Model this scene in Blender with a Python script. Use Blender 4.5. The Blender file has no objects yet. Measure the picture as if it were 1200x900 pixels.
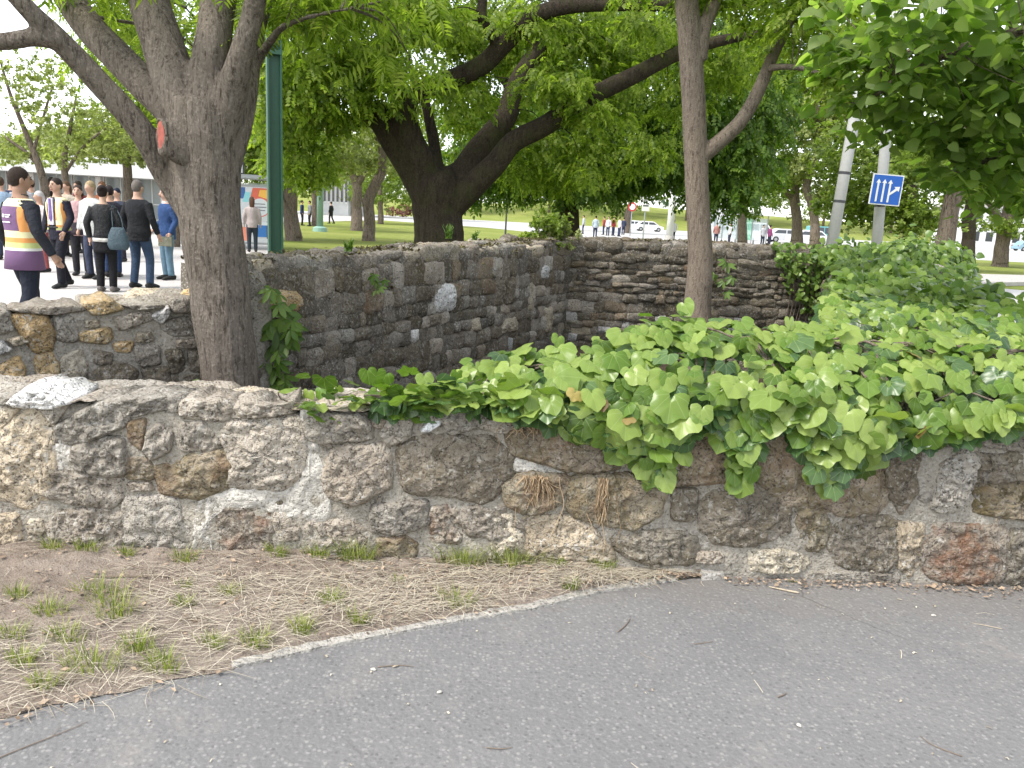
import bpy, math, random
import numpy as np
from mathutils import Vector, Matrix, noise
R = math.radians
SC = bpy.context.scene
COL = SC.collection
# ------------------------------------------------------------------ camera
EYE, FPX, PITCH, ROLL = 1.6, 942.0, R(12.0), R(3.0)
_f = Vector((0, math.cos(PITCH), -math.sin(PITCH)))
_r0 = Vector((1, 0, 0)); _u0 = _r0.cross(_f)
_r = _r0 * math.cos(ROLL) + _u0 * math.sin(ROLL)
_u = _u0 * math.cos(ROLL) - _r0 * math.sin(ROLL)
cam_data = bpy.data.cameras.new('camera')
cam_data.sensor_width = 36.0
cam_data.lens = FPX / 1200 * 36.0
cam_data.clip_start = 0.05
cam_data.clip_end = 3000
cam = bpy.data.objects.new('camera', cam_data)
COL.objects.link(cam)
cam.matrix_world = Matrix(((_r.x, _u.x, -_f.x, 0), (_r.y, _u.y, -_f.y, 0), (_r.z, _u.z, -_f.z, EYE), (0, 0, 0, 1)))
SC.camera = cam
# ------------------------------------------------------------------ sky and sun (thin bright overcast)
SUN_EL, SUN_AZ = 54.0, -124.0      # azimuth of the sun measured from +Y towards +X
world = bpy.data.worlds.new('World'); SC.world = world; world.use_nodes = True
wn, wl = world.node_tree.nodes, world.node_tree.links
wn.clear()
sky = wn.new('ShaderNodeTexSky'); sky.sky_type = 'NISHITA'; sky.sun_disc = False
sky.sun_elevation = R(SUN_EL); sky.sun_rotation = R(SUN_AZ)
sky.air_density = 1.0; sky.dust_density = 1.0; sky.ozone_density = 1.0
hs = wn.new('ShaderNodeHueSaturation'); hs.inputs['Saturation'].default_value = 0.30
bg = wn.new('ShaderNodeBackground'); bg.inputs['Strength'].default_value = 0.15
wo = wn.new('ShaderNodeOutputWorld')
wl.new(sky.outputs[0], hs.inputs['Color']); wl.new(hs.outputs[0], bg.inputs['Color']); wl.new(bg.outputs[0], wo.inputs['Surface'])
sd = bpy.data.lights.new('sun', 'SUN'); sd.energy = 1.5; sd.angle = R(14); sd.color = (1.0, 0.95, 0.87)
sun = bpy.data.objects.new('sun', sd); COL.objects.link(sun)
_sv = Vector((math.sin(R(SUN_AZ)) * math.cos(R(SUN_EL)), math.cos(R(SUN_AZ)) * math.cos(R(SUN_EL)), math.sin(R(SUN_EL))))
sun.rotation_euler = _sv.to_track_quat('Z', 'Y').to_euler(); sun.location = (0, 0, 30)
SC.view_settings.view_transform = 'Standard'; SC.view_settings.look = 'None'
SC.view_settings.gamma = 1.0; SC.view_settings.use_curve_mapping = False
SC.view_settings.exposure = 1.72

# ------------------------------------------------------------------ helpers
def ray(x, y): return _f + _r * ((x - 600) / FPX) - _u * ((y - 450) / FPX)
def at(x, y, Y):
    """surveyed point: direction read from the photo, Y metres away"""
    d = ray(x, y); return Vector((0, 0, EYE)) + d * (Y / d.y)
def gp(x, y, z=0.0):
    d = ray(x, y); return Vector((0, 0, EYE)) + d * ((z - EYE) / d.z)
def tag(o, label=None, cat=None, group=None, kind=None, **kw):
    if label: o['label'] = label
    if cat: o['category'] = cat
    if group: o['group'] = group
    if kind: o['kind'] = kind
    for k, v in kw.items(): o[k] = v
    return o
def empty(name, loc=(0, 0, 0), rz=0.0, parent=None):
    o = bpy.data.objects.new(name, None); o.empty_display_size = 0.1
    COL.objects.link(o); o.location = loc; o.rotation_euler = (0, 0, rz); o.parent = parent
    return o
def mesh(name, v, f, smooth=True):
    me = bpy.data.meshes.new(name)
    if isinstance(f, np.ndarray):
        v = np.asarray(v, dtype=np.float32); nv = len(v); nf, k = f.shape
        me.vertices.add(nv); me.vertices.foreach_set('co', v.ravel())
        me.loops.add(nf * k); me.loops.foreach_set('vertex_index', f.ravel().astype(np.int32))
        me.polygons.add(nf); me.polygons.foreach_set('loop_start', np.arange(0, nf * k, k, dtype=np.int32))
        me.update(calc_edges=True)
    else:
        me.from_pydata([tuple(p) for p in v], [], f); me.update()
    if smooth and len(me.polygons): me.polygons.foreach_set('use_smooth', [True] * len(me.polygons))
    return me
def obj(name, me, mat=None, parent=None, loc=(0, 0, 0), color=None):
    o = bpy.data.objects.new(name, me); COL.objects.link(o)
    if mat is not None and not me.materials: me.materials.append(mat)
    o.parent = parent; o.location = loc
    if color: o.color = (color[0], color[1], color[2], 1)
    return o
def copy_tree(o, parent=None):
    c = o.copy(); COL.objects.link(c); c.parent = parent
    for ch in list(o.children): copy_tree(ch, c)
    return c
class MB:
    """collects vertices and faces of one mesh"""
    def __init__(s): s.v = []; s.f = []
    def add(s, v, f):
        n = len(s.v); s.v += [Vector(p) for p in v]; s.f += [tuple(i + n for i in q) for q in f]; return s
    def box(s, c, d, rz=0.0, m=None):
        x, y, z = d[0] / 2, d[1] / 2, d[2] / 2
        v = [Vector((a * x, b * y, e * z)) for e in (-1, 1) for b in (-1, 1) for a in (-1, 1)]
        M = m if m is not None else Matrix.Rotation(rz, 3, 'Z')
        return s.add([M @ p + Vector(c) for p in v], [(0, 2, 3, 1), (4, 5, 7, 6), (0, 1, 5, 4), (2, 6, 7, 3), (0, 4, 6, 2), (1, 3, 7, 5)])
    def prism(s, poly, y0, y1):
        """polygon in XZ pushed along Y"""
        n = len(poly); v = [(x, y0, z) for x, z in poly] + [(x, y1, z) for x, z in poly]
        return s.add(v, [tuple(range(n)), tuple(range(2 * n - 1, n - 1, -1))] + [(i, i + n, (i + 1) % n + n, (i + 1) % n) for i in range(n)])
    def slab(s, poly, z0, z1):
        n = len(poly); v = [(x, y, z0) for x, y in poly] + [(x, y, z1) for x, y in poly]
        return s.add(v, [tuple(range(n - 1, -1, -1)), tuple(range(n, 2 * n))] + [(i, (i + 1) % n, (i + 1) % n + n, i + n) for i in range(n)])
    def tube(s, pts, rad, n=8, sub=0, ell=None):
        P = [Vector(p) for p in pts]; rr = list(rad)
        if sub: P, rr = smooth_path(P, rr, sub)
        rings = []; ref = None
        for i, p in enumerate(P):
            t = (P[min(i + 1, len(P) - 1)] - P[max(i - 1, 0)])
            if t.length < 1e-9: t = Vector((0, 0, 1))
            t.normalize()
            if ref is None:
                ref = Vector((1, 0, 0)) if abs(t.x) < 0.8 else Vector((0, 1, 0))
            a = ref - t * ref.dot(t)
            if a.length < 1e-6: a = t.orthogonal()
            a.normalize(); b = t.cross(a); ref = a
            r = rr[i]; ra, rb = r if isinstance(r, tuple) else (r, r)
            rings.append([p + a * (ra * math.cos(2 * math.pi * k / n)) + b * (rb * math.sin(2 * math.pi * k / n)) for k in range(n)])
        v = [q for g in rings for q in g]; m = len(rings)
        f = [(i * n + k, i * n + (k + 1) % n, (i + 1) * n + (k + 1) % n, (i + 1) * n + k) for i in range(m - 1) for k in range(n)]
        f += [tuple(range(n - 1, -1, -1)), tuple((m - 1) * n + k for k in range(n))]
        return s.add(v, f)
    def ball(s, c, r, nu=12, nv=8, fn=None):
        c = Vector(c); v = []
        for j in range(nv + 1):
            th = math.pi * j / nv
            for i in range(nu):
                ph = 2 * math.pi * i / nu
                p = Vector((math.sin(th) * math.cos(ph), math.sin(th) * math.sin(ph), math.cos(th)))
                p = Vector((p.x * r[0], p.y * r[1], p.z * r[2]))
                if fn: p = fn(p)
                v.append(c + p)
        f = [(j * nu + i, (j + 1) * nu + i, (j + 1) * nu + (i + 1) % nu, j * nu + (i + 1) % nu) for j in range(nv) for i in range(nu)]
        return s.add(v, f)
    def mesh(s, name='m', smooth=False): return mesh(name, s.v, s.f, smooth)
    def build(s, name, mat, parent=None, loc=(0, 0, 0), smooth=False, color=None): return obj(name, s.mesh(name, smooth), mat, parent, loc, color)
def smooth_path(P, rr, sub):
    Q, q = [], []
    g = lambda i: P[max(0, min(len(P) - 1, i))]
    for i in range(len(P) - 1):
        for k in range(sub):
            t = k / sub; p0, p1, p2, p3 = g(i - 1), g(i), g(i + 1), g(i + 2)
            Q.append(0.5 * ((2 * p1) + (p2 - p0) * t + (2 * p0 - 5 * p1 + 4 * p2 - p3) * t * t + (3 * p1 - p0 - 3 * p2 + p3) * t ** 3))
            a, b = rr[i], rr[i + 1]
            q.append(tuple(x + (y - x) * t for x, y in zip(a, b)) if isinstance(a, tuple) else a + (b - a) * t)
    Q.append(P[-1]); q.append(rr[-1])
    return Q, q
def remesh(me, voxel, smooth_it=4, fac=0.5):
    """fuses the closed pieces of a mesh into one continuous skin"""
    o = bpy.data.objects.new('tmp', me); COL.objects.link(o)
    m = o.modifiers.new('r', 'REMESH'); m.mode = 'VOXEL'; m.voxel_size = voxel; m.use_smooth_shade = True
    if smooth_it:
        s = o.modifiers.new('s', 'SMOOTH'); s.factor = fac; s.iterations = smooth_it
    dg = bpy.context.evaluated_depsgraph_get()
    out = bpy.data.meshes.new_from_object(o.evaluated_get(dg))
    bpy.data.objects.remove(o); return out
def lerp(xs, ys, x): return float(np.interp(x, xs, ys))
def fbm(p, octv=4, h=0.9): return noise.fractal(p, h, 2.1, octv)

# ------------------------------------------------------------------ materials
class NT:
    def __init__(s, name, rough=0.8, spec=0.3):
        s.m = bpy.data.materials.new(name); s.m.use_nodes = True
        s.t = s.m.node_tree; s.n = s.t.nodes; s.n.clear()
        s.out = s.n.new('ShaderNodeOutputMaterial'); s.p = s.n.new('ShaderNodeBsdfPrincipled')
        s.p.inputs['Roughness'].default_value = rough; s.p.inputs['Specular IOR Level'].default_value = spec
        s.link(s.p.outputs[0], s.out.inputs[0])
        s.tc = s.n.new('ShaderNodeTexCoord'); s._c = s.tc.outputs['Object']
    def link(s, a, b): s.t.links.new(a, b)
    def set(s, sock, v):
        if hasattr(v, 'is_output'): s.link(v, sock)
        elif isinstance(v, (tuple, list)) and len(v) == 3 and sock.type == 'RGBA': sock.default_value = (*v, 1)
        else: sock.default_value = v
    def jitter(s):
        """object coordinates shifted by a random amount per object"""
        oi = s.n.new('ShaderNodeObjectInfo'); m = s.math('MULTIPLY', oi.outputs['Random'], 37.0)
        a = s.n.new('ShaderNodeVectorMath'); a.operation = 'ADD'; s.link(s.tc.outputs['Object'], a.inputs[0]); s.link(m, a.inputs[1])
        s._c = a.outputs[0]; return s
    def map(s, sc):
        m = s.n.new('ShaderNodeMapping'); m.inputs['Scale'].default_value = sc; s.link(s._c, m.inputs['Vector']); return m.outputs[0]
    def noise(s, scale, det=4, rough=0.6, vec=None, dist=0.0, fac=True):
        n = s.n.new('ShaderNodeTexNoise'); n.inputs['Scale'].default_value = scale; n.inputs['Detail'].default_value = det
        n.inputs['Roughness'].default_value = rough; n.inputs['Distortion'].default_value = dist
        s.link(vec if vec is not None else s._c, n.inputs['Vector']); return n.outputs['Fac' if fac else 'Color']
    def voro(s, scale, feat='F1', vec=None, out='Distance', rnd=1.0):
        n = s.n.new('ShaderNodeTexVoronoi'); n.feature = feat; n.inputs['Scale'].default_value = scale; n.inputs['Randomness'].default_value = rnd
        s.link(vec if vec is not None else s._c, n.inputs['Vector']); return n.outputs[out]
    def math(s, op, a, b=None, c=None, clamp=False):
        n = s.n.new('ShaderNodeMath'); n.operation = op; n.use_clamp = clamp
        for i, v in enumerate((a, b, c)):
            if v is not None: s.set(n.inputs[i], v)
        return n.outputs[0]
    def ramp(s, fac, stops, interp='LINEAR'):
        n = s.n.new('ShaderNodeValToRGB'); n.color_ramp.interpolation = interp; e = n.color_ramp.elements
        while len(e) < len(stops): e.new(0.5)
        for el, (p, c) in zip(e, stops):
            el.position = p; el.color = (*c, 1) if isinstance(c, tuple) else (c, c, c, 1)
        s.link(fac, n.inputs[0]); return n.outputs[0]
    def mix(s, fac, a, b, mode='MIX'):
        n = s.n.new('ShaderNodeMix'); n.data_type = 'RGBA'; n.blend_type = mode
        s.set(n.inputs['Factor'], fac)
        ia = [i for i in n.inputs if i.identifier == 'A_Color'][0]; ib = [i for i in n.inputs if i.identifier == 'B_Color'][0]
        s.set(ia, a); s.set(ib, b)
        return [o for o in n.outputs if o.identifier == 'Result_Color'][0]
    def bump(s, h, strength=0.5, dist=0.01, prev=None):
        n = s.n.new('ShaderNodeBump'); n.inputs['Strength'].default_value = strength; n.inputs['Distance'].default_value = dist
        s.link(h, n.inputs['Height'])
        if prev is not None: s.link(prev, n.inputs['Normal'])
        return n.outputs[0]
    def objcol(s): return s.n.new('ShaderNodeObjectInfo').outputs['Color']
    def objattr(s, name):
        n = s.n.new('ShaderNodeAttribute'); n.attribute_type = 'OBJECT'; n.attribute_name = name; return n.outputs['Fac']
    def done(s, col=None, nrm=None, rough=None):
        if col is not None: s.set(s.p.inputs['Base Color'], col)
        if nrm is not None: s.link(nrm, s.p.inputs['Normal'])
        if rough is not None: s.set(s.p.inputs['Roughness'], rough)
        return s.m

def flat(name, col, rough=0.6, spec=0.3, metal=0.0, var=0.12, scale=20):
    m = NT(name, rough, spec); m.p.inputs['Metallic'].default_value = metal
    n = m.noise(scale, 3)
    c = m.mix(m.ramp(n, [(0.3, 1.0), (0.75, 0.0)]), col, tuple(c * (1 - var) for c in col))
    return m.done(c)
def flat_obj(name, rough=0.8, var=0.25, scale=6, bump=0.0, spec=0.2):
    """cloth, paint or skin in the object's own colour"""
    m = NT(name, rough, spec).jitter(); n = m.noise(scale, 4)
    c = m.mix(m.math('MULTIPLY', n, var), m.objcol(), (0, 0, 0))
    b = m.bump(m.noise(scale * 1.6, 4, .6, None, .8), bump, 0.04) if bump else None
    return m.done(c, b)
def stone_mat(name, dark=0.0):
    m = NT(name, 0.92, 0.15)
    gg = m.n.new('ShaderNodeNewGeometry'); oi = m.n.new('ShaderNodeObjectInfo'); ad = m.n.new('ShaderNodeVectorMath'); ad.operation = 'ADD'
    m.link(gg.outputs['Position'], ad.inputs[0]); m.link(m.math('MULTIPLY', oi.outputs['Random'], 37.0), ad.inputs[1]); m._c = ad.outputs[0]
    big = m.noise(5, 4, 0.6); mid = m.noise(26, 4, 0.65, None, .5); fine = m.noise(72, 2, 0.55)
    base = m.objcol()
    c = m.mix(m.ramp(big, [(0.34, 0.0), (0.70, 0.65)]), m.mix(1.0, base, (1.18, 1.16, 1.13), 'MULTIPLY'), m.mix(1.0, base, (0.44, 0.41, 0.37), 'MULTIPLY'))
    c = m.mix(m.ramp(mid, [(0.50, 0.0), (0.64, 0.6)]), c, m.mix(0.4, base, (0.50, 0.47, 0.42)))
    spots = m.ramp(m.noise(48, 2, 0.55), [(0.56, 0.0), (0.63, 0.8)])
    c = m.mix(m.math('MULTIPLY', spots, m.ramp(m.noise(9, 3), [(0.42, 0.0), (0.6, 1.0)])), c, (0.42, 0.405, 0.37))
    pits = m.ramp(fine, [(0.34, 0.75), (0.44, 0.0)]); c = m.mix(pits, c, (0.05, 0.045, 0.04))
    # moss and iron stains, only on stones that carry them
    am = m.objattr('moss'); mm = m.math('MULTIPLY', am, m.ramp(m.noise(9, 5, 0.7), [(0.38, 0.0), (0.58, 1.0)]))
    c = m.mix(m.math('MULTIPLY', mm, 0.8), c, m.mix(m.noise(40, 3), (0.05, 0.042, 0.014), (0.16, 0.115, 0.045)))
    ar = m.objattr('rust'); rm = m.math('MULTIPLY', ar, m.ramp(m.noise(6, 5, 0.7), [(0.50, 0.0), (0.64, 0.9)]))
    c = m.mix(rm, c, m.mix(m.noise(30, 3), (0.10, 0.03, 0.01), (0.22, 0.085, 0.03)))
    h = m.math('ADD', m.math('MULTIPLY', mid, 0.9), m.math('MULTIPLY', fine, 0.5))
    b = m.bump(h, 0.9, 0.026)
    cr = m.ramp(m.voro(9, 'DISTANCE_TO_EDGE', vec=m.mix(0.10, m._c, m.noise(9, 5, fac=False))), [(0.0, 0.0), (0.025, 1.0)])
    c = m.mix(m.ramp(cr, [(0.0, 0.5), (0.6, 0.0)]), c, (0.06, 0.052, 0.044))
    b = m.bump(cr, 0.6, 0.010, b)
    return m.done(c, b)
def mortar_mat(name, a, b_, darkening=0.0):
    m = NT(name, 0.95, 0.1); big = m.noise(3.2, 4, 0.6); mid = m.noise(22, 4, 0.65); fine = m.noise(75, 2, 0.6)
    c = m.mix(m.ramp(big, [(0.3, 0.0), (0.7, 1.0)]), a, b_)
    c = m.mix(m.ramp(mid, [(0.5, 0.0), (0.72, 0.75)]), c, tuple(x * 0.5 for x in a))
    c = m.mix(m.ramp(fine, [(0.55, 0.0), (0.64, 0.7)]), c, (0.36, 0.345, 0.31))
    c = m.mix(m.ramp(fine, [(0.32, 0.7), (0.42, 0.0)]), c, (0.08, 0.072, 0.062))
    b = m.bump(m.math('ADD', mid, m.math('MULTIPLY', fine, 0.6)), 0.9, 0.018)
    return m.done(c, b)
def leaf_mat(name, lo, hi, trans=0.45, veins=False, gloss=0.45, back=None):
    m = NT(name, gloss, 0.35)
    g = m.n.new('ShaderNodeNewGeometry'); oi = m.n.new('ShaderNodeObjectInfo')
    rnd = m.math('FRACT', m.math('ADD', g.outputs['Random Per Island'], m.math('MULTIPLY', oi.outputs['Random'], 7.13)))
    c = m.ramp(rnd, [(0.0, tuple(0.62 * a for a in lo)), (0.22, lo), (0.62, tuple((a + b) / 2 for a, b in zip(lo, hi))), (1.0, hi)])
    if veins:
        uv = m.n.new('ShaderNodeUVMap'); sx = m.n.new('ShaderNodeSeparateXYZ'); m.link(uv.outputs[0], sx.inputs[0])
        ang = m.math('ARCTAN2', sx.outputs[0], sx.outputs[1]); rad = m.math('POWER', m.math('ADD', m.math('MULTIPLY', sx.outputs[0], sx.outputs[0]), m.math('MULTIPLY', sx.outputs[1], sx.outputs[1])), 0.5)
        w = m.math('ABSOLUTE', m.math('SUBTRACT', m.math('FRACT', m.math('ADD', m.math('DIVIDE', ang, 0.62), 0.5)), 0.5))
        line = m.ramp(m.math('MULTIPLY', w, rad), [(0.006, 0.26), (0.035, 0.0)])
        c = m.mix(line, c, (0.42, 0.52, 0.22))
        c = m.mix(m.ramp(m.noise(30, 3), [(0.5, 0.0), (0.8, 0.25)]), c, tuple(x * 0.6 for x in lo))
        m.link(m.bump(line, -0.3, 0.003), m.p.inputs['Normal'])
    m.set(m.p.inputs['Base Color'], c)
    tr = m.n.new('ShaderNodeBsdfTranslucent'); tc = m.mix(1.0, c, (1.0, 1.15, 0.45), 'MULTIPLY'); m.link(tc, tr.inputs['Color'])
    mx = m.n.new('ShaderNodeMixShader'); mx.inputs[0].default_value = trans
    m.link(m.p.outputs[0], mx.inputs[1]); m.link(tr.outputs[0], mx.inputs[2]); m.link(mx.outputs[0], m.out.inputs[0])
    return m.m
def bark_mat(name, a, b_, crack=(0.02, 0.017, 0.014), sc=1.0, depth=0.02, moss=None):
    m = NT(name, 0.95, 0.1)
    v = m.map((16 * sc, 16 * sc, 2.4 * sc)); v2 = m.map((48 * sc, 48 * sc, 9 * sc))
    n1 = m.noise(1.0, 6, 0.7, v, 0.6); n2 = m.noise(1.0, 5, 0.75, v2, 0.3); n3 = m.noise(60 * sc, 4)
    c = m.mix(m.ramp(n1, [(0.3, 0.0), (0.7, 1.0)]), a, b_)
    c = m.mix(m.ramp(n2, [(0.36, 0.95), (0.50, 0.0)]), c, crack)
    c = m.mix(m.ramp(n3, [(0.52, 0.0), (0.72, 0.6)]), c, tuple(min(1, x * 1.6) for x in b_))
    if moss:
        c = m.mix(m.ramp(m.noise(3, 4), [(0.5, 0.0), (0.7, 0.5)]), c, moss)
    b = m.bump(m.math('ADD', m.math('ADD', n1, m.math('MULTIPLY', n2, 0.8)), m.math('MULTIPLY', n3, 0.25)), 1.0, depth)
    return m.done(c, b)
M = {}
M['stone'] = stone_mat('rubble_stone')
M['mortar'] = mortar_mat('lime_mortar', (0.34, 0.308, 0.255), (0.225, 0.204, 0.170))
M['mortar_dark'] = mortar_mat('dark_mortar', (0.075, 0.065, 0.053), (0.150, 0.130, 0.105))  # darker mortar tone for the back walls and the ivy-covered core
M['mortar_light'] = mortar_mat('fresh_cement', (0.54, 0.51, 0.46), (0.42, 0.395, 0.35))
M['bark_grey'] = bark_mat('grey_brown_bark', (0.132, 0.110, 0.090), (0.195, 0.167, 0.139), crack=(0.050, 0.040, 0.032), sc=1.0, depth=0.030)
M['bark_slim'] = bark_mat('slim_trunk_bark', (0.125, 0.100, 0.078), (0.18, 0.148, 0.118), crack=(0.055, 0.042, 0.033), sc=1.3, depth=0.007)
M['bark_dark'] = bark_mat('dark_furrowed_bark', (0.028, 0.022, 0.016), (0.062, 0.049, 0.036), sc=0.7, depth=0.05, moss=(0.055, 0.065, 0.018))
M['bark_far'] = bark_mat('park_tree_bark', (0.11, 0.085, 0.065), (0.19, 0.155, 0.12), sc=0.6, depth=0.04)
M['scar'] = flat('red_wound_paint', (0.36, 0.105, 0.08), 0.85, var=0.5, scale=30)
M['cloth'] = flat_obj('cloth', 0.88, 0.45, 8, 0.8)
M['leather'] = flat_obj('leather', 0.55, 0.4, 12, 0.7, 0.25)
M['skin'] = flat_obj('skin', 0.6, 0.15, 12)
M['hair'] = flat_obj('hair', 0.75, 0.5, 40, 0.5)
M['paint'] = flat_obj('painted_metal', 0.4, 0.15, 3, 0.0, 0.5)
M['edging'] = mortar_mat('edging_concrete', (0.36, 0.342, 0.31), (0.28, 0.265, 0.24))
M['concrete'] = mortar_mat('concrete', (0.44, 0.42, 0.39), (0.36, 0.345, 0.32))
def glass_mat(name, col=(0.75, 0.85, 0.85), alpha=0.35):
    m = NT(name, 0.06, 0.6); m.p.inputs['Alpha'].default_value = alpha; return m.done(col)
M['glass'] = glass_mat('shelter_glass')
M['dark_glass'] = flat('dark_glass', (0.03, 0.035, 0.04), 0.08, 0.6)
M['rubber'] = flat('tyre_rubber', (0.02, 0.02, 0.02), 0.85)
M['steel'] = flat('dull_steel', (0.30, 0.31, 0.31), 0.5, 0.5, 0.3)
# ------------------------------------------------------------------ ground sheets
def sheet(name, poly, z, mat):
    me = mesh(name, [(x, y, z) for x, y in poly], [tuple(range(len(poly)))], False)
    return tag(obj(name, me, mat), kind='structure')
def lawn_material():
    m = NT('mown_lawn', 0.95, 0.05); a = m.noise(0.25, 4); b = m.noise(9, 5, 0.8); c_ = m.noise(55, 3, 0.8)
    c = m.mix(m.ramp(a, [(0.35, 0.0), (0.65, 1.0)]), (0.16, 0.215, 0.038), (0.25, 0.275, 0.075))
    c = m.mix(m.ramp(b, [(0.4, 0.0), (0.75, 0.6)]), c, (0.24, 0.215, 0.095))
    c = m.mix(m.ramp(c_, [(0.3, 0.5), (0.5, 0.0)]), c, (0.06, 0.09, 0.015))
    return m.done(c, m.bump(m.math('ADD', b, c_), 0.8, 0.05))
def asphalt_material():
    m = NT('worn_asphalt', 0.88, 0.2); big = m.noise(0.9, 5, 0.6); mid = m.noise(7, 4, 0.6)
    agg = m.voro(62, out='Distance'); aggc = m.voro(62, out='Color')
    c = m.mix(m.ramp(big, [(0.3, 0.0), (0.7, 1.0)]), (0.132, 0.130, 0.130), (0.168, 0.164, 0.160))
    c = m.mix(m.ramp(mid, [(0.5, 0.0), (0.8, 0.5)]), c, (0.14, 0.14, 0.141))
    sx = m.n.new('ShaderNodeSeparateColor'); m.link(aggc, sx.inputs[0])
    sel = m.math('MULTIPLY', m.ramp(sx.outputs[0], [(0.62, 0.0), (0.70, 1.0)]), m.ramp(agg, [(0.30, 1.0), (0.46, 0.0)]))
    c = m.mix(m.math('MULTIPLY', sel, 0.38), c, (0.33, 0.32, 0.30)); c = m.mix(m.ramp(m.noise(48, 4, 0.7), [(0.54, 0.0), (0.66, 0.5)]), c, (0.255, 0.248, 0.238))
    dk = m.math('MULTIPLY', m.ramp(sx.outputs[1], [(0.7, 0.0), (0.78, 1.0)]), m.ramp(agg, [(0.25, 1.0), (0.5, 0.0)]))
    c = m.mix(m.math('MULTIPLY', dk, 0.35), c, (0.055, 0.055, 0.06))
    fine = m.noise(240, 3, 0.8); c = m.mix(m.ramp(fine, [(0.3, 0.6), (0.45, 0.0)]), c, (0.05, 0.05, 0.052))
    dust = m.math('MULTIPLY', m.ramp(m.noise(1.6, 6, 0.7, None, 0.5), [(0.55, 0.0), (0.75, 0.55)]), m.ramp(m.noise(30, 3), [(0.35, 0.3), (0.6, 1.0)]))
    c = m.mix(dust, c, (0.27, 0.25, 0.225))
    sy = m.n.new('ShaderNodeSeparateXYZ'); m.link(m._c, sy.inputs[0])
    wf = m.math('ADD', m.math('SUBTRACT', sy.outputs[1], m.math('MULTIPLY', sy.outputs[0], 0.035)), m.math('MULTIPLY', m.math('SUBTRACT', m.noise(2.5, 5, 0.7), 0.5), 1.0))
    silt = m.math('MULTIPLY', m.math('SUBTRACT', wf, 3.05), 2.2, clamp=True)
    c = m.mix(m.math('MULTIPLY', silt, 0.55), c, m.mix(m.noise(60, 3), (0.12, 0.107, 0.095), (0.22, 0.195, 0.168)))
    stain = m.ramp(m.noise(1.1, 4, 0.6, None, 1.0), [(0.58, 0.0), (0.72, 0.18)]); c = m.mix(stain, c, (0.085, 0.085, 0.088))
    crk = m.math('MULTIPLY', m.ramp(m.voro(0.6, 'DISTANCE_TO_EDGE', vec=m.mix(0.14, m._c, m.noise(2.5, 5, fac=False))), [(0.0, 1.0), (0.004, 0.0)]), m.ramp(m.noise(0.9, 2), [(0.48, 0.0), (0.56, 0.6)]))
    c = m.mix(crk, c, (0.05, 0.047, 0.043))
    b = m.bump(m.math('SUBTRACT', m.math('MULTIPLY', fine, 0.6), agg), 0.55, 0.005)
    return m.done(c, b)
def paver_material():
    m = NT('plaza_pavers', 0.85, 0.2)
    bk = m.n.new('ShaderNodeTexBrick'); m.link(m.map((1, 1, 1)), bk.inputs['Vector'])
    bk.inputs['Scale'].default_value = 3.2; bk.inputs['Mortar Size'].default_value = 0.022
    bk.inputs['Color1'].default_value = (0.52, 0.49, 0.46, 1); bk.inputs['Color2'].default_value = (0.43, 0.40, 0.38, 1); bk.inputs['Mortar'].default_value = (0.24, 0.23, 0.22, 1)
    c = m.mix(m.ramp(m.noise(0.8, 5), [(0.45, 0.0), (0.8, 0.5)]), bk.outputs['Color'], (0.36, 0.34, 0.32))
    return m.done(c, m.bump(bk.outputs['Fac'], -0.4, 0.01))
def road_material(name, a, b):
    m = NT(name, 0.85, 0.2); c = m.mix(m.noise(0.6, 5), a, b); c = m.mix(m.ramp(m.noise(25, 3), [(0.5, 0.0), (0.8, 0.4)]), c, tuple(x * 1.4 for x in a)); return m.done(c)
def soil_material(name, a, b, c3):
    m = NT(name, 0.97, 0.05); n1 = m.noise(2.5, 5); n2 = m.noise(25, 5, 0.75); n3 = m.noise(110, 3, 0.8)
    c = m.mix(m.ramp(n1, [(0.35, 0.0), (0.65, 1.0)]), a, b)
    c = m.mix(m.ramp(n2, [(0.5, 0.0), (0.75, 0.8)]), c, c3)
    c = m.mix(m.ramp(n3, [(0.3, 0.7), (0.45, 0.0)]), c, (0.06, 0.045, 0.032))
    return m.done(c, m.bump(m.math('ADD', n2, m.math('MULTIPLY', n3, 0.6)), 1.0, 0.02))
M['lawn'] = lawn_material(); M['asphalt'] = asphalt_material(); M['pavers'] = paver_material()
M['road'] = road_material('pale_road', (0.34, 0.335, 0.325), (0.40, 0.39, 0.375))
M['soil'] = soil_material('dry_soil', (0.225, 0.182, 0.148), (0.29, 0.243, 0.203), (0.35, 0.305, 0.25))
M['pit_soil'] = soil_material('ruin_floor_soil', (0.06, 0.046, 0.033), (0.09, 0.068, 0.05), (0.12, 0.095, 0.07))

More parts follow.
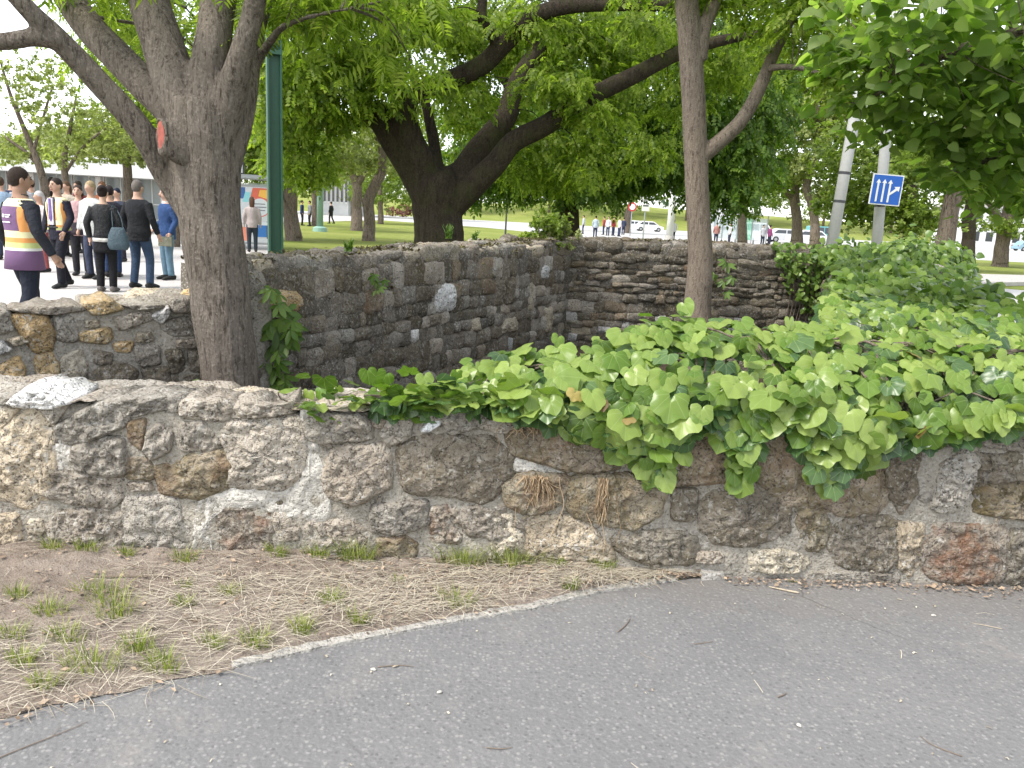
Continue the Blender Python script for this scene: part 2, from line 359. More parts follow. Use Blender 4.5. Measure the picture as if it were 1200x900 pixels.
HOLE = [(-3.1, 3.62), (4.25, 3.86), (4.3, 5.0), (4.0, 6.4), (5.2, 9.6), (5.25, 10.9), (0.45, 10.25), (-2.0, 5.25), (-3.1, 4.5)]
def ground_sheet():
    import bmesh
    bm = bmesh.new()
    for poly in ([(-900, -300), (900, -300), (900, 1800), (-900, 1800)], HOLE):
        vs = [bm.verts.new((x, y, -0.02)) for x, y in poly]
        for i in range(len(vs)): bm.edges.new((vs[i - 1], vs[i]))
    bmesh.ops.triangle_fill(bm, edges=bm.edges[:], use_beauty=True, normal=(0, 0, 1))
    me = bpy.data.meshes.new('ground'); bm.to_mesh(me); bm.free()
    return tag(obj('ground', me, M['lawn']), kind='structure')
ground_sheet()
sheet('asphalt_path', [(-9, -6), (9, -6), (9, 3.77), (4.2, 3.60), (2.6, 3.55), (1.02, 3.50), (0.80, 3.41), (0.40, 3.235), (-0.15, 2.93), (-0.6, 2.735), (-0.80, 2.615), (-1.25, 2.38), (-1.56, 2.22), (-2.2, 1.95), (-3.2, 1.6), (-9, -0.4)], 0.0, M['asphalt'])
sheet('plaza', [(-3.3, 3.0), (-3.15, 4.0), (-2.2, 5.6), (-4.2, 12.0), (-7.3, 24.0), (-11.5, 38), (-18.0, 62), (-16, 105), (-90, 105), (-90, 3.0)], -0.012, M['pavers'])
def ruin_floor():
    v, f = [], []; nx, ny = 60, 60
    for i in range(nx + 1):
        for j in range(ny + 1):
            x, y = -3.2 + 8.6 * i / nx, 3.6 + 7.4 * j / ny
            dc = math.hypot(x - 0.9, y - 9.6)
            v.append((x, y, -0.55 + 0.3 * max(0, (y - 6) / 4.5) + 0.35 * max(0, 1 - dc / 1.6) + 0.04 * fbm(Vector((x * 2, y * 2, 0))) + 0.02 * fbm(Vector((x * 9, y * 9, 0)))))
    for i in range(nx):
        for j in range(ny):
            a = i * (ny + 1) + j; f.append((a, a + ny + 1, a + ny + 2, a + 1))
    return tag(obj('ruin_floor', mesh('ruin_floor', v, f), M['pit_soil']), kind='structure')
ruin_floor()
# far carriageway behind the lawn, and the street with its pavement on the right
sheet('far_road', [(-16.5, 96), (-3.4, 84), (4.5, 66), (30, 60), (75, 58), (260, 62), (260, 150), (-40, 150), (-40, 105)], -0.014, M['road'])
sheet('side_street', [(6.6, 8.0), (13.0, 6.0), (40, 15), (40, 26), (19, 24.5), (15.5, 27.2), (9.5, 16)], -0.010, M['road'])
kb = MB()
kp = [gp(1128, 338), gp(1165, 335), gp(1215, 334), gp(1260, 334)]
for a, b in zip(kp[:-1], kp[1:]):
    d = (b - a); kb.box(((a + b) / 2) + Vector((0, 0, 0.06)), (d.length, 0.16, 0.13), math.atan2(d.y, d.x))
tag(kb.build('kerb', M['concrete']), kind='structure')
sheet('pavement', [(kp[0].x, kp[0].y + .1), (kp[1].x, kp[1].y + .1), (kp[2].x, kp[2].y + .1), (kp[3].x, kp[3].y + .1), (40, 36), (22, 35.5), (16.5, 33)], 0.10, M['concrete'])

def bank():
    v, f = [], []; nx, ny = 90, 14
    for i in range(nx + 1):
        for j in range(ny + 1):
            x, t = -70 + 330 * i / nx, j / ny; y = 150 + 40 * t
            v.append((x, y, -.05 + (4.2 + 1.2 * fbm(Vector((x * .02, 0, 0)))) * (t * t * (3 - 2 * t)) ** .7))
    for i in range(nx):
        for j in range(ny):
            a = i * (ny + 1) + j; f.append((a, a + ny + 1, a + ny + 2, a + 1))
    tag(obj('grass_bank', mesh('grass_bank', v, f), M['lawn']), kind='structure')
bank()
# dirt verge between the path and the wall: gently mounded sheet
def verge():
    edge = [(-3.2, 1.56), (-2.2, 1.93), (-1.56, 2.20), (-1.25, 2.36), (-0.80, 2.60), (-0.60, 2.72), (-0.15, 2.92), (0.40, 3.22), (0.80, 3.40), (1.05, 3.50)]
    ex, ey = zip(*edge); v, f = [], []; nx, ny = 240, 70
    for i in range(nx + 1):
        x = -3.2 + 4.25 * i / nx; y0 = lerp(ex, ey, x) + (0.03 if x > -.9 else -.02 + .05 * fbm(Vector((x * 5, 1, 1)))); y1 = 3.50 + 0.035 * x + 0.03
        for j in range(ny + 1):
            t = j / ny; y = y0 + (y1 - y0) * t
            ed = min(1, t * 3) * min(1.0, (1.05 - x) / 0.5)
            z = 0.004 + ed * (0.022 + 0.028 * fbm(Vector((x * 2.2, y * 2.2, 3))) + 0.014 * fbm(Vector((x * 14, y * 14, 5)))) + 0.03 * max(0, t - 0.75) * 4 * ed
            v.append((x, y, max(0.003, z)))
    for i in range(nx):
        for j in range(ny):
            a = i * (ny + 1) + j; f.append((a, a + ny + 1, a + ny + 2, a + 1))
    return tag(obj('verge', mesh('verge', v, f), M['soil']), kind='structure'), ex, ey
VERGE, VEX, VEY = verge()
def vergez(x, y):
    y0 = lerp(VEX, VEY, x); y1 = 3.5 + 0.035 * x
    t = max(0, min(1, (y - y0) / max(0.05, y1 - y0))); ed = min(1, t * 5) * max(0, min(1.0, (1.05 - x) / 0.5))
    return max(0.003, 0.004 + ed * (0.022 + 0.028 * fbm(Vector((x * 2.2, y * 2.2, 3))) + 0.014 * fbm(Vector((x * 14, y * 14, 5)))) + 0.03 * max(0, t - 0.75) * 4 * ed)
# concrete edging strip of the path, and its broken-off lump
def edging():
    random.seed(4)
    t = empty('path_edging', (-0.2, 2.9, 0)); tag(t, 'narrow pale concrete edging strip between the asphalt path and dirt verge', 'edging')
    pts = [(-0.93, 2.535), (-0.62, 2.715), (-0.16, 2.945), (0.12, 3.075), (0.40, 3.25), (0.60, 3.345), (0.79, 3.43)]
    for (a, b) in zip(pts[:-1], pts[1:]):
        a, b = Vector((*a, 0)), Vector((*b, 0)); d = b - a; n = Vector((-d.y, d.x, 0)).normalized(); w0 = random.uniform(.024, .030)
        k = 9; top0, top1 = [], []
        mb = MB(); v = []
        for i in range(k + 1):
            p = a + d * (i / k * 0.994 + 0.003); jw = random.uniform(-.005, .005)
            z = 0.011 + random.uniform(-.002, .002)
            v += [p - n * (w0 + jw) + Vector((0, 0, -0.03)), p - n * (w0 + jw - .004) + Vector((0, 0, z)), p + n * (w0 + jw - .004) + Vector((0, 0, z + random.uniform(-.004, .004))), p + n * (w0 + jw) + Vector((0, 0, -0.03))]
        f = [(i * 4 + j, i * 4 + j + 1, i * 4 + j + 5, i * 4 + j + 4) for i in range(k) for j in range(3)] + [(0, 3, 2, 1), (k * 4, k * 4 + 1, k * 4 + 2, k * 4 + 3)]
        mb.add([q - Vector((-0.2, 2.9, 0)) for q in v], f); mb.build('edging_stone', M['edging'], t)
    l = MB(); l.add([Vector(p) for p in [(-.06, -.03, 0), (.055, -.025, 0), (.065, .03, 0), (-.05, .035, 0), (-.055, -.022, .03), (.045, -.02, .034), (.058, .024, .026), (-.042, .03, .032)]], [(0, 3, 2, 1), (4, 5, 6, 7), (0, 1, 5, 4), (1, 2, 6, 5), (2, 3, 7, 6), (3, 0, 4, 7)])
    o = l.build('concrete_lump', M['edging'], None, (0.97, 3.46, 0.001)); o.rotation_euler = (0, 0, .15)
    tag(o, 'broken lump of pale concrete lying past the end of the edging strip', 'rubble')
edging()
# ------------------------------------------------------------------ stones
def resample(poly, n, rnd, jit, grow=1.19):
    P = [Vector((x, y)) for x, y in poly]
    # rounded corners: Chaikin once or twice, then equal spacing
    for _ in range(1):
        Q = []
        for i, p in enumerate(P):
            q = P[(i + 1) % len(P)]; Q += [p * 0.88 + q * 0.12, p * 0.12 + q * 0.88]
        P = Q
    L = [0]
    for i, p in enumerate(P): L.append(L[-1] + (P[(i + 1) % len(P)] - p).length)
    out = []; k = 0
    for i in range(n):
        s = L[-1] * i / n
        while L[k + 1] < s: k += 1
        t = (s - L[k]) / max(1e-9, L[k + 1] - L[k]); p = P[k] * (1 - t) + P[(k + 1) % len(P)] * t
        out.append(p)
    c = sum(out, Vector((0, 0))) / n
    o = rnd.uniform(0, 50)
    return [c + (p - c) * (grow + jit * fbm(Vector((p.x * 22 + o, p.y * 22, o)), 4)) for p in out], c
def stone_mesh(poly, prot, depth, n, k, seed, rough=0.010, style='g', tilt=0.25, box=False):
    """one stone: faceted, rough face towards -Y, sides running back into the wall; origin at its centre"""
    rnd = random.Random(seed); out, c = resample(poly, n, rnd, 0.07)
    size = max((p - c).length for p in out); o = Vector((rnd.uniform(0, 99), rnd.uniform(0, 99), rnd.uniform(0, 99)))
    planes = [(prot * rnd.uniform(0.85, 1.6) + 0.0, rnd.uniform(-tilt, tilt), rnd.uniform(-tilt, tilt)) for _ in range(7)]
    def hgt(x, z, t):
        h = min(a + b * x + d * z for a, b, d in planes)
        h = max(h, prot * 0.55)
        q = Vector((x, 0, z))
        if style == 'l': q2 = Vector((x * 9, 0, z * 75 + 3 * fbm(Vector((x * 9, 0, z * 9)) + o))); h += rough * 1.5 * fbm(q2 + o, 3)
        else: h += rough * fbm(q * 26 + o, 5, 0.7) + rough * 0.8 * fbm(q * 9 + o, 3)
        if style == 'p': h -= rough * 2.5 * max(0, 0.35 - noise.voronoi(q * 24 + o)[0][0]) * 2
        e = 1 - t ** 12
        return h * e - 0.012 * (1 - e)
    v = [(0, -hgt(0, 0, 0), 0)]
    for j in range(1, k + 1):
        t = (j / k) ** 0.75 if not box else (0.5, 0.86, 0.965, 1.0)[j - 1]
        for p in out:
            x, z = (p.x - c.x) * t, (p.y - c.y) * t
            v.append((x, -hgt(x, z, t), z))
    for y_, s_ in ((depth * 0.4, 0.99), (depth, 0.86)):
        for p in out:
            x, z = (p.x - c.x) * s_, (p.y - c.y) * s_
            q = 0 if box else rough * 2.0 * fbm(Vector((x * 12, y_ * 12, z * 12)) + o, 4)
            v.append((x, y_, z + q)); 
    f = [(0, 1 + (i + 1) % n, 1 + i) for i in range(n)]
    for j in range(k + 1):
        for i in range(n):
            a = 1 + j * n + i; b = 1 + j * n + (i + 1) % n
            f.append((a, b, b + n, a + n))
    f.append(tuple(1 + (k + 1) * n + i for i in range(n)))
    return mesh('stone', v, f), c
TONE = {'g': (0.276, 0.249, 0.213), 'd': (0.171, 0.150, 0.123), 'c': (0.40, 0.348, 0.268), 'w': (0.614, 0.614, 0.614), 'b': (0.221, 0.183, 0.139),
        'm': (0.233, 0.203, 0.153), 'r': (0.246, 0.213, 0.173), 'l': (0.293, 0.267, 0.230), 'o': (0.383, 0.281, 0.150)}
def paint_stone(o, k, rnd, dark=1.0):
    c = TONE[k]; g = rnd.uniform(0.82, 1.2) * dark if dark != .73 else rnd.choice((.5, .62, .75, .9, 1.1)) * rnd.uniform(.85, 1.15)
    w_ = rnd.uniform(-.035, .035); o.color = (min(1, c[0] * g * (1 + w_)), min(1, c[1] * g), min(1, c[2] * g * (1 - w_)), 1)
    o['moss'] = {'m': 0.95, 'b': 0.55, 'd': 0.4, 'g': 0.12}.get(k, 0.0) * rnd.uniform(0.6, 1.1)
    o['rust'] = {'r': 0.8, 'b': 0.3, 'm': 0.35, 'g': 0.08}.get(k, 0.0) * rnd.uniform(0.6, 1.1)
def wall_core(name, parent, L, zt, th, mat, seed, step=0.03, amp=0.012, z0=-0.7):
    """mortared body: rough front (-Y), rough top; x 0..L, y 0..th"""
    nx = int(L / step); prof = []
    v, f = [], []; o = Vector((seed * 7.3, 0, 0))
    ncol = None
    for i in range(nx + 1):
        x = L * i / nx; z1 = zt(x) if callable(zt) else zt
        nz = 34; col = []
        for j in range(nz + 1): col.append((x, 0.0, z0 + (z1 - 0.03 - z0) * j / nz))
        for j in range(11):
            t = j / 10; col.append((x, 0.02 + (th - 0.04) * t, z1))
        for j in range(6): col.append((x, th, z1 - 0.03 + (z0 - z1 + 0.03) * j / 5))
        ncol = len(col)
        for (a, b, c) in col:
            q = Vector((a, b, c)); d = fbm(q * 7 + o, 5) + .45 * fbm(q * 38 + o, 3); e = fbm(q * 2.2 + o, 3)
            if b <= 0.001: v.append((a, b - amp * d - amp * 0.7 * e, c))
            elif b >= th - 0.001: v.append((a, b + amp * d, c))
            else: v.append((a, b, c + amp * 1.3 * d + amp * 1.6 * e))
    for i in range(nx):
        for j in range(ncol - 1):
            a = i * ncol + j; f.append((a, a + ncol, a + ncol + 1, a + 1))
    f.append(tuple(range(ncol))); f.append(tuple(range((nx + 1) * ncol - 1, nx * ncol - 1, -1)))
    return obj(name, mesh(name, v, f), mat, parent)
FRONT=[
('c',0.03,'-223,53 -216,60 -207,64 -199,59 -200,41 -203,27 -212,21 -219,24 -225,26'),
('c',0.03,'-231,54 -224,59 -226,26 -234,22'),
('g',0.03,'-221,77 -210,79 -201,78 -197,73 -216,69 -222,68'),
('w',0.05,'-217,69 -208,76 -201,75 -192,70 -198,67 -212,67'),
('c',0.02,'-221,66 -213,66 -217,61 -222,56'),
('g',0.02,'-204,66 -192,69 -198,60 -199,60'),
('g',0.03,'-191,75 -186,76 -180,73 -184,72 -191,72'),
('g',0.05,'-199,58 -185,67 -179,70 -169,72 -167,61 -180,55 -191,51 -198,52'),
('g',0.05,'-191,50 -179,55 -169,54 -169,40 -173,37 -191,40'),
('g',0.03,'-202,37 -191,39 -173,36 -172,28 -177,22 -198,24 -203,26'),
('c',0.03,'-228,16 -218,17 -216,7 -219,2 -229,0'),
('c',0.01,'-213,15 -207,15 -205,10 -208,3 -214,4'),
('g',0.03,'-204,13 -196,19 -183,21 -172,19 -173,3 -187,-1 -207,1'),
('g',0.03,'-170,26 -153,28 -147,26 -146,16 -141,14 -141,5 -166,2 -171,6'),
('b',0.02,'-167,62 -159,64 -160,57 -161,49 -167,54'),
('g',0.05,'-159,57 -154,62 -148,58 -149,50 -156,46 -160,49'),
('b',0.01,'-169,46 -160,46 -156,41 -158,36 -169,36'),
('g',0.02,'-169,34 -159,35 -157,31 -168,30'),
('g',0.03,'-144,62 -134,64 -126,53 -134,50 -144,50'),
('m',0.03,'-156,42 -148,44 -141,49 -127,50 -122,45 -124,34 -137,28 -153,30'),
('g',0.03,'-179,71 -167,73 -153,74 -145,74 -145,67 -153,68 -167,64 -178,63'),
('g',0.03,'-143,73 -124,74 -121,70 -125,64 -144,65'),
('g',0.04,'-121,71 -114,78 -104,80 -97,79 -96,69 -120,66'),
('l',0.05,'-124,61 -120,64 -93,66 -90,60 -90,47 -97,35 -112,35 -124,35 -121,45 -125,54'),
('r',0.01,'-129,21 -125,24 -106,26 -105,17 -105,3 -129,1'),
('g',0.01,'-104,23 -99,24 -92,16 -93,10 -104,9'),
('g',0.05,'-90,65 -84,71 -67,72 -61,65 -62,59 -82,56 -89,58'),
('g',0.05,'-57,62 -54,72 -47,75 -43,70 -44,61 -53,56'),
('g',0.02,'-61,72 -53,72 -56,64 -60,65'),
('g',0.05,'-82,43 -77,53 -67,56 -54,55 -52,38 -67,29 -80,32'),
('d',0.05,'-47,56 -36,61 -11,61 0,54 -1,45 -10,32 -26,35 -44,35'),
('g',0.03,'-60,28 -37,31 -35,20 -47,15 -60,15'),
('r',0.02,'-34,27 -23,29 -18,20 -20,11 -33,12'),
('g',0.02,'-21,28 -10,29 8,21 7,13 -17,15'),
('g',0.01,'-90,18 -71,20 -62,14 -63,7 -88,4'),
('m',0.02,'-58,12 -46,14 -39,9 -41,2 -56,2'),
('c',0.04,'-95,77 -75,80 -68,80 -64,73 -83,72 -95,71'),
('g',0.04,'-66,80 -56,80 -52,74 -60,73'),
('w',0.05,'-39,64 -36,69 -32,72 -30,68 -35,64'),
('g',0.03,'-42,76 -16,78 -11,73 -14,67 -26,63 -29,67 -32,72 -40,68'),
('g',0.04,'-14,67 -10,73 1,75 4,71 -2,64'),
('g',0.02,'-51,79 -43,79 -38,77 -43,75 -49,75'),
('b',0.05,'1,66 19,69 47,64 48,50 27,49 15,52 3,55'),
('m',0.05,'-1,41 11,47 24,46 28,43 24,32 10,27 1,31'),
('m',0.05,'29,43 35,46 56,47 71,41 70,30 58,22 45,24 34,26 30,31'),
('d',0.03,'75,42 87,42 87,27 76,27'),
('d',0.04,'89,36 97,41 111,45 121,43 129,35 129,22 111,16 97,17 90,25'),
('d',0.03,'50,17 58,20 69,21 87,21 90,14 87,5 64,6 55,10'),
('c',0.03,'10,23 16,26 35,25 48,11 49,5 12,4'),
('b',0.04,'73,47 75,61 91,69 106,67 109,47 75,44'),
('g',0.02,'48,61 59,62 60,50 50,52'),
('g',0.02,'89,12 104,12 102,7 90,6'),
('g',0.03,'20,72 35,76 57,79 70,74 71,64 50,64'),
('g',0.03,'71,75 102,81 107,74 91,70 74,63'),
('c',0.02,'-8,23 2,26 8,20 9,4 -6,3'),
('b',0.05,'112,73 141,76 158,70 168,59 172,48 169,36 154,34 127,38 115,48'),
('d',0.04,'171,61 186,64 185,55 188,46 182,34 172,48'),
('l',0.05,'196,41 197,55 205,66 213,61 211,45 206,37 196,38'),
('m',0.03,'215,47 224,51 238,51 251,50 254,36 241,34 218,36'),
('m',0.02,'133,33 138,36 147,33 151,23 147,14 140,15 136,22'),
('d',0.02,'152,25 158,30 179,31 183,13 179,6 162,6 151,14'),
('c',0.01,'181,28 193,30 195,12 191,4 185,8'),
('r',0.03,'195,28 232,30 234,3 211,1 198,6'),
('d',0.03,'234,27 252,28 257,2 236,2'),
('c',0.02,'114,13 130,14 136,13 142,8 137,3 116,3'),
('g',0.04,'194,72 204,77 219,80 232,73 234,66 208,69'),
('c',0.04,'218,82 244,84 246,71 234,72'),
('d',0.03,'213,64 232,65 236,53 224,52 214,49'),
('d',0.02,'236,64 247,67 250,52 238,53'),
('g',0.03,'143,87 177,90 191,82 191,73 171,66 157,72'),
('g',0.01,'144,3 161,5 180,4 184,5 185,0 145,-1'),
]
LEFT=[
('g',0.05,'6,94 17,102 37,99 42,92 27,90 8,92'),
('o',0.04,'5,89 14,91 22,89 26,79 23,70 15,69 8,82'),
('o',0.05,'42,96 54,99 63,92 46,89'),
('g',0.02,'26,88 35,89 38,77 36,74 27,75'),
('o',0.04,'38,79 55,82 55,75 51,72 39,74'),
('g',0.03,'57,88 76,91 79,86 61,80 58,83'),
('g',0.05,'62,99 82,100 85,93 68,92'),
('w',0.04,'77,88 87,94 88,89 83,83'),
('g',0.05,'87,102 100,105 103,90 90,90'),
('c',0.03,'28,64 38,69 42,58 35,47 28,51'),
('o',0.02,'15,65 23,69 27,59 25,49 16,55'),
('o',0.03,'-2,61 7,67 10,59 8,52 -3,53'),
('c',0.02,'69,78 77,78 78,72 68,72'),
('o',0.02,'56,72 67,73 65,66 57,67'),
('c',0.01,'42,86 49,86 49,82 42,82'),
('d',0.03,'84,67 94,66 96,53 87,52'),
('d',0.02,'71,55 86,56 87,43 74,44'),
('d',0.03,'42,55 56,61 68,55 64,43 44,45'),
('g',0.02,'82,83 103,89 105,75 88,75'),
('c',0.04,'2,77 11,79 13,75 6,73'),
('w',0.05,'-5,76 0,76 5,71 -3,68'),
('d',0.02,'45,69 55,66 54,59 45,60'),
('g',0.03,'91,73 105,73 105,67 91,68'),
('d',0.02,'98,65 108,66 107,51 98,53'),
('g',0.04,'-8,95 4,93 6,82 -3,79 -10,82'),
('d',0.02,'89,50 106,50 105,40 90,41'),
('g',0.02,'67,70 81,70 82,58 69,57'),
]
def parse(s): return [tuple(float(t) / 100 for t in p.split(',')) for p in s.split()]
def lump_mesh(seed, n=12, k=3, box=True):
    rnd = random.Random(seed); u = lambda a: rnd.uniform(-a, a); h = 0.5
    poly = [(-h + u(.09), -h + u(.09)), (u(.15), -h + u(.06)), (h + u(.09), -h + u(.09)), (h + u(.05), u(.15)), (h + u(.09), h + u(.09)), (u(.15), h + u(.06)), (-h + u(.09), h + u(.09)), (-h + u(.05), u(.15))]
    if rnd.random() < .5: q = rnd.choice((0, 2, 4, 6)); poly[q] = (poly[q][0] * rnd.uniform(.55, .85), poly[q][1] * rnd.uniform(.55, .85))
    return stone_mesh(poly, 0.5, 1.5, n, k, seed, rough=0.13, tilt=0.45, box=box)[0]
UNIT = [lump_mesh(100 + i, 16, 4) for i in range(16)]
UNITF = [lump_mesh(200 + i, 32, 8, False) for i in range(10)]
for m_ in UNIT + UNITF: m_.materials.append(M['stone'])
def unit_stone(parent, x, z, w, h, prot, rnd, k, dark=1.0, y=0.0, meshes=UNIT, rot=None, name='stone'):
    o = obj(name, rnd.choice(meshes), None, parent, (x, y, z)); o.scale = (w * 0.98, prot * 2, h * 0.98)
    o.rotation_euler = rot or (0, rnd.uniform(-.12, .12) + rnd.choice((0, 0, math.pi)), 0); paint_stone(o, k, rnd, dark); return o
def coping(parent, L, zt, th, rnd, kinds, wr=(0.16, 0.38), dark=1.0, skip=None, meshes=UNIT, rows=2):
    """flat rough stones bedded in the top of a wall"""
    for r_ in range(rows):
        x = rnd.uniform(0, .1)
        while x < L:
            w = rnd.uniform(*wr); d = th / rows * rnd.uniform(0.8, 1.02)
            cx = x + w / 2; cy = th * (r_ + 0.5) / rows
            if cx + w / 2 < L + .05 and not (skip and skip(cx, cy)):
                o = obj('coping_stone', rnd.choice(meshes), None, parent, (cx, cy, (zt(cx) if callable(zt) else zt) + rnd.uniform(-.02, .008)))
                o.scale = (w * 0.98, rnd.uniform(.04, .12), d * 0.98)      # lump's face (-Y) turned upwards
                o.rotation_euler = (-math.pi / 2 + rnd.uniform(-.1, .1), rnd.uniform(-.1, .1), rnd.uniform(-.2, .2)); paint_stone(o, rnd.choice(kinds), rnd, dark)
            x += w * rnd.uniform(0.95, 1.12)
def courses(parent, L, z0, zt, rnd, kinds, wr, hr, prot=(.015, .05), dark=1.0, meshes=UNIT, keep=None, y=0.0, kz=None):
    z = z0; row = 0
    while z < (zt(0) if callable(zt) else zt) + .3:
        h = rnd.uniform(*hr); x = rnd.uniform(-.15, 0)
        while x < L:
            w = rnd.uniform(*wr) * (1.3 if h > (hr[0] + hr[1]) / 2 else 0.9); hh = h * rnd.uniform(0.75, 1.05); cx = x + w / 2; cz = z + h / 2 + rnd.uniform(-.015, .015)
            top = (zt(cx) if callable(zt) else zt) - 0.02
            if 0.02 < cx < L - .02 and cz + hh / 2 < top and (keep is None or keep(cx, cz)):
                unit_stone(parent, cx, cz, w * 0.95, hh, rnd.uniform(*prot), rnd, kz(cx, cz) if kz else rnd.choice(kinds), dark, y, meshes)
            x += w
        z += h * 0.97
# ------------------------------------------------------------------ front wall
FW = empty('stone_wall', (0, 3.45, 0), math.atan(0.035))
tag(FW, 'low rough grey rubble wall with wide mortar joints beside the asphalt path', 'wall', 'walls of the stone enclosure')
FX0, FX1 = -3.25, 4.3
def fzt(x): return 0.705 + 0.02 * fbm(Vector((x * 1.3, 4, 0))) + 0.015 * fbm(Vector((x * 5, 9, 0)))
core = wall_core('mortar', FW, FX1 - FX0, lambda x: fzt(x + FX0) - .015, 0.42, M['mortar'], 1, 0.015, 0.014)
core.location = (FX0, 0, 0)
rs = random.Random(11)
for i, (k, pr, s) in enumerate(FRONT):
    p = parse(s); top = max(z for _, z in p)
    cz_ = rs.uniform(.70, .745) if k != 'w' else 9; p = [(x, min(z, cz_ + .014 * math.sin(x * 40 + i))) for x, z in p]
    ar = (max(x for x, _ in p) - min(x for x, _ in p))
    st = 'l' if k == 'l' else rs.choice('ggp')
    me, c = stone_mesh(p, max(.022, pr * 0.85 + 0.008), rs.uniform(.2, .3) if top > 0.70 else 0.12, 60 if ar > .12 else 36, 15 if ar > .12 else 8, 300 + i, rough=0.016 if ar > .12 else .009, style=st, tilt=0.22)
    me.materials.append(M['stone'])
    o = obj('stone', me, None, FW, (c.x, 0.0, c.y)); paint_stone(o, k, rs)
# stones beyond the traced stretch, at both ends
for xa, xb in ((-3.2, -2.36), (2.62, 4.25)):
    courses(FW, 99, 0.02, 0.70, rs, 'gggdcm', (0.2, 0.36), (0.13, 0.22), (.02, .05), 1.0, UNITF, keep=lambda x, z: False) if False else None
    z = 0.02
    while z < 0.58:
        h = rs.uniform(.14, .2); x = xa
        while x < xb - .1:
            w = rs.uniform(.18, .34); w = min(w, xb - x)
            unit_stone(FW, x + w / 2, z + h / 2, w * .93, h * .93, rs.uniform(.025, .05), rs, rs.choice('gggdcm'), 1, 0, UNITF); x += w
        z += h
# small chips pressed into the wide joints
for _ in range(120):
    x, z = rs.uniform(-2.3, 2.4), rs.uniform(.03, .66); w = rs.uniform(.015, .05)
    unit_stone(FW, x, z, w, w * rs.uniform(.5, .9), .012, rs, rs.choice('ggdlc'), 1, 0.002, UNIT, (0, rs.uniform(0, 6), 0), 'chip')
# bedded top stones behind the face stones
for r_, (ya, yb) in enumerate(((0.14, 0.29), (0.29, 0.43))):
    x = FX0 + .05
    while x < FX1 - .2:
        w = rs.uniform(.16, .36)
        o = obj('coping_stone', rs.choice(UNITF), None, FW, (x + w / 2, (ya + yb) / 2 + rs.uniform(-.02, .02), fzt(x + w / 2) + rs.uniform(-.045, -.01)))
        o.scale = (w, rs.uniform(.045, .075), (yb - ya) * rs.uniform(.9, 1.15)); o.rotation_euler = (-math.pi / 2 + rs.uniform(-.12, .12), rs.uniform(-.1, .1), rs.uniform(-.25, .25))
        paint_stone(o, rs.choice('gggcl'), rs, 1.1); x += w * rs.uniform(.95, 1.1)
# fresh cement smeared between the stones
def onface(px, py):
    d = ray(px, py); t = 3.45 / (d.y - 0.035 * d.x); q = Vector((0, 0, EYE)) + d * t; return (q.x, q.z)
for i, pp in enumerate(([(226, 648), (228, 600), (236, 582), (262, 576), (268, 594), (246, 600), (250, 650)], [(250, 580), (285, 570), (330, 566), (352, 578), (378, 600), (340, 606), (300, 594), (262, 596)],
                        [(335, 582), (350, 560), (357, 520), (352, 492), (366, 496), (374, 530), (380, 552), (386, 580), (384, 606), (350, 604)], [(594, 540), (612, 536), (655, 548), (660, 556), (604, 552)],
                        [(352, 478), (372, 474), (374, 492), (358, 500)], [(62, 520), (84, 500), (92, 545), (66, 560)])):
    me, c = stone_mesh([onface(*q) for q in pp], 0.016 if i < 3 else 0.012, 0.05, 60, 14, 700 + i, rough=0.010, tilt=0.08); me.materials.append(M['mortar_light'])
    obj('mortar_patch', me, None, FW, (c.x, 0, c.y))
# ------------------------------------------------------------------ wall behind on the left, turning to the path
LW = empty('stone_wall', (-2.85, 4.4, 0), math.atan2(0.6, 0.91))
tag(LW, 'short rubble wall of ochre and grey stones beside the plaza, behind the leaning trunk', 'wall', 'walls of the stone enclosure')
def lzt(x): return lerp((-1.2, -.5, 0, .6, 1.2), (0.88, .87, .885, .95, 0.99), x) + 0.03 * fbm(Vector((x * 3, 1, 7)))
c_ = wall_core('mortar', LW, 2.6, lambda x: lzt(x - 1.1), 0.36, M['mortar'], 2, 0.03, 0.02); c_.location = (-1.1, 0, 0)
rs = random.Random(21)
for i, (k, pr, s) in enumerate(LEFT):
    p = [(x, min(z, 0.95 + .04 * (i % 3) / 2)) for x, z in parse(s)]; top = max(z for _, z in p)
    me, c = stone_mesh(p, pr + 0.01, 0.3 if top > 0.93 else 0.1, 34, 8, 800 + i, rough=0.012, tilt=0.35); me.materials.append(M['stone'])
    o = obj('stone', me, None, LW, (c.x, 0, c.y)); paint_stone(o, k, rs, 0.95)
z = 0.0
courses(LW, 1.2, -0.4, 0.55, rs, 'ggdd', (.14, .28), (.1, .17), (.02, .05), .9, UNITF)
for z in (.08, .25, .42, .6, .76):
    for x in (-1.0, -.75, -.5, -.25): unit_stone(LW, x + rs.uniform(-.03, .03), z, .23, .15, .04, rs, rs.choice('ggoc'), 1, 0, UNITF)
x = -1.05
while x < 1.4:
    w = rs.uniform(.18, .4)
    for yy in (0.2, .3):
        o = obj('coping_stone', rs.choice(UNITF), None, LW, (x + w / 2, yy, lzt(x + w / 2) + rs.uniform(-.03, .0)))
        o.scale = (w, rs.uniform(.05, .09), .2); o.rotation_euler = (-math.pi / 2 + rs.uniform(-.12, .12), rs.uniform(-.1, .1), rs.uniform(-.2, .2)); paint_stone(o, rs.choice('ggcoc'), rs, 1.1)
    x += w
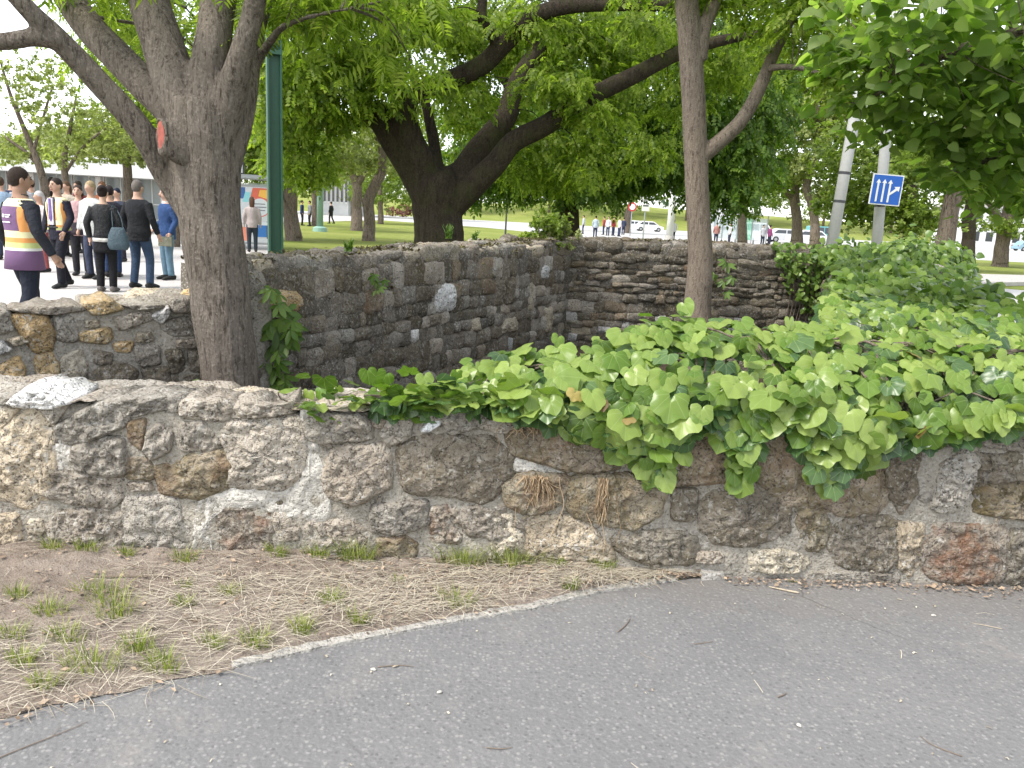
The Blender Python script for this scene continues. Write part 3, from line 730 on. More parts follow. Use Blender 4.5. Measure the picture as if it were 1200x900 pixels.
# ------------------------------------------------------------------ back-left wall, running away from us
PL_, PC_, PR_ = Vector((-1.78, 5.06)), Vector((0.62, 10.0)), Vector((5.3, 10.75))
def seg_wall(a, b, label, seed, mat, zt, th, n_k, wr, hr, dark, cop, kz=None, keep=None):
    d = b - a; w = empty('stone_wall', (a.x, a.y, 0), math.atan2(d.y, d.x)); tag(w, label, 'wall', 'walls of the stone enclosure')
    L = d.length; r_ = random.Random(seed)
    wall_core('mortar', w, L, zt, th, mat, seed, 0.035, 0.022)
    courses(w, L, -0.45, zt, r_, n_k, wr, hr, (.015, .05), dark, UNIT, keep, kz=kz)
    coping(w, L, zt, th, r_, cop, (.12, .38), 0.75, rows=3)
    return w, L
def bz(x): return lerp((0, 2, 5.9), (1.17, 1.22, 1.29), x) + 0.035 * fbm(Vector((x * 2.2, 3, 1)))
rk = random.Random(5)
BLW, BLL = seg_wall(PL_, PC_, 'long dark rubble wall running back from the leaning trunk to the inner corner', 31, M['mortar_dark'], bz, 0.48, 'gddddb', (.08, .25), (.08, .21), .73, 'gdglc',
    kz=lambda x, z: rk.choice('cggwdd') if (z < .6 and rk.random() < .45 and x > 2) else rk.choice('dddlgbg' if z > .8 else 'gdddgl'))
for x, z, w, h, k in ((2.55, .80, .30, .25, 'w'), (3.9, .42, .34, .14, 'c'), (4.9, .40, .2, .26, 'c'), (4.7, .95, .16, .14, 'w'), (3.6, .78, .16, .22, 'd'), (3.85, .78, .16, .22, 'd'), (4.4, .70, .12, .3, 'c')):
    unit_stone(BLW, x, z, w, h, .07, rk, k, 0.9, 0, UNITF)
def rz_(x): return lerp((0, 2.8, 4.8), (1.30, 1.33, 1.36), x) + 0.03 * fbm(Vector((x * 2.5, 8, 1)))
BRW, BRL = seg_wall(PC_ + Vector((-.1, .05)), PR_, 'weathered dark rubble wall facing the path behind the slim tree, ivy at one end', 41, M['mortar_dark'], rz_, 0.5, 'gdddb', (.09, .27), (.06, .16), .73, 'gddb',
    kz=lambda x, z: rk.choice('cggwd') if (z < .55 and rk.random() < .4) else rk.choice('ddgbd'))
# ------------------------------------------------------------------ thick wall on the right, buried under the ivy
def ivy_z(x, y):
    return lerp((3.6, 4.4, 6.0, 8.0, 9.6, 10.8), (1.03, 1.08, 1.10, 1.18, 1.27, 1.30), y) + 0.06 * fbm(Vector((x * 1.2, y * 1.2, 2))) + 0.03 * fbm(Vector((x * 4, y * 4, 2)))
IN_ = [(1.55, 3.85), (1.85, 4.6), (2.35, 5.8), (3.35, 8.0), (3.75, 9.4), (3.9, 10.3)]
OUT_ = [(4.5, 3.6), (4.3, 5.0), (3.85, 6.5), (4.25, 7.6), (4.85, 8.7), (5.3, 9.7), (5.35, 10.7)]
RW = empty('stone_wall', (3.4, 6.8, 0)); tag(RW, 'thick rubble wall buried under ivy between the front wall and the signpost corner', 'wall', 'walls of the stone enclosure')
def thick_core():
    ii = smooth_path([Vector((*p, 0)) for p in IN_], [0] * len(IN_), 8)[0]; oo = smooth_path([Vector((*p, 0)) for p in OUT_], [0] * len(OUT_), 8)[0]
    n = 40; m_ = 14; v, f = [], []
    for i in range(n + 1):
        a = ii[int(i / n * (len(ii) - 1))]; b = oo[int(i / n * (len(oo) - 1))]
        row = [(a.x, a.y, -.7), (a.x, a.y, .5), ]
        for j in range(m_ + 1):
            t = 0.03 + .94 * j / m_; x, y = a.x + (b.x - a.x) * t, a.y + (b.y - a.y) * t
            row.append((x, y, ivy_z(x, y) - 0.16 - (0.12 if j in (0, m_) else 0)))
        row += [(b.x, b.y, .5), (b.x, b.y, -.05)]
        v += [(x - 3.4, y - 6.8, z) for x, y, z in row]; k = len(row)
    for i in range(n):
        for j in range(k - 1):
            q = i * k + j; f.append((q, q + 1, q + k + 1, q + k))
    f += [tuple(range(k - 1, -1, -1)), tuple(n * k + j for j in range(k))]
    return obj('mortar', mesh('mortar', v, f), M['mortar_dark'], RW)
thick_core()
rs = random.Random(77)
for i in range(26):
    t = rs.random(); a = Vector((lerp(range(6), [p[0] for p in IN_], t * 5), lerp(range(6), [p[1] for p in IN_], t * 5)))
    o = obj('stone', rs.choice(UNIT), None, RW, (a.x - 3.4 - .01, a.y - 6.8, rs.uniform(.1, .9))); o.scale = (rs.uniform(.18, .3), .09, rs.uniform(.1, .2)); o.rotation_euler = (0, 0, -math.pi / 2 - 0.42 + math.pi * 1.0 * 0); paint_stone(o, rs.choice('gdd'), rs, .8)
for px, py, Y in ((1078, 308, 8.6), (1096, 307, 8.8)):
    p = at(px, py, Y); o = obj('coping_stone', rs.choice(UNITF), None, RW, (p.x - 3.4, p.y - 6.8, ivy_z(p.x, p.y) - .02)); o.scale = (.16, .08, .14); o.rotation_euler = (-1.5, 0, rs.uniform(-.4, .4)); paint_stone(o, 'l', rs, 1.2)
for t in (0.1, .3, .5, .7, .9):
    b = Vector((lerp(range(7), [p[0] for p in OUT_], t * 6), lerp(range(7), [p[1] for p in OUT_], t * 6)))
    for z in (.2, .45, .7):
        o = obj('stone', rs.choice(UNIT), None, RW, (b.x - 3.4, b.y - 6.8, z)); o.scale = (.35, .09, .2); o.rotation_euler = (0, 0, math.pi / 2 - .3); paint_stone(o, rs.choice('gdc'), rs, .9)

# moss, dry grass and crumbs caught on the crowns of the back walls
M['crown_moss'] = leaf_mat('wall_crown_moss', (0.055, 0.045, 0.020), (0.16, 0.14, 0.05), 0.1, gloss=0.9)
def crown_moss(w, L, zt, th, n, seed):
    r = random.Random(seed); mb = MB()
    while n > 0:
        x, y = r.uniform(0, L), r.uniform(-.04, th)
        if fbm(Vector((x * 2.5, y * 4, seed))) < -.05: n -= .2; continue
        n -= 1; z = zt(x) + .035 * (y > 0) - (.03 + r.random() ** 2 * .30 if y < 0 else 0) + .01
        for k in range(3):
            a = r.uniform(0, 6.28); d = Vector((math.cos(a), math.sin(a), r.uniform(-.4, .9))).normalized() * r.uniform(.015, .05); s_ = Vector((-math.sin(a), math.cos(a), 0)) * r.uniform(.003, .012); b = Vector((x, y - (.05 if y < 0 else 0), z - .015))
            mb.add([b - s_, b + s_, b + d * .6 + s_ * .8, b + d, b + d * .6 - s_ * .8], [(0, 1, 2, 3, 4)])
    return tag(mb.build('moss', M['crown_moss'], w), kind='stuff')
crown_moss(BLW, BLL, bz, .48, 1300, 3); crown_moss(BRW, BRL, rz_, .5, 1000, 4)
# ------------------------------------------------------------------ foliage
def rot_batch(n, rng, tilt, az=None, droop=0.0):
    """random leaf frames: +Y of the leaf points outwards, +Z is its upper side"""
    a = rng.uniform(0, 2 * np.pi, n) if az is None else az
    d = np.stack([np.cos(a), np.sin(a), -droop + rng.normal(0, tilt, n)], 1); d /= np.linalg.norm(d, axis=1)[:, None]
    up = np.stack([rng.normal(0, tilt, n), rng.normal(0, tilt, n), np.ones(n)], 1)
    x = np.cross(d, up); x /= np.linalg.norm(x, axis=1)[:, None]; z = np.cross(x, d)
    return np.stack([x, d, z], 2)
def scatter(tv, tf, pos, rot, sc):
    n = len(pos); k = len(tv)
    v = np.einsum('nij,kj->nki', rot, tv) * sc[:, None, None] + pos[:, None, :]
    f = (tf[None] + (np.arange(n) * k)[:, None, None]).reshape(-1, tf.shape[1])
    return v.reshape(-1, 3), f
def tpl_pinnate(pairs=5, L=1.0, w=0.085, ll=0.26, seed=0):
    """feather leaf: leaflets in pairs along a drooping rib plus one at the tip"""
    r = random.Random(seed); v, f = [], []
    def leaflet(b, d, ln, wd):
        d = d.normalized(); s = Vector((-d.y, d.x, 0)).normalized(); n = len(v)
        v.extend([b, b + d * ln * .45 + s * wd + Vector((0, 0, .02)), b + d * ln + Vector((0, 0, -.05)), b + d * ln * .45 - s * wd + Vector((0, 0, .02))]); f.append((n, n + 1, n + 2, n + 3))
    for i in range(pairs):
        t = 0.25 + 0.7 * i / pairs; z = -0.22 * t * t
        for s in (-1, 1): leaflet(Vector((0, t * L, z)), Vector((s * 1.0, 0.45 + r.uniform(-.1, .1), -.25 + r.uniform(-.15, .15))), ll * r.uniform(.85, 1.1), w)
    leaflet(Vector((0, .92 * L, -.19)), Vector((0, 1, -.4)), ll, w)
    return np.array([tuple(p) for p in v], np.float32), np.array(f)
def tpl_spray(n=7, seed=0, ll=0.42, w=0.17):
    """a twig end with a handful of simple leaves"""
    r = random.Random(seed); v, f = [], []
    for i in range(n):
        b = Vector((r.uniform(-.1, .1), r.uniform(0, .6), r.uniform(-.15, .15))); d = Vector((r.uniform(-1, 1), r.uniform(0, 1), r.uniform(-.7, .25))).normalized(); s = d.cross(Vector((r.uniform(-.4, .4), r.uniform(-.4, .4), 1))).normalized()
        k = len(v); u = s.cross(d)
        v.extend([b, b + d * ll * .45 + s * w + u * .03, b + d * ll, b + d * ll * .45 - s * w + u * .03]); f.append((k, k + 1, k + 2, k + 3))
    return np.array([tuple(p) for p in v], np.float32), np.array(f)
def tpl_heart(seed=0):
    r = random.Random(seed); pts = [(0, -.04), (.22, -.10), (.44, .05), (.50, .30), (.40, .55), (.20, .80), (0, 1.05), (-.20, .80), (-.40, .55), (-.50, .30), (-.44, .05), (-.22, -.10)]
    v = [(0, .35, .0)] + [(x * r.uniform(.93, 1.07), y, -.16 * abs(x) * 1.2 - .22 * max(0, y - .5) ** 2 + r.uniform(-.03, .03)) for x, y in pts]
    f = [(0, 1 + i, 1 + (i + 1) % 12) for i in range(12)]
    return np.array(v, np.float32), np.array(f)
def crown_points(blobs, rng, shell=0.5):
    """clump centres inside ellipsoids: (centre, radii, clumps)"""
    out = []
    for c, r, n in blobs:
        u = rng.normal(0, 1, (n, 3)); u /= np.linalg.norm(u, axis=1)[:, None]
        rad = rng.uniform(shell, 1.0, n) ** 0.6
        out.append(np.array(c)[None] + u * rad[:, None] * np.array(r)[None])
    return np.concatenate(out)
def crown(parent, blobs, tpls, per, csize, lsize, mat, seed, droop=0.5, tilt=0.5, flat_=0.55, name='crown', org=(0, 0, 0), zmin=None):
    rng = np.random.default_rng(seed); C = crown_points(blobs, rng); V, F = [], []; base = 0
    n = len(C) * per
    pos = np.repeat(C, per, 0); off = rng.normal(0, 1, (n, 3)); off /= np.linalg.norm(off, axis=1)[:, None]; off *= (rng.uniform(0, 1, n) ** 0.5)[:, None]
    cs = np.repeat(rng.uniform(.6, 1.35, len(C)), per) * csize
    off = off * cs[:, None]; off[:, 2] *= flat_
    p = pos + off; az = np.arctan2(off[:, 1], off[:, 0]) + rng.normal(0, .7, n)
    if zmin is not None:
        k = p[:, 2] > zmin; p, az = p[k], az[k]; n = len(p)
    rot = rot_batch(n, rng, tilt, az, droop); sc = rng.uniform(.7, 1.25, n) * lsize; which = rng.integers(0, len(tpls), n)
    for i, (tv, tf) in enumerate(tpls):
        k = which == i; v, f = scatter(tv, tf, p[k], rot[k], sc[k]); V.append(v); F.append(f + base); base += len(v)
    me = mesh(name, np.concatenate(V) - np.array(org)[None], np.concatenate(F), False)
    return obj(name, me, mat, parent), C
def twigs(parent, C, nodes, mat, seed, frac=0.5, r0=0.012, org=(0, 0, 0), name='twigs', maxlen=2.5, sag=0.1):
    r = random.Random(seed); mb = MB(); N = np.array([tuple(p) for p in nodes])
    for c in C:
        if r.random() > frac: continue
        d = np.linalg.norm(N - c[None], axis=1) * np.where(N[:, 2] > c[2] + .6, 1.6, 1.0); j = int(np.argmin(d))
        if d[j] > maxlen: continue
        a, b = Vector(N[j]), Vector(c); m_ = (a + b) / 2 + Vector((r.uniform(-.12, .12), r.uniform(-.12, .12), r.uniform(0, .2))) * d[j]
        rr = r0 * (0.5 + 0.5 * min(1.5, d[j]))
        q, w = smooth_path([a, m_, b], [rr, rr * .65, rr * .25], 4); mb.tube([x - Vector(org) for x in q], w, 4)
    return tag(mb.build(name, mat, parent, smooth=True), kind='stuff') if mb.v else None
LM = {}
LM['feather'] = leaf_mat('feather_leaves', (0.15, 0.232, 0.026), (0.34, 0.41, 0.08), 0.7)
LM['feather_dark'] = leaf_mat('feather_leaves_deep', (0.078, 0.150, 0.022), (0.17, 0.255, 0.048), 0.6)
LM['linden'] = leaf_mat('broad_leaves', (0.15, 0.24, 0.055), (0.30, 0.385, 0.12), 0.72)
LM['far'] = leaf_mat('park_leaves', (0.135, 0.20, 0.03), (0.265, 0.33, 0.075), 0.55)
LM['far_pale'] = leaf_mat('pale_park_leaves', (0.22, 0.26, 0.08), (0.36, 0.39, 0.16), 0.55)
LM['far_blue'] = leaf_mat('bluish_park_leaves', (0.05, 0.105, 0.05), (0.10, 0.165, 0.085), 0.4)
LM['maroon'] = leaf_mat('maroon_shrub_leaves', (0.12, 0.035, 0.035), (0.24, 0.08, 0.07), 0.3)
PIN = [tpl_pinnate(5, seed=i) for i in range(3)]; PINB = [tpl_pinnate(4, w=.10, ll=.32, seed=i) for i in range(3)]
SPR = [tpl_spray(7, i) for i in range(3)]; HRT = [tpl_heart(i) for i in range(4)]
LAN = [tpl_pinnate(5, w=.05, ll=.42, seed=9 + i) for i in range(3)]
def branchwork(base, rows):
    """rows of (list of (px,py,depth), px radii) -> one mesh of tubes in the tree's own space, plus nodes for twigs"""
    mb = MB(); nodes = []
    for pts, rad in rows:
        P = [at(*p) for p in pts]; rr = [r * p[2] / FPX for r, p in zip(rad, pts)]
        Q, q = smooth_path(P, rr, 5)
        wob = [x + Vector((fbm(x * 1.2), fbm(x * 1.2 + Vector((9, 0, 0))), 0)) * w * 0.16 for x, w in zip(Q, q)]
        mb.tube([x - base for x in wob], q, 12); nodes += wob
    return mb, nodes
def bl(px, py, Y, rx, ry, rz, n): return (tuple(at(px, py, Y)), (rx, ry, rz), n)

# ---- the leaning many-limbed tree behind the front wall
T1 = gp(281, 575, -0.45); T1 = at(281, 548, 4.75)
T1.z = -0.5
t1 = empty('tree', T1); tag(t1, 'thick leaning grey trunk with fanned limbs and a red painted pruning cut', 'tree')
D = 4.75
rows = [([(287, 680, D), (279, 545, D), (270, 465, D), (266, 400, D), (257, 330, D), (246, 260, D), (242, 205, D), (240, 160, D), (240, 120, D)], [45, 38, 34.5, 33.5, 35, 35, 37, 40, 36]),
        ([(226, 250, D), (200, 212, D), (165, 152, D - .1), (112, 92, D - .2), (66, 44, D - .3), (30, 8, D - .4), (-30, -60, D - .5)], [17, 15.5, 14.5, 13.5, 12.5, 10.5, 9]),
        ([(72, 46, D - .3), (40, 44, D - .35), (0, 49, D - .4), (-50, 45, D - .5)], [13, 10, 9.5, 9]),
        ([(245, 205, D), (212, 140, D + .1), (165, 92, D + .2), (112, 40, D + .3), (78, -5, D + .4), (20, -110, D + .5)], [28, 21, 18.5, 17, 16, 12]),
        ([(240, 170, D), (212, 110, D), (190, 48, D + .05), (172, -10, D + .1), (140, -160, D + .2)], [32, 25, 23, 22, 17]),
        ([(240, 160, D), (246, 90, D), (250, 45, D), (257, -10, D + .1), (275, -170, D + .3)], [32, 22, 19.5, 18.5, 14]),
        ([(245, 190, D), (268, 120, D - .05), (284, 60, D - .15), (298, 5, D - .2), (318, -110, D - .4)], [28, 19, 13, 12, 10]),
        ([(255, 200, D), (282, 130, D + .1), (295, 65, D + .2), (306, 20, D + .3), (340, -80, D + .5)], [25, 16, 10.5, 9, 7]),
        ([(298, 75, D + .2), (316, 50, D + .1), (330, 33, D), (362, 20, D - .1), (420, 8, D - .2)], [7, 5, 4, 3.2, 2.2])]
mb, N1 = branchwork(T1, rows)
tr = obj('trunk', remesh(mb.mesh('trunk'), 0.016, 3), M['bark_grey'], t1)
sc_ = at(189, 161, 4.52) - T1
RS = (0.0, -0.07, -0.62)
s = MB(); s.ball((0, 0, 0), (0.037, 0.007, 0.088), 24, 10, lambda p: p * (1 + .06 * fbm(p * 40))); s = s.build('pruning_cut', M['scar'], tr, sc_, True); s.rotation_euler = RS
s2 = MB(); ring = [Vector((.041 * math.cos(a), .006 + .003 * math.sin(3 * a), .094 * math.sin(a))) for a in [2 * math.pi * k / 28 for k in range(29)]]
s2.tube(ring, [.010 + .003 * math.sin(5 * k) for k in range(29)], 8); s2 = s2.build('bark_collar', M['bark_grey'], tr, sc_, True); s2.rotation_euler = RS
s3 = MB(); s3.tube([Vector((0, .004, 0)), Vector((.01, .06, -.01)), Vector((.04, .16, -.03))], [(.040, .092), (.055, .11), (.07, .14)], 18, 3); s3 = s3.build('branch_stub', M['bark_grey'], tr, sc_, True); s3.rotation_euler = RS
blobs1 = [bl(190, -50, 5.6, 1.1, 1.2, .4, 20), bl(150, 50, 6.8, .35, .5, .3, 7), bl(250, -60, 5.2, 1.2, 1.2, .4, 20), bl(425, 0, 5.0, .42, .5, .10, 10), bl(478, 58, 5.2, .06, .2, .12, 3), bl(350, 22, 5.0, .12, .3, .08, 3), bl(225, 60, 6.6, .5, .5, .4, 12)]
cr, C = crown(t1, blobs1, LAN, 14, 0.28, 0.19, LM['feather'], 1, 0.55, .45, org=T1)
twigs(t1, C, [n for n in N1 if n.z > 1.9], M['bark_grey'], 1, .55, .011, T1)

# ---- the slim trunk inside the enclosure
D = 7.6
T2 = at(822, 400, D); T2.z = -0.3
t2 = empty('tree', T2); tag(t2, 'slim straight brown trunk rising from inside the enclosure behind the ivy mound', 'tree')
rows = [([(812, 480, D), (816, 400, D), (818, 350, D), (820, 300, D), (819, 250, D), (817, 200, D), (813, 130, D), (808, 60, D), (804, 0, D), (798, -160, D + .1)], [20, 17, 16, 14.5, 13.5, 13.5, 13.5, 13, 13, 11]),
        ([(818, 70, D), (824, 35, D), (838, 0, D + .1), (858, -60, D + .2)], [10, 8, 7.5, 5]),
        ([(815, 190, D), (832, 176, D), (868, 142, D + .05), (892, 100, D + .1), (908, 62, D + .1), (928, 18, D + .15), (948, -50, D + .2)], [9, 9, 8, 7.5, 6.5, 5.5, 4]),
        ([(902, 80, D), (920, 78, D - .1), (940, 80, D - .2), (968, 88, D - .3)], [4, 3.5, 3, 2])]
mb, N2 = branchwork(T2, rows)
obj('trunk', remesh(mb.mesh('trunk'), 0.014, 2), M['bark_slim'], t2)
blobs2 = [bl(960, 20, 7.6, .55, .5, .3, 20), bl(900, -30, 7.8, .9, .8, .25, 20), bl(780, -40, 7.8, .8, .8, .22, 20), bl(1000, 80, 7.8, .25, .4, .2, 8)]
cr, C = crown(t2, blobs2, PIN, 14, 0.30, 0.22, LM['feather'], 2, 0.5, .5, org=T2)
twigs(t2, C, [n for n in N2 if n.z > 2.6], M['bark_slim'], 2, .6, .010, T2)

# ---- the big dark spreading tree behind the enclosure
D = 13.0
T3 = at(515, 340, D); T3.z = -0.05
t3 = empty('tree', T3); tag(t3, 'massive dark furrowed tree with wide twisting limbs behind the dark wall', 'tree')
rows = [([(514, 360, D), (514, 320, D), (515, 280, D), (515, 250, D), (513, 225, D), (505, 205, D)], [40, 33, 29, 28, 31, 28]),
        ([(515, 240, D), (494, 205, D), (470, 170, D - .1), (450, 142, D - .2), (432, 128, D - .2)], [26, 23, 20, 16, 12]),
        ([(440, 140, D - .2), (418, 143, D - .3), (385, 138, D - .4), (330, 143, D - .5), (270, 130, D - .6)], [8, 6, 5, 4, 3]),
        ([(505, 215, D), (482, 165, D - .3), (474, 130, D - .4), (460, 95, D - .5), (452, 60, D - .6), (462, 20, D - .7), (466, -60, D - .8)], [20, 15, 13, 12, 10, 9, 8]),
        ([(478, 122, D - .4), (492, 106, D - .5), (522, 96, D - .6), (562, 78, D - .7), (590, 52, D - .8), (622, 22, D - .9), (662, 8, D - 1), (720, 5, D - 1.1), (800, 6, D - 1.2), (888, 4, D - 1.3), (960, -20, D - 1.4)], [9, 10, 11.5, 11, 10.5, 9.5, 8.5, 7.5, 6.5, 5, 3]),
        ([(586, 56, D - .8), (572, 36, D - .9), (564, 15, D - .9), (570, -30, D - 1)], [7, 6, 6, 5]),
        ([(520, 235, D), (548, 196, D + .2), (572, 165, D + .4), (595, 135, D + .6), (608, 95, D + .8), (640, 40, D + 1), (660, -40, D + 1.2)], [22, 17, 15, 13, 11, 9, 7]),
        ([(525, 245, D), (552, 218, D - .1), (582, 190, D - .2), (602, 166, D - .2), (640, 146, D - .3), (682, 118, D - .3), (740, 90, D - .4), (800, 60, D - .4), (872, 42, D - .5), (930, 36, D - .6)], [20, 15, 13, 12, 11.5, 10.5, 9.5, 8, 5, 3]),
        ([(518, 215, D), (512, 190, D + .1), (505, 150, D + .2), (496, 112, D + .3), (480, 85, D + .4)], [9, 7, 6.5, 5, 4])]
mb, N3 = branchwork(T3, rows)
obj('trunk', remesh(mb.mesh('trunk'), 0.030, 2), M['bark_dark'], t3)
blobs3 = [bl(360, 40, 12, 1.0, 1.2, .8, 34), bl(350, 125, 12.2, .55, .8, .65, 26), bl(405, 95, 12.0, .7, .9, .5, 26), bl(350, 190, 12.6, .35, .5, .3, 10), bl(420, 10, 11.8, 1.4, 1.2, .5, 28),
          bl(520, 60, 14.6, 1.0, .9, .8, 26), bl(550, 20, 14.6, 1.4, 1.0, .5, 26), bl(660, 60, 14.8, 1.2, 1.0, .8, 30), bl(700, 40, 14.6, 1.2, .8, .4, 20), bl(640, 175, 14.4, .9, .7, .4, 16), bl(560, 140, 15.0, .7, .7, .8, 16),
          bl(760, 100, 14.4, 1.0, .8, .6, 22), bl(850, 60, 13.8, 1.0, .8, .5, 22), bl(640, 92, 12.2, .42, .4, .14, 7), bl(700, 125, 12.4, .3, .3, .12, 4), bl(500, -130, 13.4, 4.5, 3.0, 1.2, 60), bl(650, 205, 14, .8, .8, .25, 7), bl(730, 170, 14.2, .8, .8, .4, 10), bl(610, 30, 12.3, .5, .4, .14, 5), bl(760, 25, 12.2, .5, .4, .12, 5), bl(540, 105, 12.4, .3, .3, .15, 4)]
cr, C = crown(t3, blobs3, PIN, 26, 0.42, 0.26, LM['feather'], 3, 0.7, .5, org=T3)
twigs(t3, C, [n for n in N3 if n.z > 1.9], M['bark_dark'], 3, .55, .013, T3, maxlen=1.3)

# ---- the dense dark tree further back
D = 21.0
T4 = at(668, 300, D); T4.z = -0.05
t4 = empty('tree', T4); tag(t4, 'dense deep green tree with a black trunk and low hanging skirt of leaves', 'tree')
rows = [([(668, 340, D), (668, 290, D), (666, 250, D), (664, 215, D), (672, 170, D), (668, 90, D), (660, -20, D)], [15, 13, 11.5, 12, 10, 8, 6]),
        ([(668, 205, D), (685, 175, D - .4), (700, 158, D - .8), (728, 150, D - 1.2)], [8, 6, 5, 3.5]), ([(665, 195, D), (630, 150, D), (590, 90, D + .3), (540, 20, D + .6)], [8, 7, 6, 4]),
        ([(668, 170, D), (720, 120, D + .5), (790, 70, D + .8), (860, 20, D + 1)], [7, 6, 5, 4])]
mb, N4 = branchwork(T4, rows)
mb.build('trunk', M['bark_dark'], t4, smooth=True)
blobs4 = [bl(620, 130, 21, 2.2, 2.2, 1.6, 60), bl(720, 110, 21, 2.4, 2.2, 2.0, 62), bl(820, 110, 21.5, 2.2, 2.0, 2.2, 54), bl(750, 165, 20.5, 1.8, 1.6, 1.0, 40), bl(860, 190, 21, 1.0, 1.2, 1.3, 34), bl(640, 190, 20.5, 1.4, 1.3, .6, 26), bl(700, 210, 20.5, 1.0, 1.0, .4, 14),
          bl(880, 100, 22, 1.2, 1.2, 1.8, 34), bl(700, -60, 22, 5.5, 4, 3.0, 80), bl(560, 200, 21.5, .8, .8, .7, 16), bl(730, 205, 20.8, .8, 1.0, .3, 7), bl(600, 212, 21, .5, .6, .3, 6)]
cr, C = crown(t4, blobs4, PINB, 30, 0.62, 0.36, LM['feather_dark'], 4, 0.9, .5, org=T4)

# ---- broad-leaved tree whose boughs hang in from the right
T5 = Vector((5.6, 6.4, -0.03))
t5 = empty('tree', T5); tag(t5, 'broad heart-leaved tree whose low boughs hang over the ivy wall and road sign', 'tree')
mb = MB(); n5 = []
for pts, rad in (([(5.6, 6.4, -.05), (5.62, 6.4, 1.2), (5.5, 6.3, 2.4), (5.5, 6.3, 4.5)], [.24, .19, .16, .12]), ([(5.5, 6.3, 2.3), (4.6, 6.0, 2.9), (3.6, 5.8, 3.0), (2.7, 5.7, 2.75), (2.2, 5.6, 2.4)], [.09, .07, .05, .03, .012]),
                 ([(5.5, 6.3, 2.9), (4.5, 5.5, 3.5), (3.3, 5.0, 3.5), (2.4, 4.7, 3.2)], [.08, .06, .04, .015]), ([(5.5, 6.35, 2.1), (4.6, 6.3, 2.5), (3.8, 6.2, 2.35), (3.2, 6.1, 2.05)], [.06, .045, .03, .012]), ([(5.5, 6.3, 3.2), (4.8, 6.9, 3.4), (3.6, 7.2, 3.3), (2.9, 7.2, 2.9)], [.07, .05, .03, .012])):
    Q, q = smooth_path([Vector(p) for p in pts], rad, 5); mb.tube([p - T5 for p in Q], q, 10); n5 += Q
mb.build('trunk', M['bark_far'], t5, smooth=True)
blobs5 = [bl(1090, 20, 5.6, .8, .7, .4, 44), bl(1160, 60, 5.6, .6, .7, .45, 43), bl(1050, 80, 5.7, .38, .45, .3, 18), bl(1120, 120, 5.8, .5, .5, .3, 27), bl(1185, 150, 6.0, .35, .5, .35, 21), bl(1010, 125, 5.7, .16, .3, .14, 5), bl(1075, 150, 5.9, .3, .4, .16, 8), bl(1130, 190, 6.1, .3, .4, .2, 10), bl(1190, 220, 6.3, .35, .4, .28, 12), bl(1000, 40, 5.8, .2, .3, .2, 5), bl(1230, 0, 5.8, 1.0, .9, .9, 50), bl(1250, 150, 6.2, .7, .8, .6, 28),
          bl(1165, 230, 6.4, .25, .3, .15, 5), bl(1290, 120, 6.6, 1.2, 1.2, 1.0, 36)]
cr, C = crown(t5, blobs5, HRT, 13, 0.22, 0.088, LM['linden'], 5, 0.75, .45, org=T5)
twigs(t5, C, n5, M['bark_far'], 5, .6, .008, T5, maxlen=1.6)

# ---- park trees further off
def park_tree(label, rows, blobs, tpl, per, cs, ls, mat, seed, bark='bark_far', droop=.5, group=None):
    p0 = rows[0][0][0]; base = at(*p0); base.z = -.03
    t = empty('tree', base); tag(t, label, 'tree', group)
    mb, N = branchwork(base, rows)
    g0 = at(*p0); r_ = rows[0][1][0] * p0[2] / FPX
    if g0.z > -.1: mb.tube([Vector((0, 0, -.12)), Vector((0, 0, g0.z * .5)), g0 - base, at(*rows[0][0][1]) - base], [r_ * 1.15, r_ * 1.05, r_, rows[0][1][1] * p0[2] / FPX], 12)
    mb.v = [Vector((q.x, q.y, max(q.z, -.15))) for q in mb.v]
    mb.build('trunk', M[bark], t, smooth=True)
    c, C = crown(t, blobs, tpl, per, cs, ls, LM[mat], seed, droop, .55, org=base)
    return t
def gb(px, py): return gp(px, py).y
# young wispy trees on the plaza (upper left)
park_tree('thin forked young tree with wispy pale leaves among the plaza crowd', [([(58, 300, 20), (54, 230, 20), (46, 195, 20), (28, 150, 20), (12, 110, 20), (0, 70, 20)], [5, 4.5, 4, 2.6, 1.8, 1]), ([(46, 195, 20), (30, 178, 20), (5, 160, 20)], [2.5, 2, 1.2]), ([(40, 175, 20), (50, 140, 20), (62, 100, 20)], [2, 1.5, .8])],
          [bl(20, 100, 20, 1.0, 1.0, .8, 13), bl(60, 120, 20, .8, .8, .8, 9), bl(5, 165, 20, .5, .6, .4, 6), bl(30, 60, 20, .8, .8, .6, 6)], SPR, 16, .5, .20, 'far_pale', 21)
park_tree('slender young tree with bright leaves standing before the pavilion', [([(80, 285, 24), (79, 230, 24), (75, 190, 24), (82, 150, 24), (90, 110, 24)], [5, 4, 3.4, 2, 1]), ([(78, 200, 24), (100, 170, 24), (125, 150, 24)], [2, 1.6, 1])],
          [bl(100, 150, 24, .8, .9, .8, 20), bl(130, 165, 24, .8, .8, .5, 16), bl(70, 178, 24, .6, .6, .3, 8)], SPR, 14, .5, .20, 'far_pale', 22)
park_tree('round pale green tree overtopping the pavilion railing', [([(150, 270, 34), (150, 210, 34), (145, 150, 34), (140, 90, 34)], [6, 5, 4, 2])], [bl(135, 155, 34, 1.8, 2.0, .9, 34), bl(170, 165, 34, 1.6, 1.6, .8, 30), bl(100, 168, 34, 1.4, 1.6, .5, 20), bl(40, 170, 35, 2.2, 1.6, .4, 18)], SPR, 18, .8, .36, 'far_pale', 23)
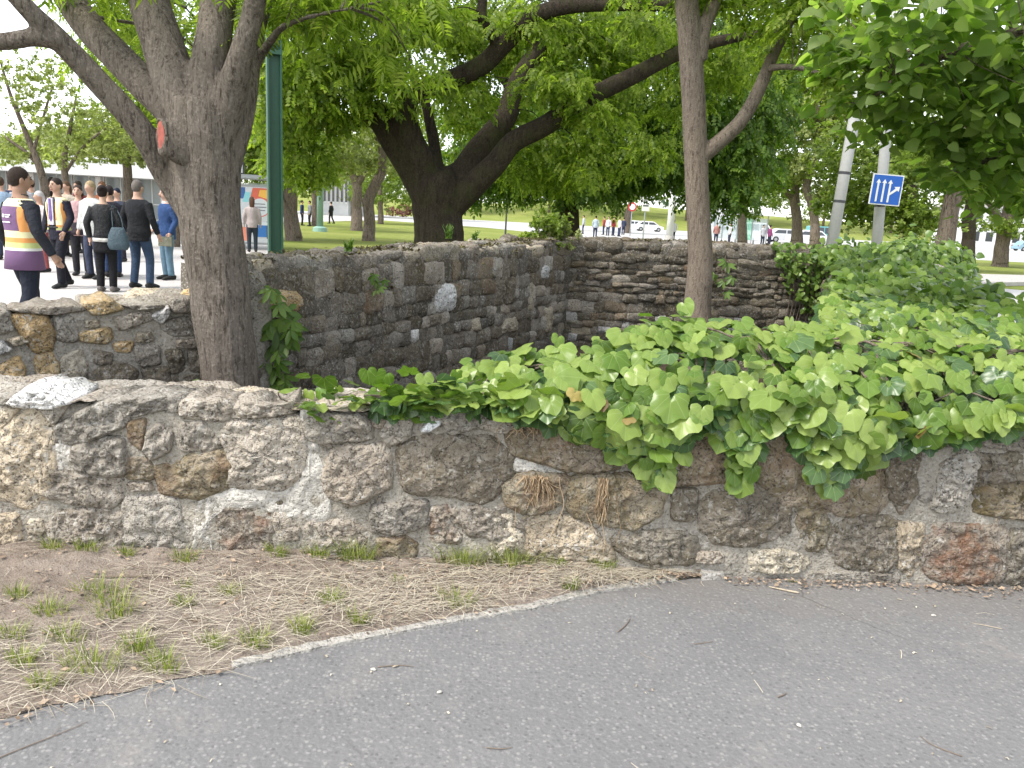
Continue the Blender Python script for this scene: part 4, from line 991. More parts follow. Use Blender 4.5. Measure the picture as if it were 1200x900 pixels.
park_tree('leafy tree showing between the fanned limbs of the leaning trunk', [([(205, 300, 26), (205, 250, 26), (200, 190, 26), (190, 100, 26)], [6, 5, 4, 2])], [bl(185, 110, 26, 1.0, 1.4, 1.2, 34), bl(205, 30, 26, 1.7, 1.6, 1.4, 38), bl(140, 90, 27, .7, 1.0, .6, 12)], SPR, 18, .7, .30, 'far', 24)
# lawn trees
park_tree('stout lawn tree with a thin dead limb leaning on its trunk beside the green mast', [([(344, 280, 34.5), (341, 255, 34.5), (338, 215, 34.5), (330, 170, 34.5), (322, 100, 34.5)], [10, 8.5, 9, 7, 4]), ([(349, 278, 34.3), (338, 250, 34.2), (326, 225, 34.2), (318, 205, 34.2)], [3.5, 3, 2.4, 1.6])],
          [bl(330, 170, 34, 2.0, 2.0, 1.2, 46), bl(290, 150, 34, 1.6, 2, 1.8, 40), bl(310, 90, 34, 2.4, 2.2, 2.2, 60), bl(280, 190, 33, 1.0, 1.0, .5, 14)], SPR, 22, .9, .34, 'far', 25)
park_tree('crooked lawn tree with a pale pruned knot on its bent trunk', [([(432, 279, 38), (433, 258, 38), (432, 236, 38), (440, 215, 38), (448, 198, 38), (446, 170, 38), (432, 145, 38), (420, 120, 38)], [7.5, 6.5, 6.5, 6, 5, 4, 3, 2]), ([(430, 245, 38), (426, 232, 38)], [4, 3])],
          [bl(420, 170, 38, 2.0, 2.0, 1.0, 34), bl(400, 185, 39, 1.4, 1.4, .7, 18), bl(450, 130, 38, 2.0, 2.0, 1.2, 26)], SPR, 18, .8, .34, 'far_pale', 26)
park_tree('dark forked lawn tree behind the crooked one', [([(418, 268, 52), (418, 245, 52), (419, 222, 52), (412, 200, 52), (400, 180, 52)], [7, 6, 5.5, 4, 3]), ([(420, 215, 52), (430, 195, 52), (436, 175, 52)], [4, 3, 2])],
          [bl(405, 180, 52, 3.0, 2.5, 1.6, 40), bl(440, 175, 53, 2.4, 2.4, 1.5, 30)], SPR, 18, 1.1, .42, 'far_pale', 27)
park_tree('straight thin dark tree beside the pale green mast', [([(369, 266, 58), (369, 240, 58), (369, 210, 58), (370, 160, 58)], [4, 3.6, 3.4, 2])], [bl(370, 180, 58, 3.0, 3, 2.2, 40)], SPR, 18, 1.2, .46, 'far', 28)
park_tree('small dark stemmed tree near the maroon shrub', [([(446, 258, 75), (446, 240, 75), (446, 220, 75), (450, 190, 75)], [3.4, 2.8, 2.4, 1.5])], [bl(445, 215, 75, 2.5, 2.5, 2.0, 34), bl(490, 215, 80, 3.5, 3, 2.2, 40), bl(440, 190, 80, 6, 3, 4, 60)], SPR, 16, 1.3, .50, 'far', 29)
park_tree('bent street tree beside the round road sign on the far kerb', [([(735, 276, 95), (735, 262, 95), (736, 250, 95), (742, 232, 95), (748, 215, 95)], [4.6, 4, 4, 3, 2])], [bl(745, 205, 95, 6, 4, 3, 50), bl(690, 215, 97, 5, 4, 3, 40)], SPR, 18, 1.6, .6, 'far', 30)
park_tree('twin trunked tree beside the tram shelter, darker stem', [([(934, 282, 46), (934, 262, 46), (932, 240, 46), (930, 215, 46), (920, 180, 46)], [7, 5.5, 5.5, 5, 3]), ([(932, 235, 46), (915, 218, 46), (900, 200, 46)], [4, 3, 2])],
          [bl(925, 170, 46, 2.8, 2.5, 2.2, 50), bl(900, 130, 47, 2.2, 2, 2.2, 36), bl(890, 215, 46, 1.4, 1.4, .8, 16)], SPR, 18, 1.0, .40, 'far', 31)
park_tree('light barked tree with side arm standing right of the twin trunk', [([(955, 282, 44), (955, 262, 44), (952, 240, 44), (945, 215, 44), (960, 170, 44), (955, 110, 44)], [6, 5, 5, 4.5, 4, 2]), ([(954, 245, 44), (965, 235, 44), (978, 232, 44)], [2.2, 1.8, 1.2])],
          [bl(960, 170, 44, 2.4, 2.2, 2.0, 60), bl(945, 110, 44, 2.0, 2.0, 2.0, 46), bl(985, 130, 45, 1.8, 1.8, 1.8, 40), bl(970, 220, 44, 1.0, 1.0, .6, 14), bl(930, 60, 46, 3, 2.5, 2.5, 50)], SPR, 20, .9, .38, 'far_pale', 32)
park_tree('low wide tree with spreading boughs behind the tram shelter', [([(870, 284, 62), (870, 262, 62), (872, 240, 62), (868, 215, 62)], [6, 5, 5, 3]), ([(870, 238, 62), (855, 222, 62), (842, 212, 62)], [4, 3, 2]), ([(872, 238, 62), (890, 222, 62), (905, 212, 62)], [4, 3, 2])],
          [bl(870, 205, 62, 4.0, 3.5, 1.6, 56), bl(905, 200, 62, 2.6, 2.6, 1.4, 30), bl(850, 215, 60, 1.6, 1.4, .8, 14)], SPR, 18, 1.2, .46, 'far', 33)
park_tree('bushy green tree behind the blue road sign', [([(1066, 300, 24), (1066, 270, 24), (1068, 230, 24), (1070, 180, 24)], [9, 7, 6, 4])], [bl(1065, 215, 24, 1.4, 1.4, 1.2, 80), bl(1020, 190, 25, 1.4, 1.4, 1.6, 70), bl(1085, 150, 25, 2.0, 1.8, 1.4, 70), bl(1000, 240, 26, 1.0, 1.0, .6, 26), bl(1075, 255, 23, .7, .7, .4, 18)], SPR, 20, .6, .24, 'far', 34)
park_tree('leaning grey trunk rising through boughs by the ivy corner', [([(1103, 320, 17), (1108, 275, 17), (1116, 235, 17), (1126, 195, 17), (1132, 150, 17), (1140, 80, 17)], [11, 10, 9, 8, 7, 5])], [bl(1150, 120, 17, 1.4, 1.2, .9, 50), bl(1110, 170, 17, 1.0, .8, .6, 26), bl(1160, 220, 18, .7, .7, .3, 14)], SPR, 16, .45, .20, 'far', 35)
park_tree('black upright trunk on the right hand lawn', [([(1133, 302, 38), (1135, 280, 38), (1136, 255, 38), (1140, 225, 38), (1138, 180, 38)], [8.5, 7, 7, 6.5, 4])], [bl(1140, 200, 38, 2.4, 2.2, 1.2, 46), bl(1180, 190, 38, 2.4, 2.2, 1.4, 40)], SPR, 18, .8, .34, 'feather_dark', 36, 'bark_dark')
park_tree('pale forked trunk on the right hand lawn', [([(1172, 309, 48), (1174, 290, 48), (1178, 265, 48), (1186, 235, 48), (1200, 195, 48), (1215, 150, 48)], [8.5, 7.5, 7.5, 6, 5, 4]), ([(1178, 262, 48), (1164, 245, 48), (1152, 228, 48)], [4.5, 3.5, 2.5])],
          [bl(1190, 190, 48, 3.4, 3, 2.2, 60), bl(1240, 220, 48, 3.0, 3, 1.8, 40), bl(1160, 262, 47, .9, .9, .25, 7), bl(1195, 266, 47, .9, .9, .25, 7)], SPR, 18, 1.0, .40, 'far', 37)
# the green mass of the boulevard trees that closes the view
rt = random.Random(9)
BPL = ['beyond the far end of the pavilion', 'behind the pavilion roof', 'over the near corner of the pavilion', 'far behind the bus shelter', 'far behind the green steel mast', 'behind the pale colonnaded building', 'far behind the massive dark tree', 'past the thin dark post', 'far behind the wall-top bush', 'behind the bent street tree', 'behind the white tapered mast', 'far behind the tram shelter', 'behind the twin trunked tree', 'far behind the blue road sign', 'far behind the leaning grey trunk', 'far behind the pale forked trunk', 'beyond the long white building']
def backdrop_tree(i, x, y, h, w, mat):
    t = empty('tree', (x, y, -.03)); mb = MB(); mb.tube([Vector((0, 0, -.1)), Vector((rt.uniform(-.2, .2), 0, h * .3)), Vector((rt.uniform(-.5, .5), 0, h * .7))], [.30, .24, .10], 8); mb.build('trunk', M['bark_far'], t, smooth=True)
    bs = [((x + rt.uniform(-.35, .35) * w, y + rt.uniform(-.3, .3) * w, h * rt.uniform(.22, .8)), (w * .42, w * .4, h * .18), 26) for _ in range(5)]
    crown(t, bs, SPR, 20, 1.3, .62, LM[mat], 60 + i, .5, .55, org=(x, y, -.03))
    tag(t, {'far': 'tall mid green', 'far_pale': 'tall pale yellowish green', 'feather_dark': 'tall deep green', 'far_blue': 'tall bluish green'}[mat] + ' boulevard tree ' + BPL[i], 'tree', 'boulevard trees beyond the far road')
for i, (px, Y, h, w, mat) in enumerate(((-40, 95, 13, 12, 'far_pale'), (60, 100, 10, 13, 'far_pale'), (150, 105, 11, 13, 'far'), (250, 110, 16, 14, 'far_pale'), (330, 118, 17, 14, 'far'), (410, 122, 16, 13, 'far_pale'), (490, 128, 18, 14, 'far'), (560, 165, 16, 13, 'far_pale'), (640, 165, 18, 15, 'far'),
                                        (720, 165, 18, 15, 'feather_dark'), (800, 165, 17, 15, 'far_blue'), (880, 165, 18, 15, 'far'), (960, 165, 18, 15, 'far_pale'), (1040, 165, 18, 15, 'far'), (1110, 165, 17, 15, 'feather_dark'), (1190, 170, 17, 15, 'far'), (1270, 160, 17, 15, 'far'))):
    p = at(px, 300, Y); backdrop_tree(i, p.x, Y, h, w, mat)  # on the bank or level ground
# maroon shrub on the lawn
def shrub(label, px, py, rx, rz, mat, seed, name='shrub', n=26, ls=.3, cat='shrub', Y=None):
    b = gp(px, py) if Y is None else at(px, py, Y); b.z = -.03 if Y is None else b.z
    t = empty(name, b); tag(t, label, cat); mb = MB()
    r = random.Random(seed)
    for i in range(5):
        e = Vector((r.uniform(-.5, .5) * rx, r.uniform(-.5, .5) * rx, rz * 1.2)); mb.tube([Vector((0, 0, -.05)), e * .5 + Vector((0, 0, .1 * rz)), e], [.03 * rx, .02 * rx, .008 * rx], 5)
    mb.build('stems', M['bark_far'], t, smooth=True)
    crown(t, [((b.x, b.y, b.z + rz * .9), (rx, rx, rz * .8), n)], SPR, 14, .35 * rx, ls, LM[mat], seed, .3, .6, org=b, name='foliage', zmin=b.z)
    return t
shrub('round maroon leaved shrub on the far lawn', 471, 254, 2.6, 1.2, 'maroon', 81, ls=.5)
shrub('grey green shrub beside the maroon one', 450, 250, 2.4, 1.1, 'far_blue', 82, ls=.5)
shrub('blue green bush under the white street mast', 802, 262, 2.6, 1.7, 'far_blue', 83, ls=.5)
# ------------------------------------------------------------------ ivy
LM['ivy'] = leaf_mat('young_ivy_leaves', (0.112, 0.198, 0.028), (0.29, 0.372, 0.095), 0.42, veins=True, gloss=0.30)
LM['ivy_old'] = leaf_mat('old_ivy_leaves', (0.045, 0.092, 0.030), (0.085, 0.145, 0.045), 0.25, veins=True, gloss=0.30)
LM['ivy_small'] = leaf_mat('wall_ivy_leaves', (0.090, 0.165, 0.026), (0.22, 0.305, 0.07), 0.4, gloss=0.33)
LM['creeper'] = leaf_mat('creeper_leaves', (0.075, 0.145, 0.022), (0.15, 0.235, 0.05), 0.45, gloss=0.4)
def ivy_leaf(seed, lobes):
    """lobed, heart-based blade about 1 unit long, folded along its ribs; stalk end at the origin"""
    r = random.Random(seed); out = []
    if lobes: ctl = [(0, 0), (14, .40), (30, .56), (48, .62), (66, .66), (84, .60), (104, .58), (124, .62), (146, .56), (168, .50), (180, .46)]
    else: ctl = [(0, 0), (14, .34), (34, .52), (58, .58), (90, .57), (122, .58), (150, .60), (170, .62), (180, .66)]
    ang, rad = zip(*ctl); n = 26; c = Vector((0, .40))
    for i in range(n):
        a = 360 * i / n; b = a if a <= 180 else 360 - a     # 0 = stalk notch (-Y), 180 = tip (+Y)
        rr = float(np.interp(b, ang, rad)) if b > 8 else .18
        if lobes:
            for pk, am in ((180, .26), (108, .14), (52, .10)): rr += am * math.exp(-((b - pk) / 20) ** 2)
        else: rr += .05 * math.exp(-((b - 180) / 14) ** 2)
        rr *= r.uniform(.95, 1.05)
        th = math.radians(-90 + (a if True else 0)); out.append((rr * math.cos(th) * (.98 if lobes else .96), .42 + rr * math.sin(th)))
    v, uv = [], []
    def zed(x, y): return .10 * abs(x) * (1.2 - abs(x)) * 2.2 - .30 * x * x - .16 * max(0, y - .35) ** 2 + .035 * math.sin(9 * x + seed) * math.cos(8 * y + seed)
    for t in (.0, .35, .7, 1.0):
        for x, y in (out if t else [(0, .42)]):
            X, Yy = x * t, .42 + (y - .42) * t; v.append((X, Yy, zed(X, Yy) + (r.uniform(-.02, .02) if t == 1 else 0))); uv.append((X, Yy - .02))
    f = [(0, 1 + i, 1 + (i + 1) % n) for i in range(n)] + [(1 + k * n + i, 1 + (k + 1) * n + i, 1 + (k + 1) * n + (i + 1) % n, 1 + k * n + (i + 1) % n) for k in range(2) for i in range(n)]
    me = mesh('leaf', v, f); l = me.uv_layers.new(name='UVMap')
    for lp in me.loops: l.data[lp.index].uv = uv[lp.vertex_index]
    return me
IVY = [ivy_leaf(i, i % 3 == 1) for i in range(9)]
for m_ in IVY: m_.materials.append(LM['ivy'])
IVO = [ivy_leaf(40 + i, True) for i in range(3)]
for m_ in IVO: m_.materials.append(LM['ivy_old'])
def leaf_frame(nrm, down, r, spread=0.5):
    """blade lying near the given normal with its tip hanging along 'down'"""
    n = (Vector(nrm) + Vector((r.uniform(-1, 1), r.uniform(-1, 1), r.uniform(-1, 1))) * spread).normalized()
    d = (Vector(down) + Vector((r.uniform(-1, 1), r.uniform(-1, 1), r.uniform(-1, 1))) * .75); d = (d - n * d.dot(n)).normalized()
    x = d.cross(n); return Matrix((x, d, n)).transposed()
IV = empty('ivy_plant', (0.9, 3.6, 0.7)); tag(IV, 'bright green large-leaved ivy spilling over the front wall in hanging clumps', 'ivy')
LOWX, LOWZ = zip(*[(-.95, .82), (-.8, .82), (-.47, .83), (-.22, .84), (.01, .83), (.16, .79), (.32, .72), (.46, .70), (.54, .60), (.60, .50), (.69, .46), (.75, .58), (.80, .79), (.9, .81), (.95, .58), (1.02, .50), (1.08, .56), (1.12, .82), (1.24, .83), (1.31, .66), (1.38, .52), (1.5, .48), (1.58, .50), (1.66, .70), (1.8, .77), (2.07, .82), (2.3, .88), (3.0, .86), (4.2, .86)])
CRX, CRZ = zip(*[(-1.0, .74), (-.9, .74), (-.66, .77), (-.5, .80), (-.33, .83), (-.13, .91), (.07, .955), (.27, .97), (.47, 1.02), (.63, 1.10), (.79, 1.13), (.96, 1.08), (1.08, 1.11), (1.4, 1.10), (4.3, 1.05)])
ri = random.Random(8); leaves = []
def face_y(x): return 3.45 + 0.035 * x
def put(p, nrm, down, size, old=False, spread=.5): leaves.append((Vector(p), nrm, down, size, old, spread))
def arc(x, s):
    """cross-section over the wall: 0 = hanging tip, .4 = wall edge, .75 = crest, 1 = behind"""
    lo, cz = lerp(LOWX, LOWZ, x), lerp(CRX, CRZ, x); y0 = face_y(x); b = max(0.04, (cz - .72) * .45)
    wide = lerp((-1, -.6, -.2, .4, 1.0, 1.5), (.10, .14, .30, .5, .75, .9), x)
    pts = [(y0 - .045, lo), (y0 - .06 - b * .4, max(lo + .02, .76)), (y0 - .02 - b * .3, .78 + (cz - .78) * .45), (y0 + .30 * wide / .5 * .6, cz - .02), (y0 + .2 + wide * .5, cz), (y0 + .22 + wide, cz - .16)]
    k = s * (len(pts) - 1); i = min(len(pts) - 2, int(k)); t = k - i
    y, z = pts[i][0] + (pts[i + 1][0] - pts[i][0]) * t, pts[i][1] + (pts[i + 1][1] - pts[i][1]) * t
    n = Vector((0, -(pts[i + 1][1] - pts[i][1]), (pts[i + 1][0] - pts[i][0]))).normalized()
    return Vector((x, y, z)), Vector((0, n.y, n.z))
x = -.92
while x < 4.15:
    dens = lerp((-1, -.8, -.5, -.2, .2, 4), (3.5, 7, 11, 16, 21, 21), x) * (1 if x < 2.6 else .6)
    lo = lerp(LOWX, LOWZ, x); dens *= (1.25 if lo < .65 else 1)
    for _ in range(int(dens * .62 + ri.random())):
        s = ri.random() ** .9; xx = x + ri.uniform(-.035, .035); p, n = arc(xx, s)
        bump = .03 * fbm(Vector((xx * 6, s * 5, 0))) + ri.uniform(-.075, .035)
        p = p + n * bump; n2 = (n + Vector((0, -.55, .35))).normalized()
        size = ri.choice((ri.uniform(.048, .08), ri.uniform(.07, .11), ri.uniform(.085, .125))) * (0.68 if x < -.45 else .8 if x < -.1 else 1) * (.8 if lo < .6 and s < .12 else 1)
        put(p, n2, (ri.uniform(-.5, .5), -.6, -.9), size, ri.random() < .10, .45)
    x += .033
# hanging clumps
for xa, xb, zl in ((.49, .80, .41), (.90, 1.13, .44), (1.26, 1.66, .43)):
    for _ in range(int(150 * (xb - xa))):
        xx = ri.uniform(xa, xb); k = ri.random(); z = zl + .02 + (.74 - zl) * k
        if abs((xx - xa) / (xb - xa) - .5) > .2 + .35 * k: continue
        put((xx, face_y(xx) - .06 - .05 * ri.random(), z + .05), (0, -.85, .45), (ri.uniform(-.35, .35), -.25, -1), ri.uniform(.06, .105), ri.random() < .14, .38)
# raised shoots on the mound
for px, py, Y in ((800, 352, 3.95), (798, 362, 3.95), (925, 372, 4.05), (655, 392, 3.9), (430, 430, 3.7), (375, 452, 3.62), (362, 456, 3.6), (390, 448, 3.65), (815, 372, 3.9), (745, 385, 3.85)):
    p = at(px, py, Y); put(p, (0, -.7, .6), (0, -.2, -1), ri.uniform(.05, .09), False, .6)
# plateau over the thick right wall (near part with large leaves)
def inner(y): return lerp([p[1] for p in IN_], [p[0] for p in IN_], y)
def outer(y): return lerp([p[1] for p in OUT_], [p[0] for p in OUT_], y)
for _ in range(720):
    y = 4.1 + 2.4 * ri.random() ** 1.1; a, b = inner(y) - .12, outer(y); xx = a + (b - a) * ri.random()
    if xx / y > .74: continue
    put((xx, y, ivy_z(xx, y) + ri.uniform(-.05, .03)), (0, -.5, .8), (ri.uniform(-.5, .5), -.8, -.6), ri.uniform(.05, .11), ri.random() < .08)
# skirts over the inner edge
for _ in range(150):
    y = ri.uniform(4.0, 6.4); xx = inner(y) - ri.uniform(.02, .12); put((xx, y, ivy_z(xx, y) - ri.random() ** 1.5 * .5), (-.7, -.5, .4), (0, -.1, -1), ri.uniform(.06, .11), ri.random() < .2)
org = IV.location.copy()
order = sorted(range(len(leaves)), key=lambda i: -leaves[i][3] / max(1, leaves[i][0].y) * (1.4 if leaves[i][0].x / leaves[i][0].y < .66 and leaves[i][0].x / leaves[i][0].y > -.4 else .3))
single = set(order[:290]); V, F, UV = [], [], []
for i, (p, n, d, sz, old, sp) in enumerate(leaves):
    me = ri.choice(IVO if old else IVY); Mx = leaf_frame(n, d, ri, sp)
    if i in single:
        o = obj('leaf', me, None, IV, p - org); o.rotation_euler = Mx.to_euler(); o.scale = (sz, sz, sz)
def joined_leaves(name, parent, items, meshes, r, mat, org):
    V, F, U = [], [], []; b = 0
    for p, n, d, sz, sp in items:
        me = r.choice(meshes); Mx = leaf_frame(n, d, r, sp)
        V += [Mx @ v.co * sz + p - org for v in me.vertices]; F += [tuple(k + b for k in q.vertices) for q in me.polygons]; b += len(me.vertices)
        U += [tuple(u.uv) for u in me.uv_layers[0].data]
    me = mesh(name, V, F); l = me.uv_layers.new(name='UVMap'); l.data.foreach_set('uv', np.array(U, np.float32).ravel())
    o = obj(name, me, mat, parent); return tag(o, kind='stuff')
rest = [leaves[i] for i in range(len(leaves)) if i not in single]
joined_leaves('foliage', IV, [(p, n, d, s, sp) for p, n, d, s, o, sp in rest if not o], IVY, ri, LM['ivy'], org)
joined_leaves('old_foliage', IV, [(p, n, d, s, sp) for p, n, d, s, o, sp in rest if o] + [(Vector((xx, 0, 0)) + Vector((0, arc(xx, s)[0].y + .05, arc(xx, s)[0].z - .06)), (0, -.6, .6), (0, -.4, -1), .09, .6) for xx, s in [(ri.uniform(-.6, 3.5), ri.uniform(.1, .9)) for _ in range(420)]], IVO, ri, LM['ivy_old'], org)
sm = MB()
for _ in range(60):
    xx = ri.uniform(-.8, 3.2); lo, _n = arc(xx, .05), 0; pts = [arc(xx + ri.uniform(-.1, .1) * k, .62 - .62 * k / 4 + .02)[0] + Vector((0, .05, -.05)) - org for k in range(5)]
    sm.tube(pts, [.006, .005, .004, .0035, .002], 5, 3)
for _ in range(40):
    xx = ri.uniform(-.9, 2.5); z = arc(xx, .7)[0]; sm.tube([z - org + Vector((0, 0, -.06)), z - org + Vector((.15, .03, -.02)), z - org + Vector((.3, -.02, -.07))], [.006, .006, .004], 5, 3)
tag(sm.build('stems', M['bark_slim'], IV, smooth=True), kind='stuff')
LM['ivy_brown'] = leaf_mat('withered_ivy_leaves', (0.16, 0.10, 0.035), (0.32, 0.26, 0.08), 0.3, gloss=.6)
joined_leaves('withered_foliage', IV, [(arc(xx, s)[0] + Vector((0, -.02, .01)), (0, -.6, .6), (ri.uniform(-.5, .5), -.4, -1), ri.uniform(.04, .075), .7) for xx, s in [(ri.uniform(-.3, 2.6), ri.uniform(.15, .95)) for _ in range(7)]], IVY[:3], ri, LM['ivy_brown'], org)
# smaller, darker ivy of the corner behind
IV2 = empty('ivy_plant', (4.0, 9.0, 1.0)); tag(IV2, 'dense small-leaved dark ivy wrapping the far corner of the enclosure below the road sign', 'ivy'); o2 = IV2.location.copy()
it = []
for _ in range(2000):
    y = 6.2 + 4.5 * ri.random(); a, b = inner(y) - .15, outer(y) + .05; xx = a + (b - a) * ri.random(); up = .20 * max(0, fbm(Vector((xx * 2.1, y * 2.1, 5)))) + (.12 * ri.random() if ri.random() < .06 else 0) * (2.2 if y > 8.8 else 1)
    it.append((Vector((xx, y, ivy_z(xx, y) + up + ri.uniform(-.05, .06) + (.10 if y > 9.2 and xx > 4.3 else 0))), (0, -.6, .7), (0, -.6, -.8), ri.uniform(.06, .115), .75))
dirb = (PR_ - PC_).normalized()
for _ in range(1500):   # over the end of the back wall and down its face
    t = 2.62 + 2.1 * ri.random() ** .8; p = PC_ + dirb * t; k = ri.random(); zlow = lerp((2.6, 2.9, 3.3, 4.5), (1.2, .75, .35, .3), t)
    z = zlow + (1.42 - zlow) * ri.random() ** .7
    it.append((Vector((p.x + dirb.y * .06, p.y - .10 - .10 * ri.random() + (.35 * ri.random() if z > 1.3 else 0), z)), (0, -.8, .45), (0, -.2, -1), ri.uniform(.045, .08), .6))
for _ in range(420):    # loose skirt in the inner corner
    y = ri.uniform(6.4, 9.8); xx = inner(y) - ri.uniform(.02, .2); it.append((Vector((xx, y, ivy_z(xx, y) - ri.random() ** 1.3 * .75)), (-.6, -.6, .4), (0, -.2, -1), ri.uniform(.06, .095), .6))
for _ in range(500):    # bushy crown at the far end
    u = Vector((ri.gauss(0, 1), ri.gauss(0, 1), abs(ri.gauss(0, 1)))).normalized(); c = at(1085, 298, 9.6); k_ = ri.uniform(.6, 1.15); it.append((c + Vector((u.x * .5 * k_, u.y * .5, u.z * .24 * k_ - .05)), (u.x, u.y - .3, u.z + .3), (u.x, u.y, -.8), ri.uniform(.05, .08), .6))
BRN = [ivy_leaf(90 + i, i == 1) for i in range(2)]
LOWP = [ivy_leaf(70 + i, i == 0) for i in range(3)]
def simple_leaf(seed):
    me = mesh('leaf', [(0, 0, 0), (.34, .08, -.08), (.46, .38, -.10), (.22, .78, -.06), (0, 1.0, -.12), (-.22, .78, -.06), (-.46, .38, -.10), (-.34, .08, -.08), (0, .4, .02)], [(8, i, (i + 1) % 8) for i in range(8)]); l = me.uv_layers.new(name='UVMap'); return me
SMP = [simple_leaf(0)]
joined_leaves('foliage', IV2, it, SMP, ri, LM['ivy_small'], o2)
sm = MB()
for _ in range(30):
    p = PC_ + dirb * ri.uniform(2.8, 4.4); sm.tube([Vector((p.x, p.y - .03, 1.3)) - o2, Vector((p.x + .1, p.y - .06, .8)) - o2, Vector((p.x + .05, p.y - .04, .3)) - o2], [.01, .008, .006], 5, 3)
tag(sm.build('stems', M['bark_slim'], IV2, smooth=True), kind='stuff')
# ------------------------------------------------------------------ five-fingered creeper on the dark wall
def palmate(seed):
    r = random.Random(seed); v, f = [], []
    for k, (a, L) in enumerate(((0, 1.0), (48, .9), (-48, .9), (100, .62), (-100, .62))):
        a = R(a + r.uniform(-7, 7)); d = Vector((math.sin(a), math.cos(a), -.18 + r.uniform(-.1, .1))); s = Vector((math.cos(a), -math.sin(a), 0)); b = len(v)
        for t, w in ((0.0, .02), (.3, .14), (.6, .20), (.82, .12), (1.0, 0.0)):
            c = d * (t * L) + Vector((0, 0, -.18 * t * t)); v += [c - s * w * L + Vector((0, 0, .05 * w)), c + s * w * L + Vector((0, 0, .05 * w)), c + Vector((0, 0, -.03))]
        for q in range(4):
            o = b + q * 3; f += [(o, o + 2, o + 5, o + 3), (o + 2, o + 1, o + 4, o + 5)]
    return mesh('leaf', v, f)
PALM = [palmate(i) for i in range(4)]
for m_ in PALM: m_.materials.append(LM['creeper'])
def creeper(label, spots, stem_pts, Y, size, seed, cat='creeper'):
    b = at(*stem_pts[0], Y); t = empty('creeper', b); tag(t, label, cat); r = random.Random(seed); mb = MB()
    mb.tube([at(*p, Y + .06) - b for p in stem_pts], [.006] * (len(stem_pts) - 1) + [.002], 5, 4)
    for i, (px, py) in enumerate(spots):
        p = at(px, py, Y - r.uniform(0, .10)); o = obj('leaf', r.choice(PALM), None, t, p - b); o.rotation_euler = leaf_frame((0, -.8, .55), (r.uniform(-.8, .8), -.3, -.8), r, .35).to_euler(); sz = size * r.uniform(.75, 1.15); o.scale = (sz, sz, sz)
        q = min((at(*s_, Y + .05) for s_ in stem_pts), key=lambda k: (k - p).length); mb.tube([q - b, (q + p) / 2 - b + Vector((0, -.01, .02)), p - b], [.003, .0025, .0015], 4)
    tag(mb.build('stems', M['bark_slim'], t, smooth=True), kind='stuff')
creeper('five-fingered creeper climbing the wall right beside the leaning trunk', [(314, 350), (318, 338), (308, 372), (318, 376), (326, 357), (335, 365), (342, 376), (348, 382), (332, 372), (324, 388), (330, 396), (344, 394), (312, 380), (318, 404), (326, 412), (336, 404), (314, 418), (322, 432), (330, 440), (312, 442), (318, 450), (334, 448), (326, 424), (340, 386), (328, 345)], [(322, 460), (324, 430), (326, 400), (324, 370), (318, 338)], 5.25, .12, 3)
creeper('small creeper tuft sprouting behind the front wall at the trunk foot', [(216, 455), (222, 452), (230, 458), (224, 462), (210, 459)], [(222, 475), (222, 456)], 4.55, .09, 4)
creeper('thin creeper with few leaves on the wall behind the slim tree', [(834, 318), (838, 322), (850, 306), (852, 310), (832, 324), (848, 330), (852, 342), (858, 325)], [(846, 362), (848, 340), (846, 318), (850, 300)], 10.2, .13, 5)
creeper('pale dry creeper hanging from the dark wall coping', [(438, 322), (442, 330), (446, 336), (440, 340), (452, 328)], [(446, 345), (440, 328), (437, 316)], 6.25, .07, 6)
# tufts on the wall crown
def sprig(label, px, py, Y, h, n, seed, w=.012, mat='creeper', spread=.5, cat='weed', name='weed'):
    r = random.Random(seed); b = at(px, py, Y); mb = MB()
    for i in range(n):
        a = r.uniform(0, 6.28); d = Vector((math.cos(a), math.sin(a), 0)) * r.uniform(.1, spread); L = h * r.uniform(.6, 1.1); s = Vector((-math.sin(a), math.cos(a), 0)) * w
        p = [Vector((r.uniform(-.03, .03), r.uniform(-.03, .03), -.03)) + d * L * t * t + Vector((0, 0, L * t * (1 - .25 * t * spread))) for t in (0, .4, .75, 1)]
        mb.add([p[0] - s, p[0] + s, p[1] - s, p[1] + s, p[2] - s * .7, p[2] + s * .7, p[3]], [(0, 1, 3, 2), (2, 3, 5, 4), (4, 5, 6)])
    return tag(mb.build(name, LM[mat], None, b), label, cat)
sprig('grassy weed tuft on the wall top before the massive dark tree', 526, 276, 7.9, .16, 26, 1, .006)
sprig('thin weed on the wall crown near the green mast', 408, 290, 6.2, .13, 14, 2, .010, spread=.8)
sprig('straggly weed on the wall crown right of the massive tree', 556, 278, 8.3, .13, 18, 3, .007, spread=.9)
shrub('leafy green bush growing out of the inner corner of the wall top', 638, 292, .27, .24, 'far', 91, n=22, ls=.10, cat='bush', name='bush', Y=9.85)
shrub('yellowish dry bush on the wall top beside the leafy green bush', 660, 289, .16, .16, 'far_pale', 92, n=8, ls=.09, cat='bush', name='bush', Y=9.9)
